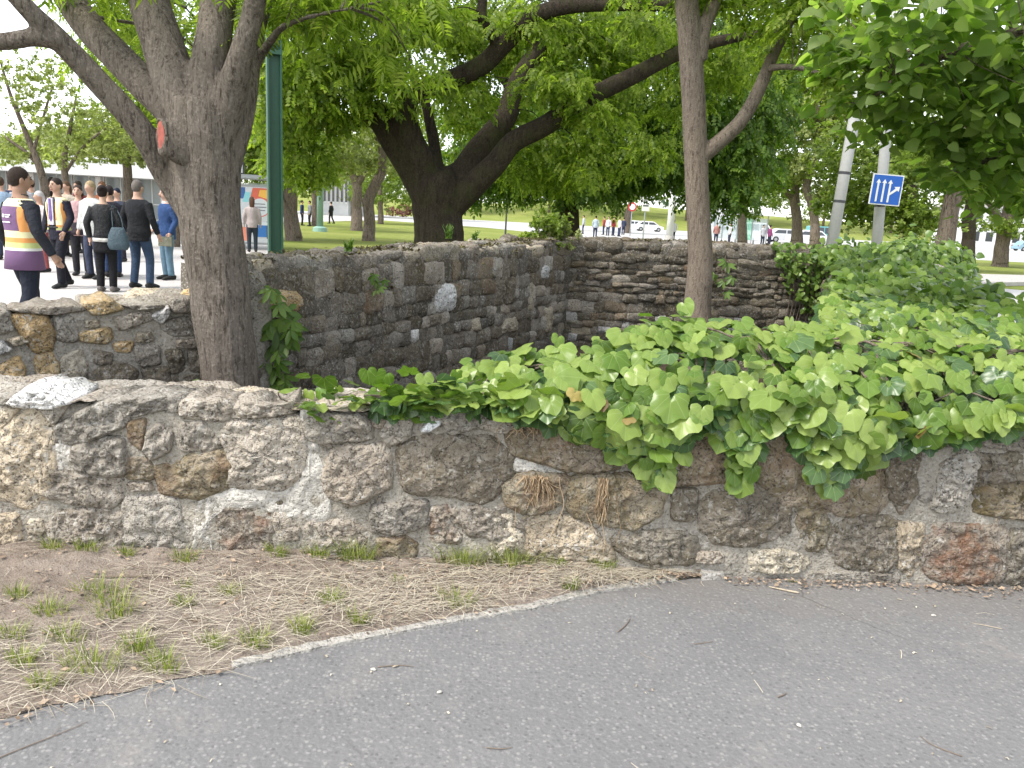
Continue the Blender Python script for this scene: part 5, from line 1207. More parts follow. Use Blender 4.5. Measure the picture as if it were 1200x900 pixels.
# ------------------------------------------------------------------ dry grass, litter, tufts, twigs
def straw_mat(name, lo, hi):
    m = NT(name, 0.85, 0.2); g = m.n.new('ShaderNodeNewGeometry'); return m.done(m.ramp(g.outputs['Random Per Island'], [(0, lo), (.6, hi), (1, tuple(min(1, c * 1.25) for c in hi))]))
M['straw'] = straw_mat('straw', (0.23, 0.19, 0.14), (0.44, 0.395, 0.31))
M['litter'] = straw_mat('leaf_litter', (0.075, 0.05, 0.034), (0.30, 0.225, 0.16))
M['rootlet'] = straw_mat('dry_rootlets', (0.15, 0.095, 0.055), (0.34, 0.25, 0.155))
M['twig'] = straw_mat('twig', (0.10, 0.075, 0.055), (0.16, 0.125, 0.095))
M['twig_pale'] = straw_mat('pale_twig', (0.30, 0.25, 0.18), (0.38, 0.32, 0.24))
LM['grass'] = leaf_mat('grass_blades', (0.17, 0.22, 0.05), (0.42, 0.43, 0.15), 0.45)
rg = random.Random(14)
def ribbons(items):
    mb = MB()
    for pts, w in items:
        n = len(pts); base = len(mb.v)
        for i, p in enumerate(pts):
            t = (pts[min(n - 1, i + 1)] - pts[max(0, i - 1)]); s = Vector((-t.y, t.x, 0)); s = s.normalized() * w * (1 if i < n - 1 else .4) if s.length > 1e-6 else Vector((w, 0, 0))
            mb.v += [p - s, p + s]
        mb.f += [(base + 2 * i, base + 2 * i + 1, base + 2 * i + 3, base + 2 * i + 2) for i in range(n - 1)]
    return mb
def density(x, y):
    y0, y1 = lerp(VEX, VEY, x), 3.5 + .035 * x; t = (y - y0) / max(.05, y1 - y0)
    d = .62 + 1.0 * fbm(Vector((x * 1.6, y * 2.2, 2)))
    if x < -1.4 and t > .45: d -= .45
    if -1.3 < x < -.5 and .2 < t < .75: d += .4
    if x > -.4: d += .35 * (t > .6)
    if t < .16: d += .25
    return d
items = []
while len(items) < 5200:
    x = rg.uniform(-3.0, 1.0); y0 = lerp(VEX, VEY, x); y = rg.uniform(y0 - (.10 * rg.random() if x < -.9 else -.06), 3.44 + .035 * x)
    if rg.random() > density(x, y): continue
    a = rg.gauss(.15, .8) + rg.choice((0, math.pi)); L = rg.uniform(.03, .16) * (1.5 if rg.random() < .07 else 1); c = rg.gauss(0, .55); z = vergez(x, y) + rg.uniform(.002, .018)
    pts = []; p = Vector((x, y, z)); lift = rg.uniform(-.05, .14)
    for k in range(4): pts.append(p.copy()); p = p + Vector((math.cos(a), math.sin(a), lift * (1.5 - k))) * (L / 3); a += c / 3; p.z = max(p.z, .004)
    if min(q.y - (3.43 + .035 * q.x) for q in pts) < 0 and max(q.y - (3.43 + .035 * q.x) for q in pts) < 0: items.append((pts, rg.uniform(.0005, .0012)))
tag(ribbons(items).build('dry_grass', M['straw'], None), 'matted pale dry grass lying on the dirt verge', 'dry grass', kind='stuff')
mb = MB()
for _ in range(5200):
    x = rg.uniform(-2.8, 2.5); y0 = lerp(VEX, VEY, x); y1 = 3.42 + .035 * x
    y = y0 + (y1 - y0) * rg.random() ** .7 if rg.random() < .85 or x > -.8 else y0 - abs(rg.gauss(0, .05))
    if x > 1.0:
        if rg.random() > .35: continue
        y = y1 - abs(rg.gauss(0, .05))
    if rg.random() > .5 + .5 * fbm(Vector((x * 2, y * 2, 9))) + (.3 if x > -.7 else 0): continue
    s = rg.uniform(.003, .017) * rg.choice((.6, .8, 1)); a = rg.uniform(0, 6.28); u = Vector((math.cos(a), math.sin(a), rg.uniform(-.35, .35))) * s; w = Vector((-math.sin(a), math.cos(a), rg.uniform(-.3, .3))) * s * rg.uniform(.25, .7); c = Vector((x, y, vergez(x, y) + .006 + s * .2))
    mb.add([c - u, c + w + Vector((0, 0, .003)), c + u, c - w], [(0, 1, 2, 3)])
tag(mb.build('leaf_litter', M['litter'], None), 'scattered dead leaves and bark chips on the dirt verge', 'litter', kind='stuff')
# bits of grit, straw and seed on the asphalt
mb = MB()
for _ in range(420):
    x, y = rg.uniform(-1.6, 2.6), rg.uniform(1.9, 3.5); 
    if y > lerp(VEX, VEY, x) - .02 and x < 1: continue
    if rg.random() > .25 + (.9 if y > 3.2 else 0): continue
    a = rg.uniform(0, 6.28); L = rg.uniform(.006, .02) if rg.random() < .75 else rg.uniform(.03, .09); w = rg.uniform(.001, .004) if L < .025 else .0011; d = Vector((math.cos(a), math.sin(a), 0)); s = Vector((-d.y, d.x, 0)); c = Vector((x, y, .004)); m_ = c + s * L * rg.uniform(-.25, .25) + Vector((0, 0, .003))
    mb.add([c - d * L / 2 - s * w, c - d * L / 2 + s * w, m_ + s * w, m_ - s * w, c + d * L / 2 + s * w, c + d * L / 2 - s * w], [(0, 3, 2, 1), (3, 5, 4, 2)])
tag(mb.build('path_litter', M['straw'], None), 'scattered straw, seeds and grit on the asphalt', 'litter', kind='stuff')
# separate twigs
TW = [(-1.33, 2.09, .32, .8, .0022, 'twig', 'dark bent twig on the asphalt below the straw edge'), (.50, 2.97, .17, 1.1, .0028, 'twig', 'curved brown twig on the asphalt below the edging strip'), (1.27, 3.36, .16, 2.75, .006, 'twig_pale', 'thick pale stick lying near the broken concrete lump'),
      (1.43, 2.29, .16, 2.35, .0022, 'twig', 'thin dark forked twig on the open asphalt'), (.02, 2.17, .10, .1, .002, 'twig', 'short brown twig on the bare asphalt'), (-.36, 2.58, .16, .12, .0022, 'twig', 'straight twig beside a white chip on the asphalt'), (1.0, 2.53, .06, .6, .003, 'twig', 'stubby twig fragment on the asphalt'), (2.05, 3.12, .14, 2.8, .002, 'twig_pale', 'pale straight stalk on the asphalt near the wall foot'),
      (-1.55, 3.12, .5, .12, .004, 'twig', 'long dark stick lying on the bare dirt'), (-1.2, 2.75, .3, .5, .0035, 'twig', 'dark stick half buried in the dry grass'), (.55, 3.44, .5, .18, .005, 'twig', 'long grey stick at the wall foot behind the edging'), (.85, 3.47, .4, -.25, .005, 'twig', 'crooked stick at the wall foot beside the edging end'), (.80, 2.86, .10, .3, .0018, 'twig', 'tiny curved twig on the mid path')]
for x, y, L, a, r_, mt, lb in TW:
    L *= .8; r_ *= .8
    mb = MB(); d = Vector((math.cos(a), math.sin(a), 0)); s = Vector((-d.y, d.x, 0)); c = rg.uniform(-.18, .18); z = (vergez(x, y) if y > lerp(VEX, VEY, x) and x < 1 else 0) + r_ + .002
    mb.tube([d * (-L / 2), d * (-L * .15) + s * c * L * .8, d * (L * .2) + s * c * L, d * (L / 2) + s * rg.uniform(-.05, .05) * L], [r_, r_ * .95, r_ * .8, r_ * .45], 6, 3)
    if L > .14: mb.tube([d * (L * .1) + s * c * L, d * (L * .25) + s * (c + .18) * L], [r_ * .5, r_ * .25], 5)
    tag(mb.build('twig', M[mt], None, (x, y, z), True), lb, 'twig')
for x, y, lb in ((-.435, 2.555, 'white stone chip on the asphalt beside a straight twig'), (-.19, 2.44, 'small pale pebble alone on the asphalt'), (1.62, 3.4, 'pale chip near the wall foot on the asphalt'), (1.86, 3.19, 'yellowish white petal on the asphalt'), (1.0, 2.36, 'yellow bud scale on the asphalt')):
    mb = MB(); mb.ball((0, 0, 0), (.010, .007, .005), 8, 5, lambda p: p * rg.uniform(.85, 1.15)); o = mb.build('pebble', M['mortar_light'], None, (x, y, .005)); o.rotation_euler = (0, 0, rg.uniform(0, 3)); tag(o, lb, 'pebble')
# green tufts
TUF = [(-1.70, 2.78, .9, 'soft green tuft left of the leaning one'), (-1.9, 2.9, .7, 'sparse tuft on bare dirt'), (-1.55, 2.62, .9, 'green tuft between straw and dirt'), (-1.28, 2.58, .9, 'thick tuft in the lower straw'), (-1.9, 2.35, .8, 'fringe tuft at the far dirt edge'), (-.55, 2.86, .7, 'small tuft by the straight edging'), (-1.25, 2.9, .7, 'short tuft in the middle of the straw'), (-1.59, 2.94, 1.1, 'broad green tuft in the middle of the bare dirt'), (-1.47, 2.80, 1.0, 'leaning green tuft just below the broad one'), (-1.40, 3.30, .9, 'bushy bright tuft against the wall foot under the cement smear'), (-1.85, 3.32, .9, 'yellow green tuft at the wall foot below the cream stone'), (-1.02, 3.37, .8, 'short yellowish tuft at the wall foot'), (-.84, 3.39, .9, 'yellow tuft at the wall foot beside the tall one'), (-.66, 3.40, 1.35, 'tall bright tuft against the wall foot'),
       (-1.15, 2.49, 1.0, 'green tuft by the asphalt edge'), (-1.37, 2.46, 1.0, 'wide tuft on the straw edge of the asphalt'), (-1.48, 2.36, .8, 'low tuft at the straw edge'), (-1.62, 2.47, .8, 'bluish low tuft in the straw'), (-1.75, 2.62, .8, 'flat bluish tuft at the dirt edge'), (-.69, 2.99, .9, 'green tuft in the matted dry grass'), (-.74, 2.76, .8, 'round tuft next to the edging end'), (-.89, 2.67, .85, 'olive tuft near the buried edging'),
       (-.18, 3.05, 1.0, 'upright green tuft close to the edging strip'), (-.18, 3.44, 1.3, 'wide straggly tuft at the wall foot below the mossy stones'), (.05, 3.44, 1.3, 'thick straggly tuft at the wall foot under the hanging roots'), (-1.03, 2.64, .7, 'thin tuft among pale straw'), (-1.68, 3.33, .7, 'sparse tuft at the wall foot on the dirt'), (-2.0, 3.32, .7, 'sparse yellow tuft by the wall corner'), (-1.11, 3.03, .7, 'sparse tuft on trampled soil'), (.24, 3.42, .8, 'small tuft at the wall foot near sticks'), (.46, 3.44, .9, 'small tuft beneath the dry root fringe'), (-1.31, 3.06, .5, 'tiny tuft below the bushy one'), (.30, 3.23, .6, 'grassy patch along the edging strip'), (1.34, 3.475, .35, 'mossy weed at the wall foot on the asphalt'), (-.45, 3.2, .5, 'small weed in the leaf litter')]
for i, (x, y, sc, lb) in enumerate(TUF):
    r = random.Random(500 + i); mb = MB(); R0 = .055 * sc
    for k in range(int(120 * sc)):
        a = r.uniform(0, 6.28); rr = R0 * r.random() ** .6 * (1.4 if 'wide' in lb or 'straggly' in lb or 'broad' in lb else 1); b = Vector((math.cos(a) * rr * 1.35, math.sin(a) * rr * .8, -.01)); L = r.uniform(.035, .105) * sc; o = Vector((math.cos(a), math.sin(a), 0)) * r.uniform(.1, .75) + Vector((r.uniform(-.3, .3), r.uniform(-.3, .3), 0)); s = Vector((-math.sin(a), math.cos(a), 0)) * r.uniform(.0011, .0024)
        if b.y + y > 3.42 + .035 * x: b.y = 3.41 + .035 * x - y
        p = [b + o * L * t * t + Vector((0, 0, L * t * (1 - .2 * t))) for t in (0, .5, 1)]
        for q in p: q.y = min(q.y, 3.425 + .035 * x - y)
        mb.add([p[0] - s, p[0] + s, p[1] - s * .8, p[1] + s * .8, p[2]], [(0, 1, 3, 2), (2, 3, 4)])
    tag(mb.build('grass_tuft', LM['grass'], None, (x, y, vergez(x, y) if x < 1 else 0)), lb, 'grass tuft', 'green tufts on the verge')
# dried roots of a dead creeper hanging on the wall face
def rootmat(label, px, py, w, h, n, seed, drop=()):
    r = random.Random(seed); q = onface(px, py); b = Vector((q[0], face_y(q[0]) - .05, q[1])); t = empty('dry_roots', b); tag(t, label, 'dry roots'); mb = MB()
    for i in range(n):
        x0 = r.uniform(-.25, .25) * w; x1 = x0 * 1.6 + r.uniform(-.5, .5) * w * .5; L = h * r.uniform(.35, 1.0); pts = [Vector((x0 + (x1 - x0) * k / 4 + r.uniform(-.012, .012), r.uniform(-.012, .012), -L * k / 4 - (r.uniform(0, .01)))) for k in range(5)]
        if i % 4 == 0: pts[-1] += Vector((r.uniform(-.02, .02), 0, .02))
        mb.tube(pts, [.0022, .002, .0018, .0015, .001], 4, 2)
    for dx, L in drop:
        pts = [Vector((dx, 0, 0))]
        for k in range(1, 8): pts.append(Vector((pts[-1].x + r.uniform(-.022, .022), r.uniform(-.008, .006), -L * k / 7)))
        mb.tube(pts, [.0016] * 7 + [.0008], 4, 3)
    tag(mb.build('rootlets', M['rootlet'], t, smooth=True), kind='stuff')
rootmat('fan of dry brown rootlets across the round mossy stone', 627, 553, .20, .17, 60, 1, ((-.03, .28), (.11, .30)))
rootmat('dense hanging tassel of dry rootlets on the large mossy stone', 706, 556, .055, .24, 46, 2, ((-.08, .26), (.05, .33), (-.02, .36)))
rootmat('brown tuft of dead rootlets below the ivy edge above the brown stone', 618, 488, .16, .09, 40, 3, ((-.09, .16),))
# ------------------------------------------------------------------ people
def vest_mat(front):
    m = NT('hi_vis_vest', 0.7, 0.2); sx = m.n.new('ShaderNodeSeparateXYZ'); m.link(m.tc.outputs['Object'], sx.inputs[0])
    z, x = sx.outputs[2], m.math('ABSOLUTE', sx.outputs[0])
    PU, OR, YE, LI, WH = (0.135, 0.075, 0.150), (0.60, 0.27, 0.085), (0.64, 0.60, 0.36), (0.46, 0.50, 0.20), (0.58, 0.58, 0.55)
    zz = m.math('DIVIDE', z, 1.7)
    st = [(0, PU), (.555, WH), (.572, LI), (.605, OR), (.630, YE), (.668, PU)] if not front else [(0, PU), (.55, LI), (.575, OR), (.60, YE), (.64, OR)]
    c = m.ramp(zz, st, 'CONSTANT')
    side = m.math('MULTIPLY', m.math('GREATER_THAN', x, .125 if not front else .10), m.math('GREATER_THAN', zz, .668 if not front else .60))
    c = m.mix(side, c, OR if not front else YE)
    edge = m.math('MULTIPLY', m.math('GREATER_THAN', x, .185 if not front else .16), m.math('GREATER_THAN', zz, .60)); c = m.mix(edge, c, LI if not front else OR)
    c = m.mix(m.math('GREATER_THAN', zz, .812), c, YE)
    return m.done(c, m.bump(m.noise(14, 3), .4, .02))
M['vest'] = vest_mat(False); M['vest_front'] = vest_mat(True)
def head_fn(p):
    z = p.z / .118
    if z < 0: p = Vector((p.x * (1 - .30 * z * z), p.y * (1 - .16 * z * z) + .012 * -z, p.z))
    if p.y > 0: p.y *= .94
    return p
def person(label, loc, rz, h=1.75, top=(.03, .03, .035), bottom=(.02, .022, .03), hair=(.03, .02, .015), skin=(.46, .28, .20), shoes=(.02, .02, .02), elbows=None, wrists=None, knees=None, ankles=None, topmat='cloth', fine=True, bald=0.0, long_top=0.0, hairlen=0.0, bun=False, group=None, build=1.0, collar=None, hand=True, headturn=0.0):
    t = empty('person', loc, rz); tag(t, label, 'person', group); t.scale = (h / 1.75,) * 3
    vx = .0085 if fine else .022; gx = .013 if fine else .022
    el = elbows or [(-.245, -.02, 1.13), (.245, -.02, 1.13)]; wr = wrists or [(-.25, .06, .89), (.25, .06, .89)]
    kn = knees or [(-.10, .03, .50), (.10, .03, .50)]; an = ankles or [(-.10, 0, .085), (.10, 0, .085)]
    B = build; body = MB()
    TOR = [(.84, .150, .110), (.93, .165, .120), (1.02, .150, .108), (1.12, .148, .108), (1.25, .170, .118), (1.35, .178, .112), (1.41, .160, .095), (1.455, .085, .07), (1.50, .058, .060), (1.56, .054, .058)]
    def torso(mb, add, z0=0.0, z1=9, flare=0.0, n=20):
        q = [r for r in TOR if z0 <= r[0] <= z1]; pts = [Vector((0, 0, r[0])) for r in q]; rad = [(r[1] * B + add + flare * max(0, 1.0 - r[0]), r[2] * B + add + flare * max(0, 1.0 - r[0])) for r in q]
        if z0 and z0 < q[0][0]: pts.insert(0, Vector((0, 0, z0))); rad.insert(0, (rad[0][0] + flare * (q[0][0] - z0), rad[0][1] + flare * (q[0][0] - z0)))
        mb.tube(pts, rad, n, 3)
    torso(body, 0)
    hc = Vector((0, .018, 1.635)); Hm = Matrix.Rotation(headturn, 3, 'Z')
    body.ball(hc, (.077, .098, .118), 20, 16, lambda p: Hm @ head_fn(p))
    body.tube([hc + Hm @ Vector((0, .084, .028)), hc + Hm @ Vector((0, .108, -.016)), hc + Hm @ Vector((0, .092, -.030))], [.010, .017, .012], 8, 2)
    for s in (-1, 1): body.ball(hc + Hm @ Vector((s * .080, -.008, -.005)), (.010, .022, .032), 8, 6)
    for s in (0, 1):
        sg = -1 if s == 0 else 1; sh = Vector((sg * .175 * B, 0, 1.395)); e, w = Vector(el[s]), Vector(wr[s])
        body.tube([sh, sh * .5 + e * .5, e, e * .5 + w * .5, w], [.052, .047, .040, .036, .027], 10, 2)
        d = (w - e).normalized(); side = Vector((sg, 0, 0)); fw = (Vector((0, 1, 0)) - d * d.y).normalized(); sd = d.cross(fw)
        if not hand: body.ball(w + d * .07, (.035, .04, .06), 8, 6)
        else:
            body.tube([w, w + d * .045, w + d * .09], [(.028, .028), (.030, .030), (.033, .030)], 10, 2)
            for k in range(4):
                o = fw * (.030 - .020 * k); L = (.070, .080, .074, .058)[k]; b = w + d * .082 + o
                body.tube([b, b + d * L * .5 + sd * .006 * sg, b + d * L * .85 - sd * .012 * sg * -1, b + d * L + sd * .024 * sg], [.0100, .0092, .0086, .007], 8, 2)
            b = w + d * .03 + fw * .028; body.tube([b, b + d * .035 + fw * .022, b + d * .065 + fw * .026], [.012, .0105, .0085], 8, 2)
        hp = Vector((sg * .088 * B, 0, .90)); k_, a_ = Vector(kn[s]), Vector(an[s])
        body.tube([hp, hp * .5 + k_ * .5, k_, k_ * .55 + a_ * .45 + Vector((0, -.012, 0)), a_], [.088, .074, .056, .053, .038], 12, 2)
        body.tube([a_ + Vector((0, -.05, -.045)), a_ + Vector((0, .05, -.04)), a_ + Vector((sg * .015, .15, -.055))], [.038, .040, .028], 10, 2)
    o = obj('body', remesh(body.mesh('body'), vx, 2), M['skin'], t, color=skin)
    # clothes
    g = MB(); torso(g, .020, .78 - long_top, 1.47, .10 if long_top else .03)
    for s in (0, 1):
        sg = -1 if s == 0 else 1; sh = Vector((sg * .168 * B, 0, 1.39)); e, w = Vector(el[s]), Vector(wr[s]); d = (w - e).normalized()
        g.tube([sh, sh * .5 + e * .5, e, e * .5 + w * .5, w + d * .012], [.075, .066, .058, .053, .043], 12, 2)
    ja = obj('jacket', remesh(g.mesh('jacket'), gx, 3), M[topmat], t, color=top)
    g = MB(); g.tube([Vector((0, 0, z)) for z in (.80, .86, .93, 1.02)], [(.150 * B, .120), (.172 * B, .130), (.180 * B, .132), (.165 * B, .122)], 18, 2)
    for s in (0, 1):
        sg = -1 if s == 0 else 1; hp = Vector((sg * .085 * B, 0, .88)); k_, a_ = Vector(kn[s]), Vector(an[s])
        g.tube([hp, hp * .5 + k_ * .5, k_, k_ * .5 + a_ * .5, a_ + Vector((0, -.005, .0))], [.100, .090, .072, .066, .062], 14, 2)
    obj('trousers', remesh(g.mesh('trousers'), gx, 3), M['cloth'], t, color=bottom)
    for s in (0, 1):
        sg = -1 if s == 0 else 1; a_ = Vector(an[s]); g = MB(); g.tube([a_ + Vector((0, -.085, -.035)), a_ + Vector((0, -.03, -.030)), a_ + Vector((sg * .006, .08, -.040)), a_ + Vector((sg * .016, .165, -.055)), a_ + Vector((sg * .02, .19, -.06))], [(.036, .042), (.046, .050), (.047, .040), (.042, .026), (.02, .014)], 14, 3)
        g.tube([a_ + Vector((0, -.03, -.03)), a_ + Vector((0, -.005, .05))], [.046, .046], 12)
        obj('shoe', g.mesh('shoe', True), M['leather'], t, color=shoes)
    if bald < 1:
        g = MB(); g.ball(hc + Hm @ Vector((0, -.017, .024 - .02 * bald)), (.083, .100, .108 - .02 * bald), 18, 12, lambda p: Hm @ p)
        if hairlen: g.tube([hc + Vector((0, -.06, .02)), hc + Vector((0, -.09, -.08)), hc + Vector((0, -.085, -.08 - hairlen))], [(.085, .06), (.085, .045), (.06, .03)], 14, 3)
        if bun: g.ball(hc + Hm @ Vector((0, -.10, .07)), (.045, .045, .04), 10, 8)
        obj('hair', g.mesh('hair', True), M['hair'], t, color=hair)
    if fine:
        for s in (-1, 1):
            g = MB(); g.ball(hc + Hm @ Vector((s * .030, .086, .016)), (.012, .008, .007), 8, 6); obj('eye', g.mesh('eye', True), M['skin'], t, color=(.03, .02, .015))
            g = MB(); g.tube([hc + Hm @ Vector((s * .016, .092, .034)), hc + Hm @ Vector((s * .034, .090, .038)), hc + Hm @ Vector((s * .050, .078, .032))], [.004, .005, .003], 6); obj('eyebrow', g.mesh('eyebrow', True), M['hair'], t, color=hair)
        g = MB(); g.ball(hc + Hm @ Vector((0, .082, -.058)), (.025, .012, .008), 10, 6); obj('mouth', g.mesh('mouth', True), M['skin'], t, color=(.30, .11, .09))
    if collar:
        g = MB(); g.tube([Vector((0, .0, 1.43)), Vector((0, .005, 1.475)), Vector((0, .008, 1.50))], [(.10, .085), (.072, .072), (.066, .068)], 16, 2); obj('collar', g.mesh('collar', True), M['cloth'], t, color=collar)
    return t
def standing(px, py): p = gp(px, py); return (p.x, p.y, -.012)
WALKL = dict(knees=[(-.09, .10, .50), (.10, -.02, .50)], ankles=[(-.09, .10, .085), (.11, -.20, .10)])
# 1. steward in the foreground, seen from behind
p = at(24, 240, 8.4)
P1 = person('steward seen from behind in purple and orange hi-vis vest, dark sleeves', (p.x, p.y, -.012), R(-28), 1.80, (.022, .024, .032), (.018, .022, .034), (.035, .022, .016), (.30, .18, .125), elbows=[(-.27, -.06, 1.15), (.30, -.04, 1.16)], wrists=[(-.28, .04, .92), (.37, .06, .93)], knees=[(-.11, .12, .50), (.11, -.04, .50)], ankles=[(-.11, .10, .085), (.11, -.22, .11)], build=1.08, collar=(.05, .055, .05), headturn=R(-18))
def vest(t, mat, z0, add=.040, flare=.16, opened=False):
    g = MB(); B = 1.06; q = [(z0, .172 + flare * .15, .14 + flare * .12), (.93, .182, .138), (1.02, .168, .128), (1.12, .166, .128), (1.25, .188, .138), (1.35, .193, .132), (1.41, .168, .112), (1.452, .105, .09)]
    n = 28; v, f = [], []
    for z, a, b in q:
        for k in range(n): th = 2 * math.pi * k / n; v.append((a * B * math.cos(th), b * B * math.sin(th), z))
    for i in range(len(q) - 1):
        for k in range(n):
            th = 2 * math.pi * (k + .5) / n
            if opened and math.sin(th) > .93: continue
            if q[i][0] > 1.2 and abs(math.cos(th)) > .93 and q[i][0] < 1.37: continue      # arm holes
            f.append((i * n + k, i * n + (k + 1) % n, (i + 1) * n + (k + 1) % n, (i + 1) * n + k))
    o = obj('vest', mesh('vest', v, f), mat, t); md = o.modifiers.new('thick', 'SOLIDIFY'); md.thickness = .012; md.offset = 0; return o
v1 = vest(P1, M['vest'], .76)
g = MB(); g.ball((-.045, -.152, 1.285), (.018, .004, .018), 10, 6)
for zz, x0, x1 in ((1.295, -.015, .07), (1.275, -.015, .05), (1.225, -.06, .06)): g.box(((x0 + x1) / 2, -.151, zz), (x1 - x0, .006, .010))
g.build('print', flat('white_print', (.75, .75, .75)), v1)
# 2. steward facing us with tie
P2 = person('steward facing the path in shirt and violet tie under an open hi-vis vest', standing(74, 336), R(160), 1.78, (.022, .022, .035), (.018, .018, .026), (.03, .022, .018), (.47, .29, .21), elbows=[(-.24, -.02, 1.14), (.26, .0, 1.13)], wrists=[(-.22, .10, .92), (.22, .12, .90)], **WALKL)
vest(P2, M['vest_front'], .92, flare=.02, opened=True)
g = MB(); g.prism([(-.055, 1.44), (.055, 1.44), (.05, 1.02), (-.05, 1.02)], .125, .146); g.build('shirt_front', M['cloth'], P2, color=(.62, .58, .66))
g = MB(); g.prism([(-.018, 1.43), (.018, 1.43), (.030, 1.12), (0, 1.07), (-.030, 1.12)], .147, .156); g.build('tie', M['cloth'], P2, color=(.17, .11, .30))
g = MB(); g.box((-.03, .152, .985), (.22, .012, .03)); g.build('belt', M['leather'], P2, color=(.02, .02, .02))
# 3. woman in pink top
P3 = person('dark haired woman in a pale pink top and dark trousers facing the path', standing(97, 322), R(195), 1.70, (.52, .33, .33), (.03, .03, .035), (.06, .04, .03), (.50, .31, .23), elbows=[(-.22, 0, 1.13), (.22, 0, 1.13)], wrists=[(-.12, .16, 1.02), (.20, .08, .90)], hairlen=.02, build=.92)
g = MB(); g.tube([Vector((0, 0, .80)), Vector((0, 0, .98)), Vector((0, 0, 1.04))], [(.20, .16), (.185, .145), (.175, .135)], 18, 2); g.build('jumper_tied_at_waist', M['cloth'], P3, color=(.05, .04, .05), smooth=True)
# 4. woman in leather jacket
P4 = person('woman seen from behind in a short black leather jacket, tunic and leggings', standing(126, 341), R(8), 1.70, (.014, .0145, .016), (.012, .012, .014), (.022, .014, .012), (.50, .32, .24), (.16, .14, .13), elbows=[(-.26, -.03, 1.15), (.25, -.02, 1.14)], wrists=[(-.25, .03, .91), (.26, .05, .90)], topmat='leather', bun=True, build=.93)
g = MB(); g.tube([Vector((0, 0, z)) for z in (.66, .78, .90, .96)], [(.185, .15), (.18, .145), (.175, .14), (.165, .13)], 18, 2); g.build('tunic', M['cloth'], P4, color=(.012, .012, .014), smooth=True)
g = MB(); g.tube([Vector((0, 0, z)) for z in (.84, .90)], [(.190, .155), (.186, .15)], 18); g.build('shirt_hem', M['cloth'], P4, color=(.58, .56, .52), smooth=True)
bg_ = empty('handbag', (0, 0, 0)); bp = Vector(standing(126, 341)); bg_.location = bp + Vector((.27, -.10, .90)); bg_.rotation_euler = (0, 0, R(12))
tag(bg_, 'slate blue slouchy shoulder bag hanging from the leather-jacketed woman', 'handbag')
g = MB(); g.tube([Vector((0, 0, -.20)), Vector((0, 0, -.12)), Vector((0, 0, .02)), Vector((0, 0, .16))], [(.13, .05), (.17, .08), (.15, .07), (.09, .03)], 16, 3); g.build('pouch', M['leather'], bg_, color=(.055, .085, .105), smooth=True)
g = MB(); g.tube([Vector((-.07, 0, .14)), Vector((-.09, .05, .34)), Vector((-.10, .12, .49)), Vector((-.05, .13, .46)), Vector((.05, .04, .30)), Vector((.08, 0, .14))], [.010] * 6, 6, 3); g.build('strap', M['leather'], bg_, color=(.05, .075, .09), smooth=True)
# 5. man in black bomber and jeans
P5 = person('grey haired man seen from behind in a black bomber jacket and blue jeans', standing(166, 337), R(-14), 1.82, (.020, .021, .024), (.045, .075, .13), (.17, .145, .13), (.45, .28, .21), elbows=[(-.27, -.03, 1.16), (.28, -.03, 1.15)], wrists=[(-.24, .10, .93), (.29, .08, .92)], knees=[(-.11, .03, .50), (.12, .08, .50)], ankles=[(-.11, -.04, .085), (.14, .04, .085)], build=1.12)
# 6. man in blue sweater with a booklet
P6 = person('balding man in a royal blue sweater and pale jeans holding a booklet', standing(198, 327), R(140), 1.74, (.035, .075, .19), (.15, .25, .33), (.42, .40, .38), (.52, .33, .25), elbows=[(-.25, -.05, 1.13), (.25, -.03, 1.13)], wrists=[(-.24, .06, .91), (.22, .16, .95)], bald=.5, collar=(.6, .6, .6), build=1.06)
bk = MB(); bk.box((0, 0, 0), (.26, .05, .18)); bk.box((0, .0, 0), (.255, .056, .172)); pb = Vector(standing(198, 327)); q = at(194, 283, pb.y - .25)
tag(bk.build('booklet', M['cloth'], None, q, color=(.20, .20, .15)), 'drab olive booklet held by the man in the blue sweater', 'booklet')
# plaza crowd behind them
def crowd(label, px, feet, Y=None, rz=0., h=1.7, **kw):
    if Y is None: loc = standing(px, feet)
    else: p = at(px, 250, Y); loc = (p.x, p.y, -.012 + kw.pop('lift', 0.0))
    kw.setdefault('fine', False); kw.setdefault('hand', False)
    return person(label, loc, rz, h, **kw)
GR = 'bystanders on the plaza'
crowd('blond haired man in a white shirt behind the leather-jacketed woman', 112, 326, None, 2.9, 1.78, top=(.6, .6, .58), bottom=(.05, .06, .10), hair=(.40, .30, .17), group=GR)
crowd('light haired woman in pale blouse half hidden by the black bomber', 131, 322, None, 3.3, 1.7, top=(.55, .50, .45), bottom=(.03, .03, .04), hair=(.32, .23, .15), hairlen=.1, group=GR)
crowd('man in blue jeans and dark jacket just past the leather-jacketed woman', 133, 324, None, .3, 1.72, top=(.03, .03, .04), bottom=(.04, .07, .16), hair=(.03, .02, .02), group=GR)
crowd('girl in white hood and red checked skirt beside the foreground steward', 52, 318, None, 2.6, 1.55, top=(.62, .56, .56), bottom=(.36, .10, .10), hair=(.6, .57, .55), hairlen=.12, group=GR)
crowd('bystander in a dark cap beyond the bomber jacket', 141, 306, None, 3.0, 1.7, top=(.05, .06, .09), bottom=(.03, .03, .04), hair=(.015, .02, .04), group=GR)
crowd('bystander in an orange jumper under the young tree', 124, 300, None, 3.1, 1.85, top=(.45, .16, .08), bottom=(.05, .05, .06), hair=(.20, .10, .05), group=GR)
crowd('bystander in a teal shirt before the young tree', 42, 300, None, .6, 1.8, top=(.03, .22, .25), bottom=(.04, .04, .05), hair=(.05, .03, .02), group=GR)
crowd('bystander in a light grey coat near the teal shirt', 31, 302, None, .2, 1.86, top=(.38, .38, .40), bottom=(.05, .05, .06), hair=(.10, .07, .05), group=GR)
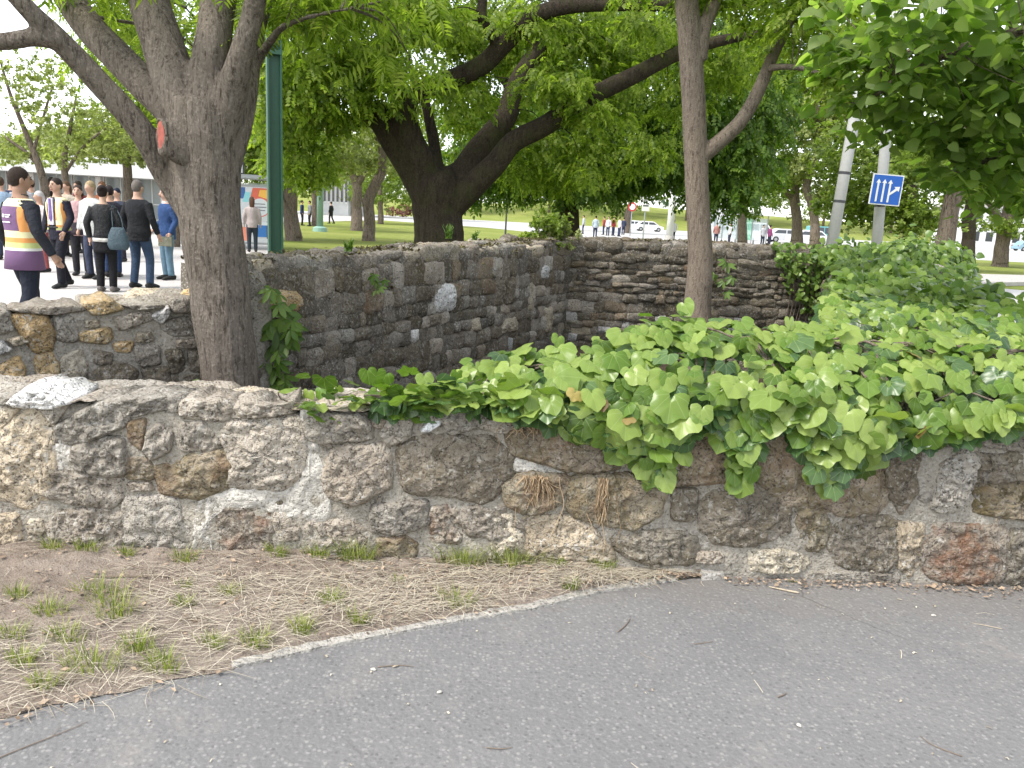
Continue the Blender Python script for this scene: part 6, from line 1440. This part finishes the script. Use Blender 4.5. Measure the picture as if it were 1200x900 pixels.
crowd('bystander in navy jacket left of the grey coat', 20, 300, None, .1, 1.84, top=(.02, .03, .07), bottom=(.02, .02, .03), hair=(.03, .02, .02), group=GR)
crowd('bystander in black jacket right of the young tree', 66, 298, None, .5, 1.88, top=(.02, .02, .022), bottom=(.03, .03, .04), hair=(.03, .02, .015), group=GR)
crowd('bystander in a cream coat behind the tie-wearing steward', 83, 300, None, 3.0, 1.8, top=(.55, .48, .38), bottom=(.06, .06, .07), hair=(.12, .07, .04), hairlen=.15, group=GR)
crowd('bystander in dark red jacket near the pavilion steps', 96, 296, None, 2.8, 1.84, top=(.16, .03, .03), bottom=(.03, .03, .04), hair=(.04, .03, .02), group=GR)
crowd('bystander in pale blue shirt at the edge of the crowd', 7, 304, None, .4, 1.8, top=(.30, .40, .52), bottom=(.04, .05, .08), hair=(.08, .05, .03), group=GR)
# people far off
GF = 'strollers on the far paths'
crowd('stroller in black on the pale path beyond the lawn', 388, 262, None, 1.2, 1.75, top=(.02, .02, .02), bottom=(.02, .02, .025), group=GF, **WALKL)
crowd('stroller in a grey top near the pale green mast', 363, 265, None, 2.0, 1.72, top=(.22, .22, .24), bottom=(.02, .02, .03), group=GF)
crowd('stroller in dark blue next to the grey topped one', 354, 264, None, -1.4, 1.72, top=(.03, .04, .10), bottom=(.03, .03, .04), group=GF)
crowd('woman with long brown hair standing at the poster panel', 296, 295, None, R(20), 1.68, top=(.42, .36, .34), bottom=(.03, .04, .05), hair=(.10, .05, .03), hairlen=.2, group=GF)
crowd('man in white shirt and dark trousers at the foot of the white mast', 788, 283, None, R(10), 1.76, top=(.65, .65, .64), bottom=(.02, .02, .025), hair=(.25, .22, .2), group=GF)
for i, (px, py, tp, lb) in enumerate(((697, 278, (.45, .52, .60), 'pale blue shirt'), (707, 275, (.40, .06, .07), 'red jersey'), (712, 276, (.55, .55, .55), 'white jersey'), (718, 276, (.35, .05, .05), 'maroon jersey'), (725, 277, (.60, .55, .55), 'cream shirt'), (730, 275, (.05, .06, .10), 'navy top'), (683, 274, (.45, .48, .55), 'grey blue top'))):
    crowd('distant pedestrian in %s beside the far road' % lb, px, py, None, i * 1.3, 1.74, top=tp, bottom=(.04, .05, .10), group=GF)
for i, (px, tp, lb) in enumerate(((842, (.50, .25, .22), 'salmon top'), (858, (.6, .6, .6), 'white top'), (897, (.60, .60, .62), 'white coat'), (905, (.30, .08, .20), 'plum top'))):
    crowd('waiting passenger in %s at the tram shelter' % lb, px, 0, 68, i * 1.7, 1.72, top=tp, bottom=(.05, .05, .08), group=GF)
# ------------------------------------------------------------------ pavilion with railed terrace, left
def col_mat(k, c, r=.5): M[k] = flat(k, c, r); return M[k]
col_mat('white_paint', (.62, .62, .60)); col_mat('green_paint', (.030, .085, .055), .5); col_mat('pale_green_paint', (.20, .33, .27)); col_mat('grey_pole', (.36, .36, .355), .6); col_mat('sign_blue', (.012, .085, .36), .35); col_mat('dark_frame', (.05, .05, .055))
M['mast_white'] = flat('white_mast', (.60, .60, .58), .6)
M['pale_glass'] = flat('pale_glass', (.26, .29, .30), .12, .6)
b0 = at(-120, 240, 46); b1 = at(205, 240, 50)
pv = empty('pavilion', (b0.x, 46, -.03), math.atan2(4, b1.x - b0.x)); tag(pv, 'low concrete pavilion with a white railed roof terrace behind the plaza crowd', 'building')
L = b1.x - b0.x; zr = 2.55
mb = MB(); mb.box((L / 2, 3.0, zr + .25), (L + 1, 8, .5)); mb.build('roof_slab', M['concrete'], pv); mb = MB(); mb.box((L / 2, -1.04, zr + .26), (L + 1.1, .06, .62)); mb.build('fascia', M['white_paint'], pv)
mb = MB(); mb.box((L / 2, 6.0, zr / 2), (L, .3, zr)); mb.build('back_wall', M['concrete'], pv)
n = 9
for i in range(n):
    x = L * i / (n - 1); mb = MB(); mb.box((x, -.6, zr / 2), (.28, .28, zr)); mb.build('column', M['concrete'], pv)
    if i < n - 1:
        w = L / (n - 1); f = MB()
        for xx in (.06, w / 2, w - .06): f.box((x + xx, 1.2, zr / 2), (.07, .07, zr))
        for zz in (.06, 1.0, zr - .04): f.box((x + w / 2, 1.2, zz), (w - .02, .065, .07))
        f = f.build('window_frame', M['white_paint'], pv); g = MB(); g.box((x + w / 2, 1.24, zr / 2), (w - .1, .02, zr - .1)); g.build('pane', M['pale_glass'], f)
rl = MB(); rl.box((L / 2, -.9, zr + 1.42), (L + .8, .12, .14)); rl.box((L / 2, -.9, zr + .95), (L + .8, .07, .08)); rl.box((L / 2, -.9, zr + .62), (L + .8, .08, .10)); rl = rl.build('railing', M['white_paint'], pv)
for i in range(31): q = MB(); q.box((L * i / 30, -.9, zr + .95), (.14 if i % 3 == 0 else .06, .06, .9)); q.build('baluster', M['white_paint'], rl)
st = MB()
for k in range(3): st.box((L * .35, -2.4 - .32 * k, .40 - .15 * k - .08), (6, .34, .16))
st.build('steps', M['concrete'], pv)
# ------------------------------------------------------------------ poster shelter by the plaza
s0 = gp(276, 291); sh = empty('bus_shelter', (s0.x, s0.y, -.012), R(14)); tag(sh, 'glazed bus shelter with a colourful poster panel beside the green mast', 'bus shelter')
for x, y in ((-1.9, 0), (1.3, 0), (-1.9, 1.3), (1.3, 1.3)): q = MB(); q.box((x, y, 1.13), (.08, .08, 2.26)); q.build('post', M['steel'], sh)
q = MB(); q.box((-.3, .6, 2.32), (3.7, 1.9, .12)); q.build('roof', M['steel'], sh)
for x in (-1.05, .5): q = MB(); q.box((x, 1.3, 1.2), (1.45, .012, 1.9)); q.build('pane', M['glass'], sh)
q = MB(); q.box((-.6, .9, .45), (2.0, .4, .05)); q.box((-1.4, .9, .22), (.06, .3, .42)); q.box((.2, .9, .22), (.06, .3, .42)); q.build('bench', M['steel'], sh)
pn = MB(); pn.box((.60, -.10, 1.12), (1.18, .14, 1.90)); pn = pn.build('poster_frame', M['steel'], sh)
def poster(parts):
    for i, (poly, c) in enumerate(parts):
        m_ = flat('poster_ink_%d' % i, c, .4); q = MB(); q.prism([(.60 + x, 1.12 + z) for x, z in poly], -.172 - .0012 * i, -.1715 - .0012 * i); q.build('poster_print', m_, pn)
circ = lambda cx, cz, r: [(cx + r * math.cos(k * math.pi / 10), cz + r * math.sin(k * math.pi / 10)) for k in range(20)]
rect = lambda a, b, c, d: [(a, b), (c, b), (c, d), (a, d)]
poster([(rect(-.52, -.88, .52, .88), (.55, .57, .58)), (rect(-.50, .50, -.25, .86), (.05, .12, .30)), ([(-.35, .40), (-.02, .40), (.02, .70), (-.25, .72)], (.25, .55, .58)), ([(-.1, .55), (.5, .45), (.5, .86), (-.02, .86)], (.60, .13, .08)), ([(.15, .60), (.5, .50), (.5, .80), (.2, .8)], (.75, .42, .08)), (circ(.20, .25, .31), (.62, .13, .10)), (circ(.20, .25, .28), (.58, .60, .61)),
        (rect(-.50, -.84, -.16, -.40), (.72, .26, .17)), (rect(.02, -.70, .40, -.30), (.05, .18, .45)), (rect(.40, -.75, .51, -.2), (.05, .05, .08)), (rect(-.5, -.32, .5, -.22), (.62, .66, .66)), (rect(-.02, .34, .36, .37), (.2, .2, .22)), (rect(.02, .24, .40, .27), (.2, .2, .22)), (rect(.04, .14, .36, .17), (.2, .2, .22))])
# square information board above it
q0 = at(280, 197, 28.2); sg = empty('information_board', (q0.x, q0.y, -.012)); tag(sg, 'small square white board in a dark frame on a post above the bus shelter', 'sign')
q = MB(); q.tube([Vector((0, 0, 0)), Vector((0, 0, q0.z + .1))], [.035, .03], 10); q.build('post', M['steel'], sg)
q = MB(); q.box((0, -.06, q0.z + .012), (.40, .05, .40)); q.build('frame', M['dark_frame'], sg); q = MB(); q.box((0, -.09, q0.z + .012), (.31, .012, .31)); q.build('panel', M['white_paint'], sg)
q = MB(); q.box((-.03, -.098, q0.z - .03), (.12, .004, .02)); q.box((.02, -.098, q0.z - .07), (.05, .004, .015)); q.build('print', M['dark_frame'], sg)
# ------------------------------------------------------------------ masts and posts
def hbeam(label, px, Y, ptop, w, d, mat):
    b = at(px, 300, Y); top = at(px - 4, ptop, Y).z + 3; t = empty('steel_mast', (b.x, Y, -.02), R(24)); tag(t, label, 'mast')
    for x in (-w / 2, w / 2): q = MB(); q.box((x, 0, top / 2), (.022, d, top)); q.build('flange', mat, t)
    q = MB(); q.box((0, 0, top / 2), (w - .022, .018, top)); q.build('web', mat, t)
    q = MB(); q.box((0, 0, .02), (w + .2, d + .2, .04)); q.build('base_plate', mat, t)
    for z in (at(px, 32, Y).z, at(px, 60, Y).z): q = MB(); q.box((0, 0, z), (w + .03, d + .03, .05)); q.build('clamp', mat, t)
hbeam('tall dark green steel beam mast rising behind the leaning trunk', 323, 10.4, 30, .155, .15, M['green_paint'])
b = gp(375, 271); t = empty('lamp_mast', (b.x, b.y, -.02)); tag(t, 'pale green round mast on a flanged foot on the lawn', 'mast')
q = MB(); q.tube([Vector((0, 0, 0)), Vector((0, 0, 4)), Vector((0, 0, 9))], [.19, .17, .10], 16); q.build('pole', M['pale_green_paint'], t, smooth=True); q = MB(); q.tube([Vector((0, 0, 0)), Vector((0, 0, .22)), Vector((0, 0, .3))], [.42, .40, .22], 16); q.build('foot', M['pale_green_paint'], t)
b = gp(784, 283); t = empty('lamp_mast', (b.x, b.y, -.01)); tag(t, 'white tapered mast at the edge of the far road', 'mast')
q = MB(); q.tube([Vector((0, 0, 0)), Vector((0, 0, 3)), Vector((.05, 0, 9))], [.30, .27, .18], 16); q.build('pole', M['mast_white'], t, smooth=True); q = MB(); q.tube([Vector((0, 0, 0)), Vector((0, 0, .5))], [.40, .36], 16); q.build('foot', M['concrete'], t)
b = gp(592, 280); t = empty('marker_post', (b.x, b.y, -.02)); tag(t, 'thin dark post at the lawn edge right of the massive tree', 'post'); q = MB(); q.tube([Vector((0, 0, 0)), Vector((0, 0, 2.6))], [.06, .05], 8); q.ball((0, 0, 2.62), (.07, .07, .05), 8, 6); q.build('pole', M['dark_frame'], t)
for (xb, xt, Y, r_, lb) in ((974, 1001, 15.0, .100, 'smooth grey leaning mast left of the blue road sign'), (1027, 1040, 16.0, .098, 'grey flaking mast carrying the blue road sign')):
    a = at(xb, 290, Y); c = at(xt, 140, Y); d = (c - a) / (c.z - a.z); base = a - d * (a.z + .02); t = empty('street_mast', base); tag(t, lb, 'mast')
    q = MB(); q.tube([Vector((0, 0, 0)), d * 3, d * 8], [r_ * 1.06, r_, r_ * .8], 18); q.build('pole', M['grey_pole'], t, smooth=True)
    q = MB(); q.tube([Vector((0, 0, 0)), d * .25], [r_ * 1.5, r_ * 1.35], 18); q.build('foot', M['grey_pole'], t)
    for z in (2.1, 2.6): q = MB(); q.tube([d * z, d * (z + .05)], [r_ * 1.03, r_ * 1.03], 18); q.build('strap', M['dark_frame'], t)
# blue lane sign
c = at(1038.5, 222.5, 15.8); t = empty('road_sign', c); t.rotation_euler = (0, R(2.2), R(-4)); tag(t, 'square blue lane sign with white arrows strapped to a grey mast', 'road sign')
W_ = .285
q = MB(); q.box((0, 0, 0), (2 * W_, .03, 2 * W_)); q.build('rim', M['white_paint'], t); q = MB(); q.box((0, -.017, 0), (2 * W_ - .04, .008, 2 * W_ - .04)); q.build('panel', M['sign_blue'], t)
for x, h0, h1 in ((-.17, -.23, .19), (-.06, -.23, .19), (.05, -.23, .19)):
    q = MB(); q.prism([(x - .017, h0), (x + .017, h0), (x + .017, h1 - .07), (x + .045, h1 - .07), (x, h1), (x - .045, h1 - .07), (x - .017, h1 - .07)], -.026, -.0225); q.build('arrow', M['white_paint'], t)
q = MB(); q.prism([(.068, -.10), (.068, -.05), (.16, .035), (.135, .065), (.235, .075), (.225, -.02), (.195, .005)], -.026, -.0225); q.build('arrow', M['white_paint'], t)
# round sign and stop pole by the far road
c = gp(737, 276); t = empty('road_sign', (c.x - .3, c.y - 3, -.01)); tag(t, 'round white road sign with a red rim beside the bent street tree', 'road sign'); q = MB(); q.tube([Vector((0, 0, 0)), Vector((0, 0, 3.0))], [.05, .05], 8); q.build('post', M['steel'], t)
for r_, y, mt in ((.42, -.06, flat('sign_red', (.45, .04, .04))), (.28, -.085, M['white_paint'])): q = MB(); q.tube([Vector((0, y, 2.75)), Vector((0, y - .02, 2.75))], [r_, r_], 20); q.build('disc', mt, t)
c = gp(753, 284); t = empty('stop_pole', (c.x, c.y, -.01)); tag(t, 'stop pole with stacked white timetable panels by the far road', 'sign')
q = MB(); q.tube([Vector((0, 0, 0)), Vector((0, 0, 4.0))], [.05, .05], 8); q.build('post', M['steel'], t)
for z, h in ((3.75, .5), (3.15, .5), (2.5, .55)): q = MB(); q.box((0, -.08, z), (.55, .04, h)); q.build('panel', M['white_paint'], t); q = MB(); q.box((0, -.103, z + .1), (.4, .004, .1)); q.build('print', M['dark_frame'], t)
# tram shelter
a = at(830, 260, 72); t = empty('tram_shelter', (a.x, 72, -.01)); tag(t, 'long glass tram shelter with green tinted panels beyond the slim tree', 'tram shelter')
for i in range(5): q = MB(); q.box((i * 1.3, 0, 1.25), (.08, .08, 2.5)); q.build('post', M['steel'], t)
q = MB(); q.box((2.6, .2, 2.55), (6.0, 1.8, .14)); q.build('roof', M['white_paint'], t)
M['glass_green'] = glass_mat('green_glass', (.35, .75, .55), .5)
for i in range(4): q = MB(); q.box((i * 1.3 + .65, .0, 1.3), (1.2, .02, 1.9)); q.build('pane', M['glass_green'] if i == 2 else M['glass'], t)
q = MB(); q.box((2.6, .3, .5), (4.5, .4, .06)); 
for i in range(3): q.box((1.0 + 1.6 * i, .3, .24), (.06, .3, .48))
q.build('bench', M['steel'], t)
# ------------------------------------------------------------------ cars
def car(label, loc, rz, color, van=False):
    t = empty('car', loc, rz); tag(t, label, 'car', 'vehicles on the far road'); Lh = 2.1; w = .86
    top = 1.95 if van else 1.45; belt = 1.05 if van else .92
    lower = [(-Lh, .35), (-Lh + .05, .75), (-Lh + .2, belt - .04), (-1.0, belt), (1.1, belt), (1.5, belt - .08), (Lh - .1, .72), (Lh, .45), (Lh - .05, .25), (-Lh + .05, .25)]
    mb = MB(); n = len(lower)
    for y, s in ((-w, .97), (-w * .93, 1), (w * .93, 1), (w, .97)): mb.v += [Vector((x * s, y, .25 + (z - .25) * (s if s < 1 else 1))) for x, z in lower]
    for k in range(3):
        for i in range(n): mb.f.append((k * n + i, k * n + (i + 1) % n, (k + 1) * n + (i + 1) % n, (k + 1) * n + i))
    mb.f += [tuple(range(n - 1, -1, -1)), tuple(range(3 * n, 4 * n))]
    body = mb.build('body', M['paint'], t, color=color)
    cab = [(-1.95 if van else -1.75, belt - .02), (-1.85 if van else -1.2, top - .06), (-1.6 if van else -.9, top), (.35, top), (.65, top - .08), (1.35, belt - .03)]
    for nm, ins, mt in (('cabin', 0.0, M['paint']),):
        mb = MB(); n = len(cab); mb.v = [Vector((x, -w * (.95 - .16 * (z - belt)), z)) for x, z in cab] + [Vector((x, w * (.95 - .16 * (z - belt)), z)) for x, z in cab]
        mb.f = [tuple(range(n)), tuple(range(2 * n - 1, n - 1, -1))] + [(i, i + n, (i + 1) % n + n, (i + 1) % n) for i in range(n)]; mb.build(nm, mt, t, color=color)
    for s in (-1, 1):
        for x0, x1, x2, x3 in ((-1.55 if not van else -1.7, -1.15 if not van else -1.6, -.25, -.25), (-.15, -.15, .55, 1.05)):
            yy = lambda z: s * (w * (.95 - .16 * (z - belt)) + .008); q = MB(); z0, z1 = belt + .04, top - .14
            q.add([(x0, yy(z0), z0), (x3, yy(z0), z0), (x2, yy(z1), z1), (x1, yy(z1), z1)], [(0, 1, 2, 3)]); q.build('window', M['dark_glass'], t)
        q = MB(); q.box((Lh - .10, s * .6, .66), (.12, .34, .14)); q.build('headlight', M['white_paint'], t)
        q = MB(); q.box((-Lh + .06, s * .66, .74), (.08, .24, .16)); q.build('tail_light', M['scar'], t)
    q = MB(); q.add([(1.36, -.70, belt + .03), (1.36, .70, belt + .03), (.70, .62, top - .10), (.70, -.62, top - .10)], [(0, 1, 2, 3)]); q.build('windscreen', M['dark_glass'], t)
    for x in (-1.3, 1.3):
        for s in (-1, 1):
            q = MB(); q.tube([Vector((x, s * (w - .2), .31)), Vector((x, s * (w + .01), .31))], [.31, .31], 18); wh = q.build('wheel', M['rubber'], t); q = MB(); q.tube([Vector((x, s * (w - .02), .31)), Vector((x, s * (w + .025), .31))], [.19, .17], 12); q.build('rim', M['steel'], wh)
    return t
def road(px, Y): p = at(px, 268, Y); return (p.x, Y, -.014)
car('white saloon crossing behind the stop pole', road(760, 120), 0.05, (.62, .62, .62)); car('white hatchback just ahead of the white saloon', road(741, 125), 3.1, (.6, .61, .62)); car('white van beyond the tram shelter end', road(890, 92), 0.0, (.62, .62, .61), True)
car('silver car beside the twin trunked tree', road(922, 88), 0.0, (.5, .51, .52)); car('teal van past the leaning grey mast', road(965, 100), 0.1, (.10, .30, .30), True); car('white car between the two lawn trunks at the tram stop', road(948, 84), 3.0, (.6, .6, .6)); car('pale blue car on the far side of the right hand lawn', (at(1205, 290, 118).x, 118, -.014), 0.1, (.20, .32, .38)); car('grey car passing behind the tram shelter', road(855, 96), 0, (.3, .31, .32))
# ------------------------------------------------------------------ far buildings
def block(label, px0, px1, Y, h, color, floors, bays):
    a, b = at(px0, 260, Y), at(px1, 260, Y); w = b.x - a.x; t = empty('building', (a.x, Y, -.03)); tag(t, label, 'building')
    mt = flat('facade_%d' % px0, color, .85, scale=.6); q = MB(); q.box((w / 2, 6, h / 2), (w, 12, h)); wl_ = q.build('wall', mt, t); q = MB(); q.box((w / 2, 6, h + .2), (w + .8, 12.8, .4)); q.build('roof', M['concrete'], t)
    for fl in range(floors):
        for k in range(bays):
            x = w * (k + .5) / bays; z = h * (fl + .55) / floors; q = MB(); q.box((x, -.02, z), (w / bays * .62, .10, h / floors * .55)); f = q.build('window', M['white_paint'], t); q = MB(); q.box((x, -.08, z), (w / bays * .52, .03, h / floors * .46)); q.build('pane', M['dark_glass'], f)
block('white flat building glimpsed beyond the tram shelter', 828, 862, 146, 9.5, (.58, .58, .57), 3, 5)
block('long white building beyond the right hand lawn', 1138, 1330, 135, 6.5, (.60, .60, .60), 2, 12)
block('pale colonnaded building beyond the pale green mast', 378, 408, 120, 6, (.56, .56, .55), 1, 6)
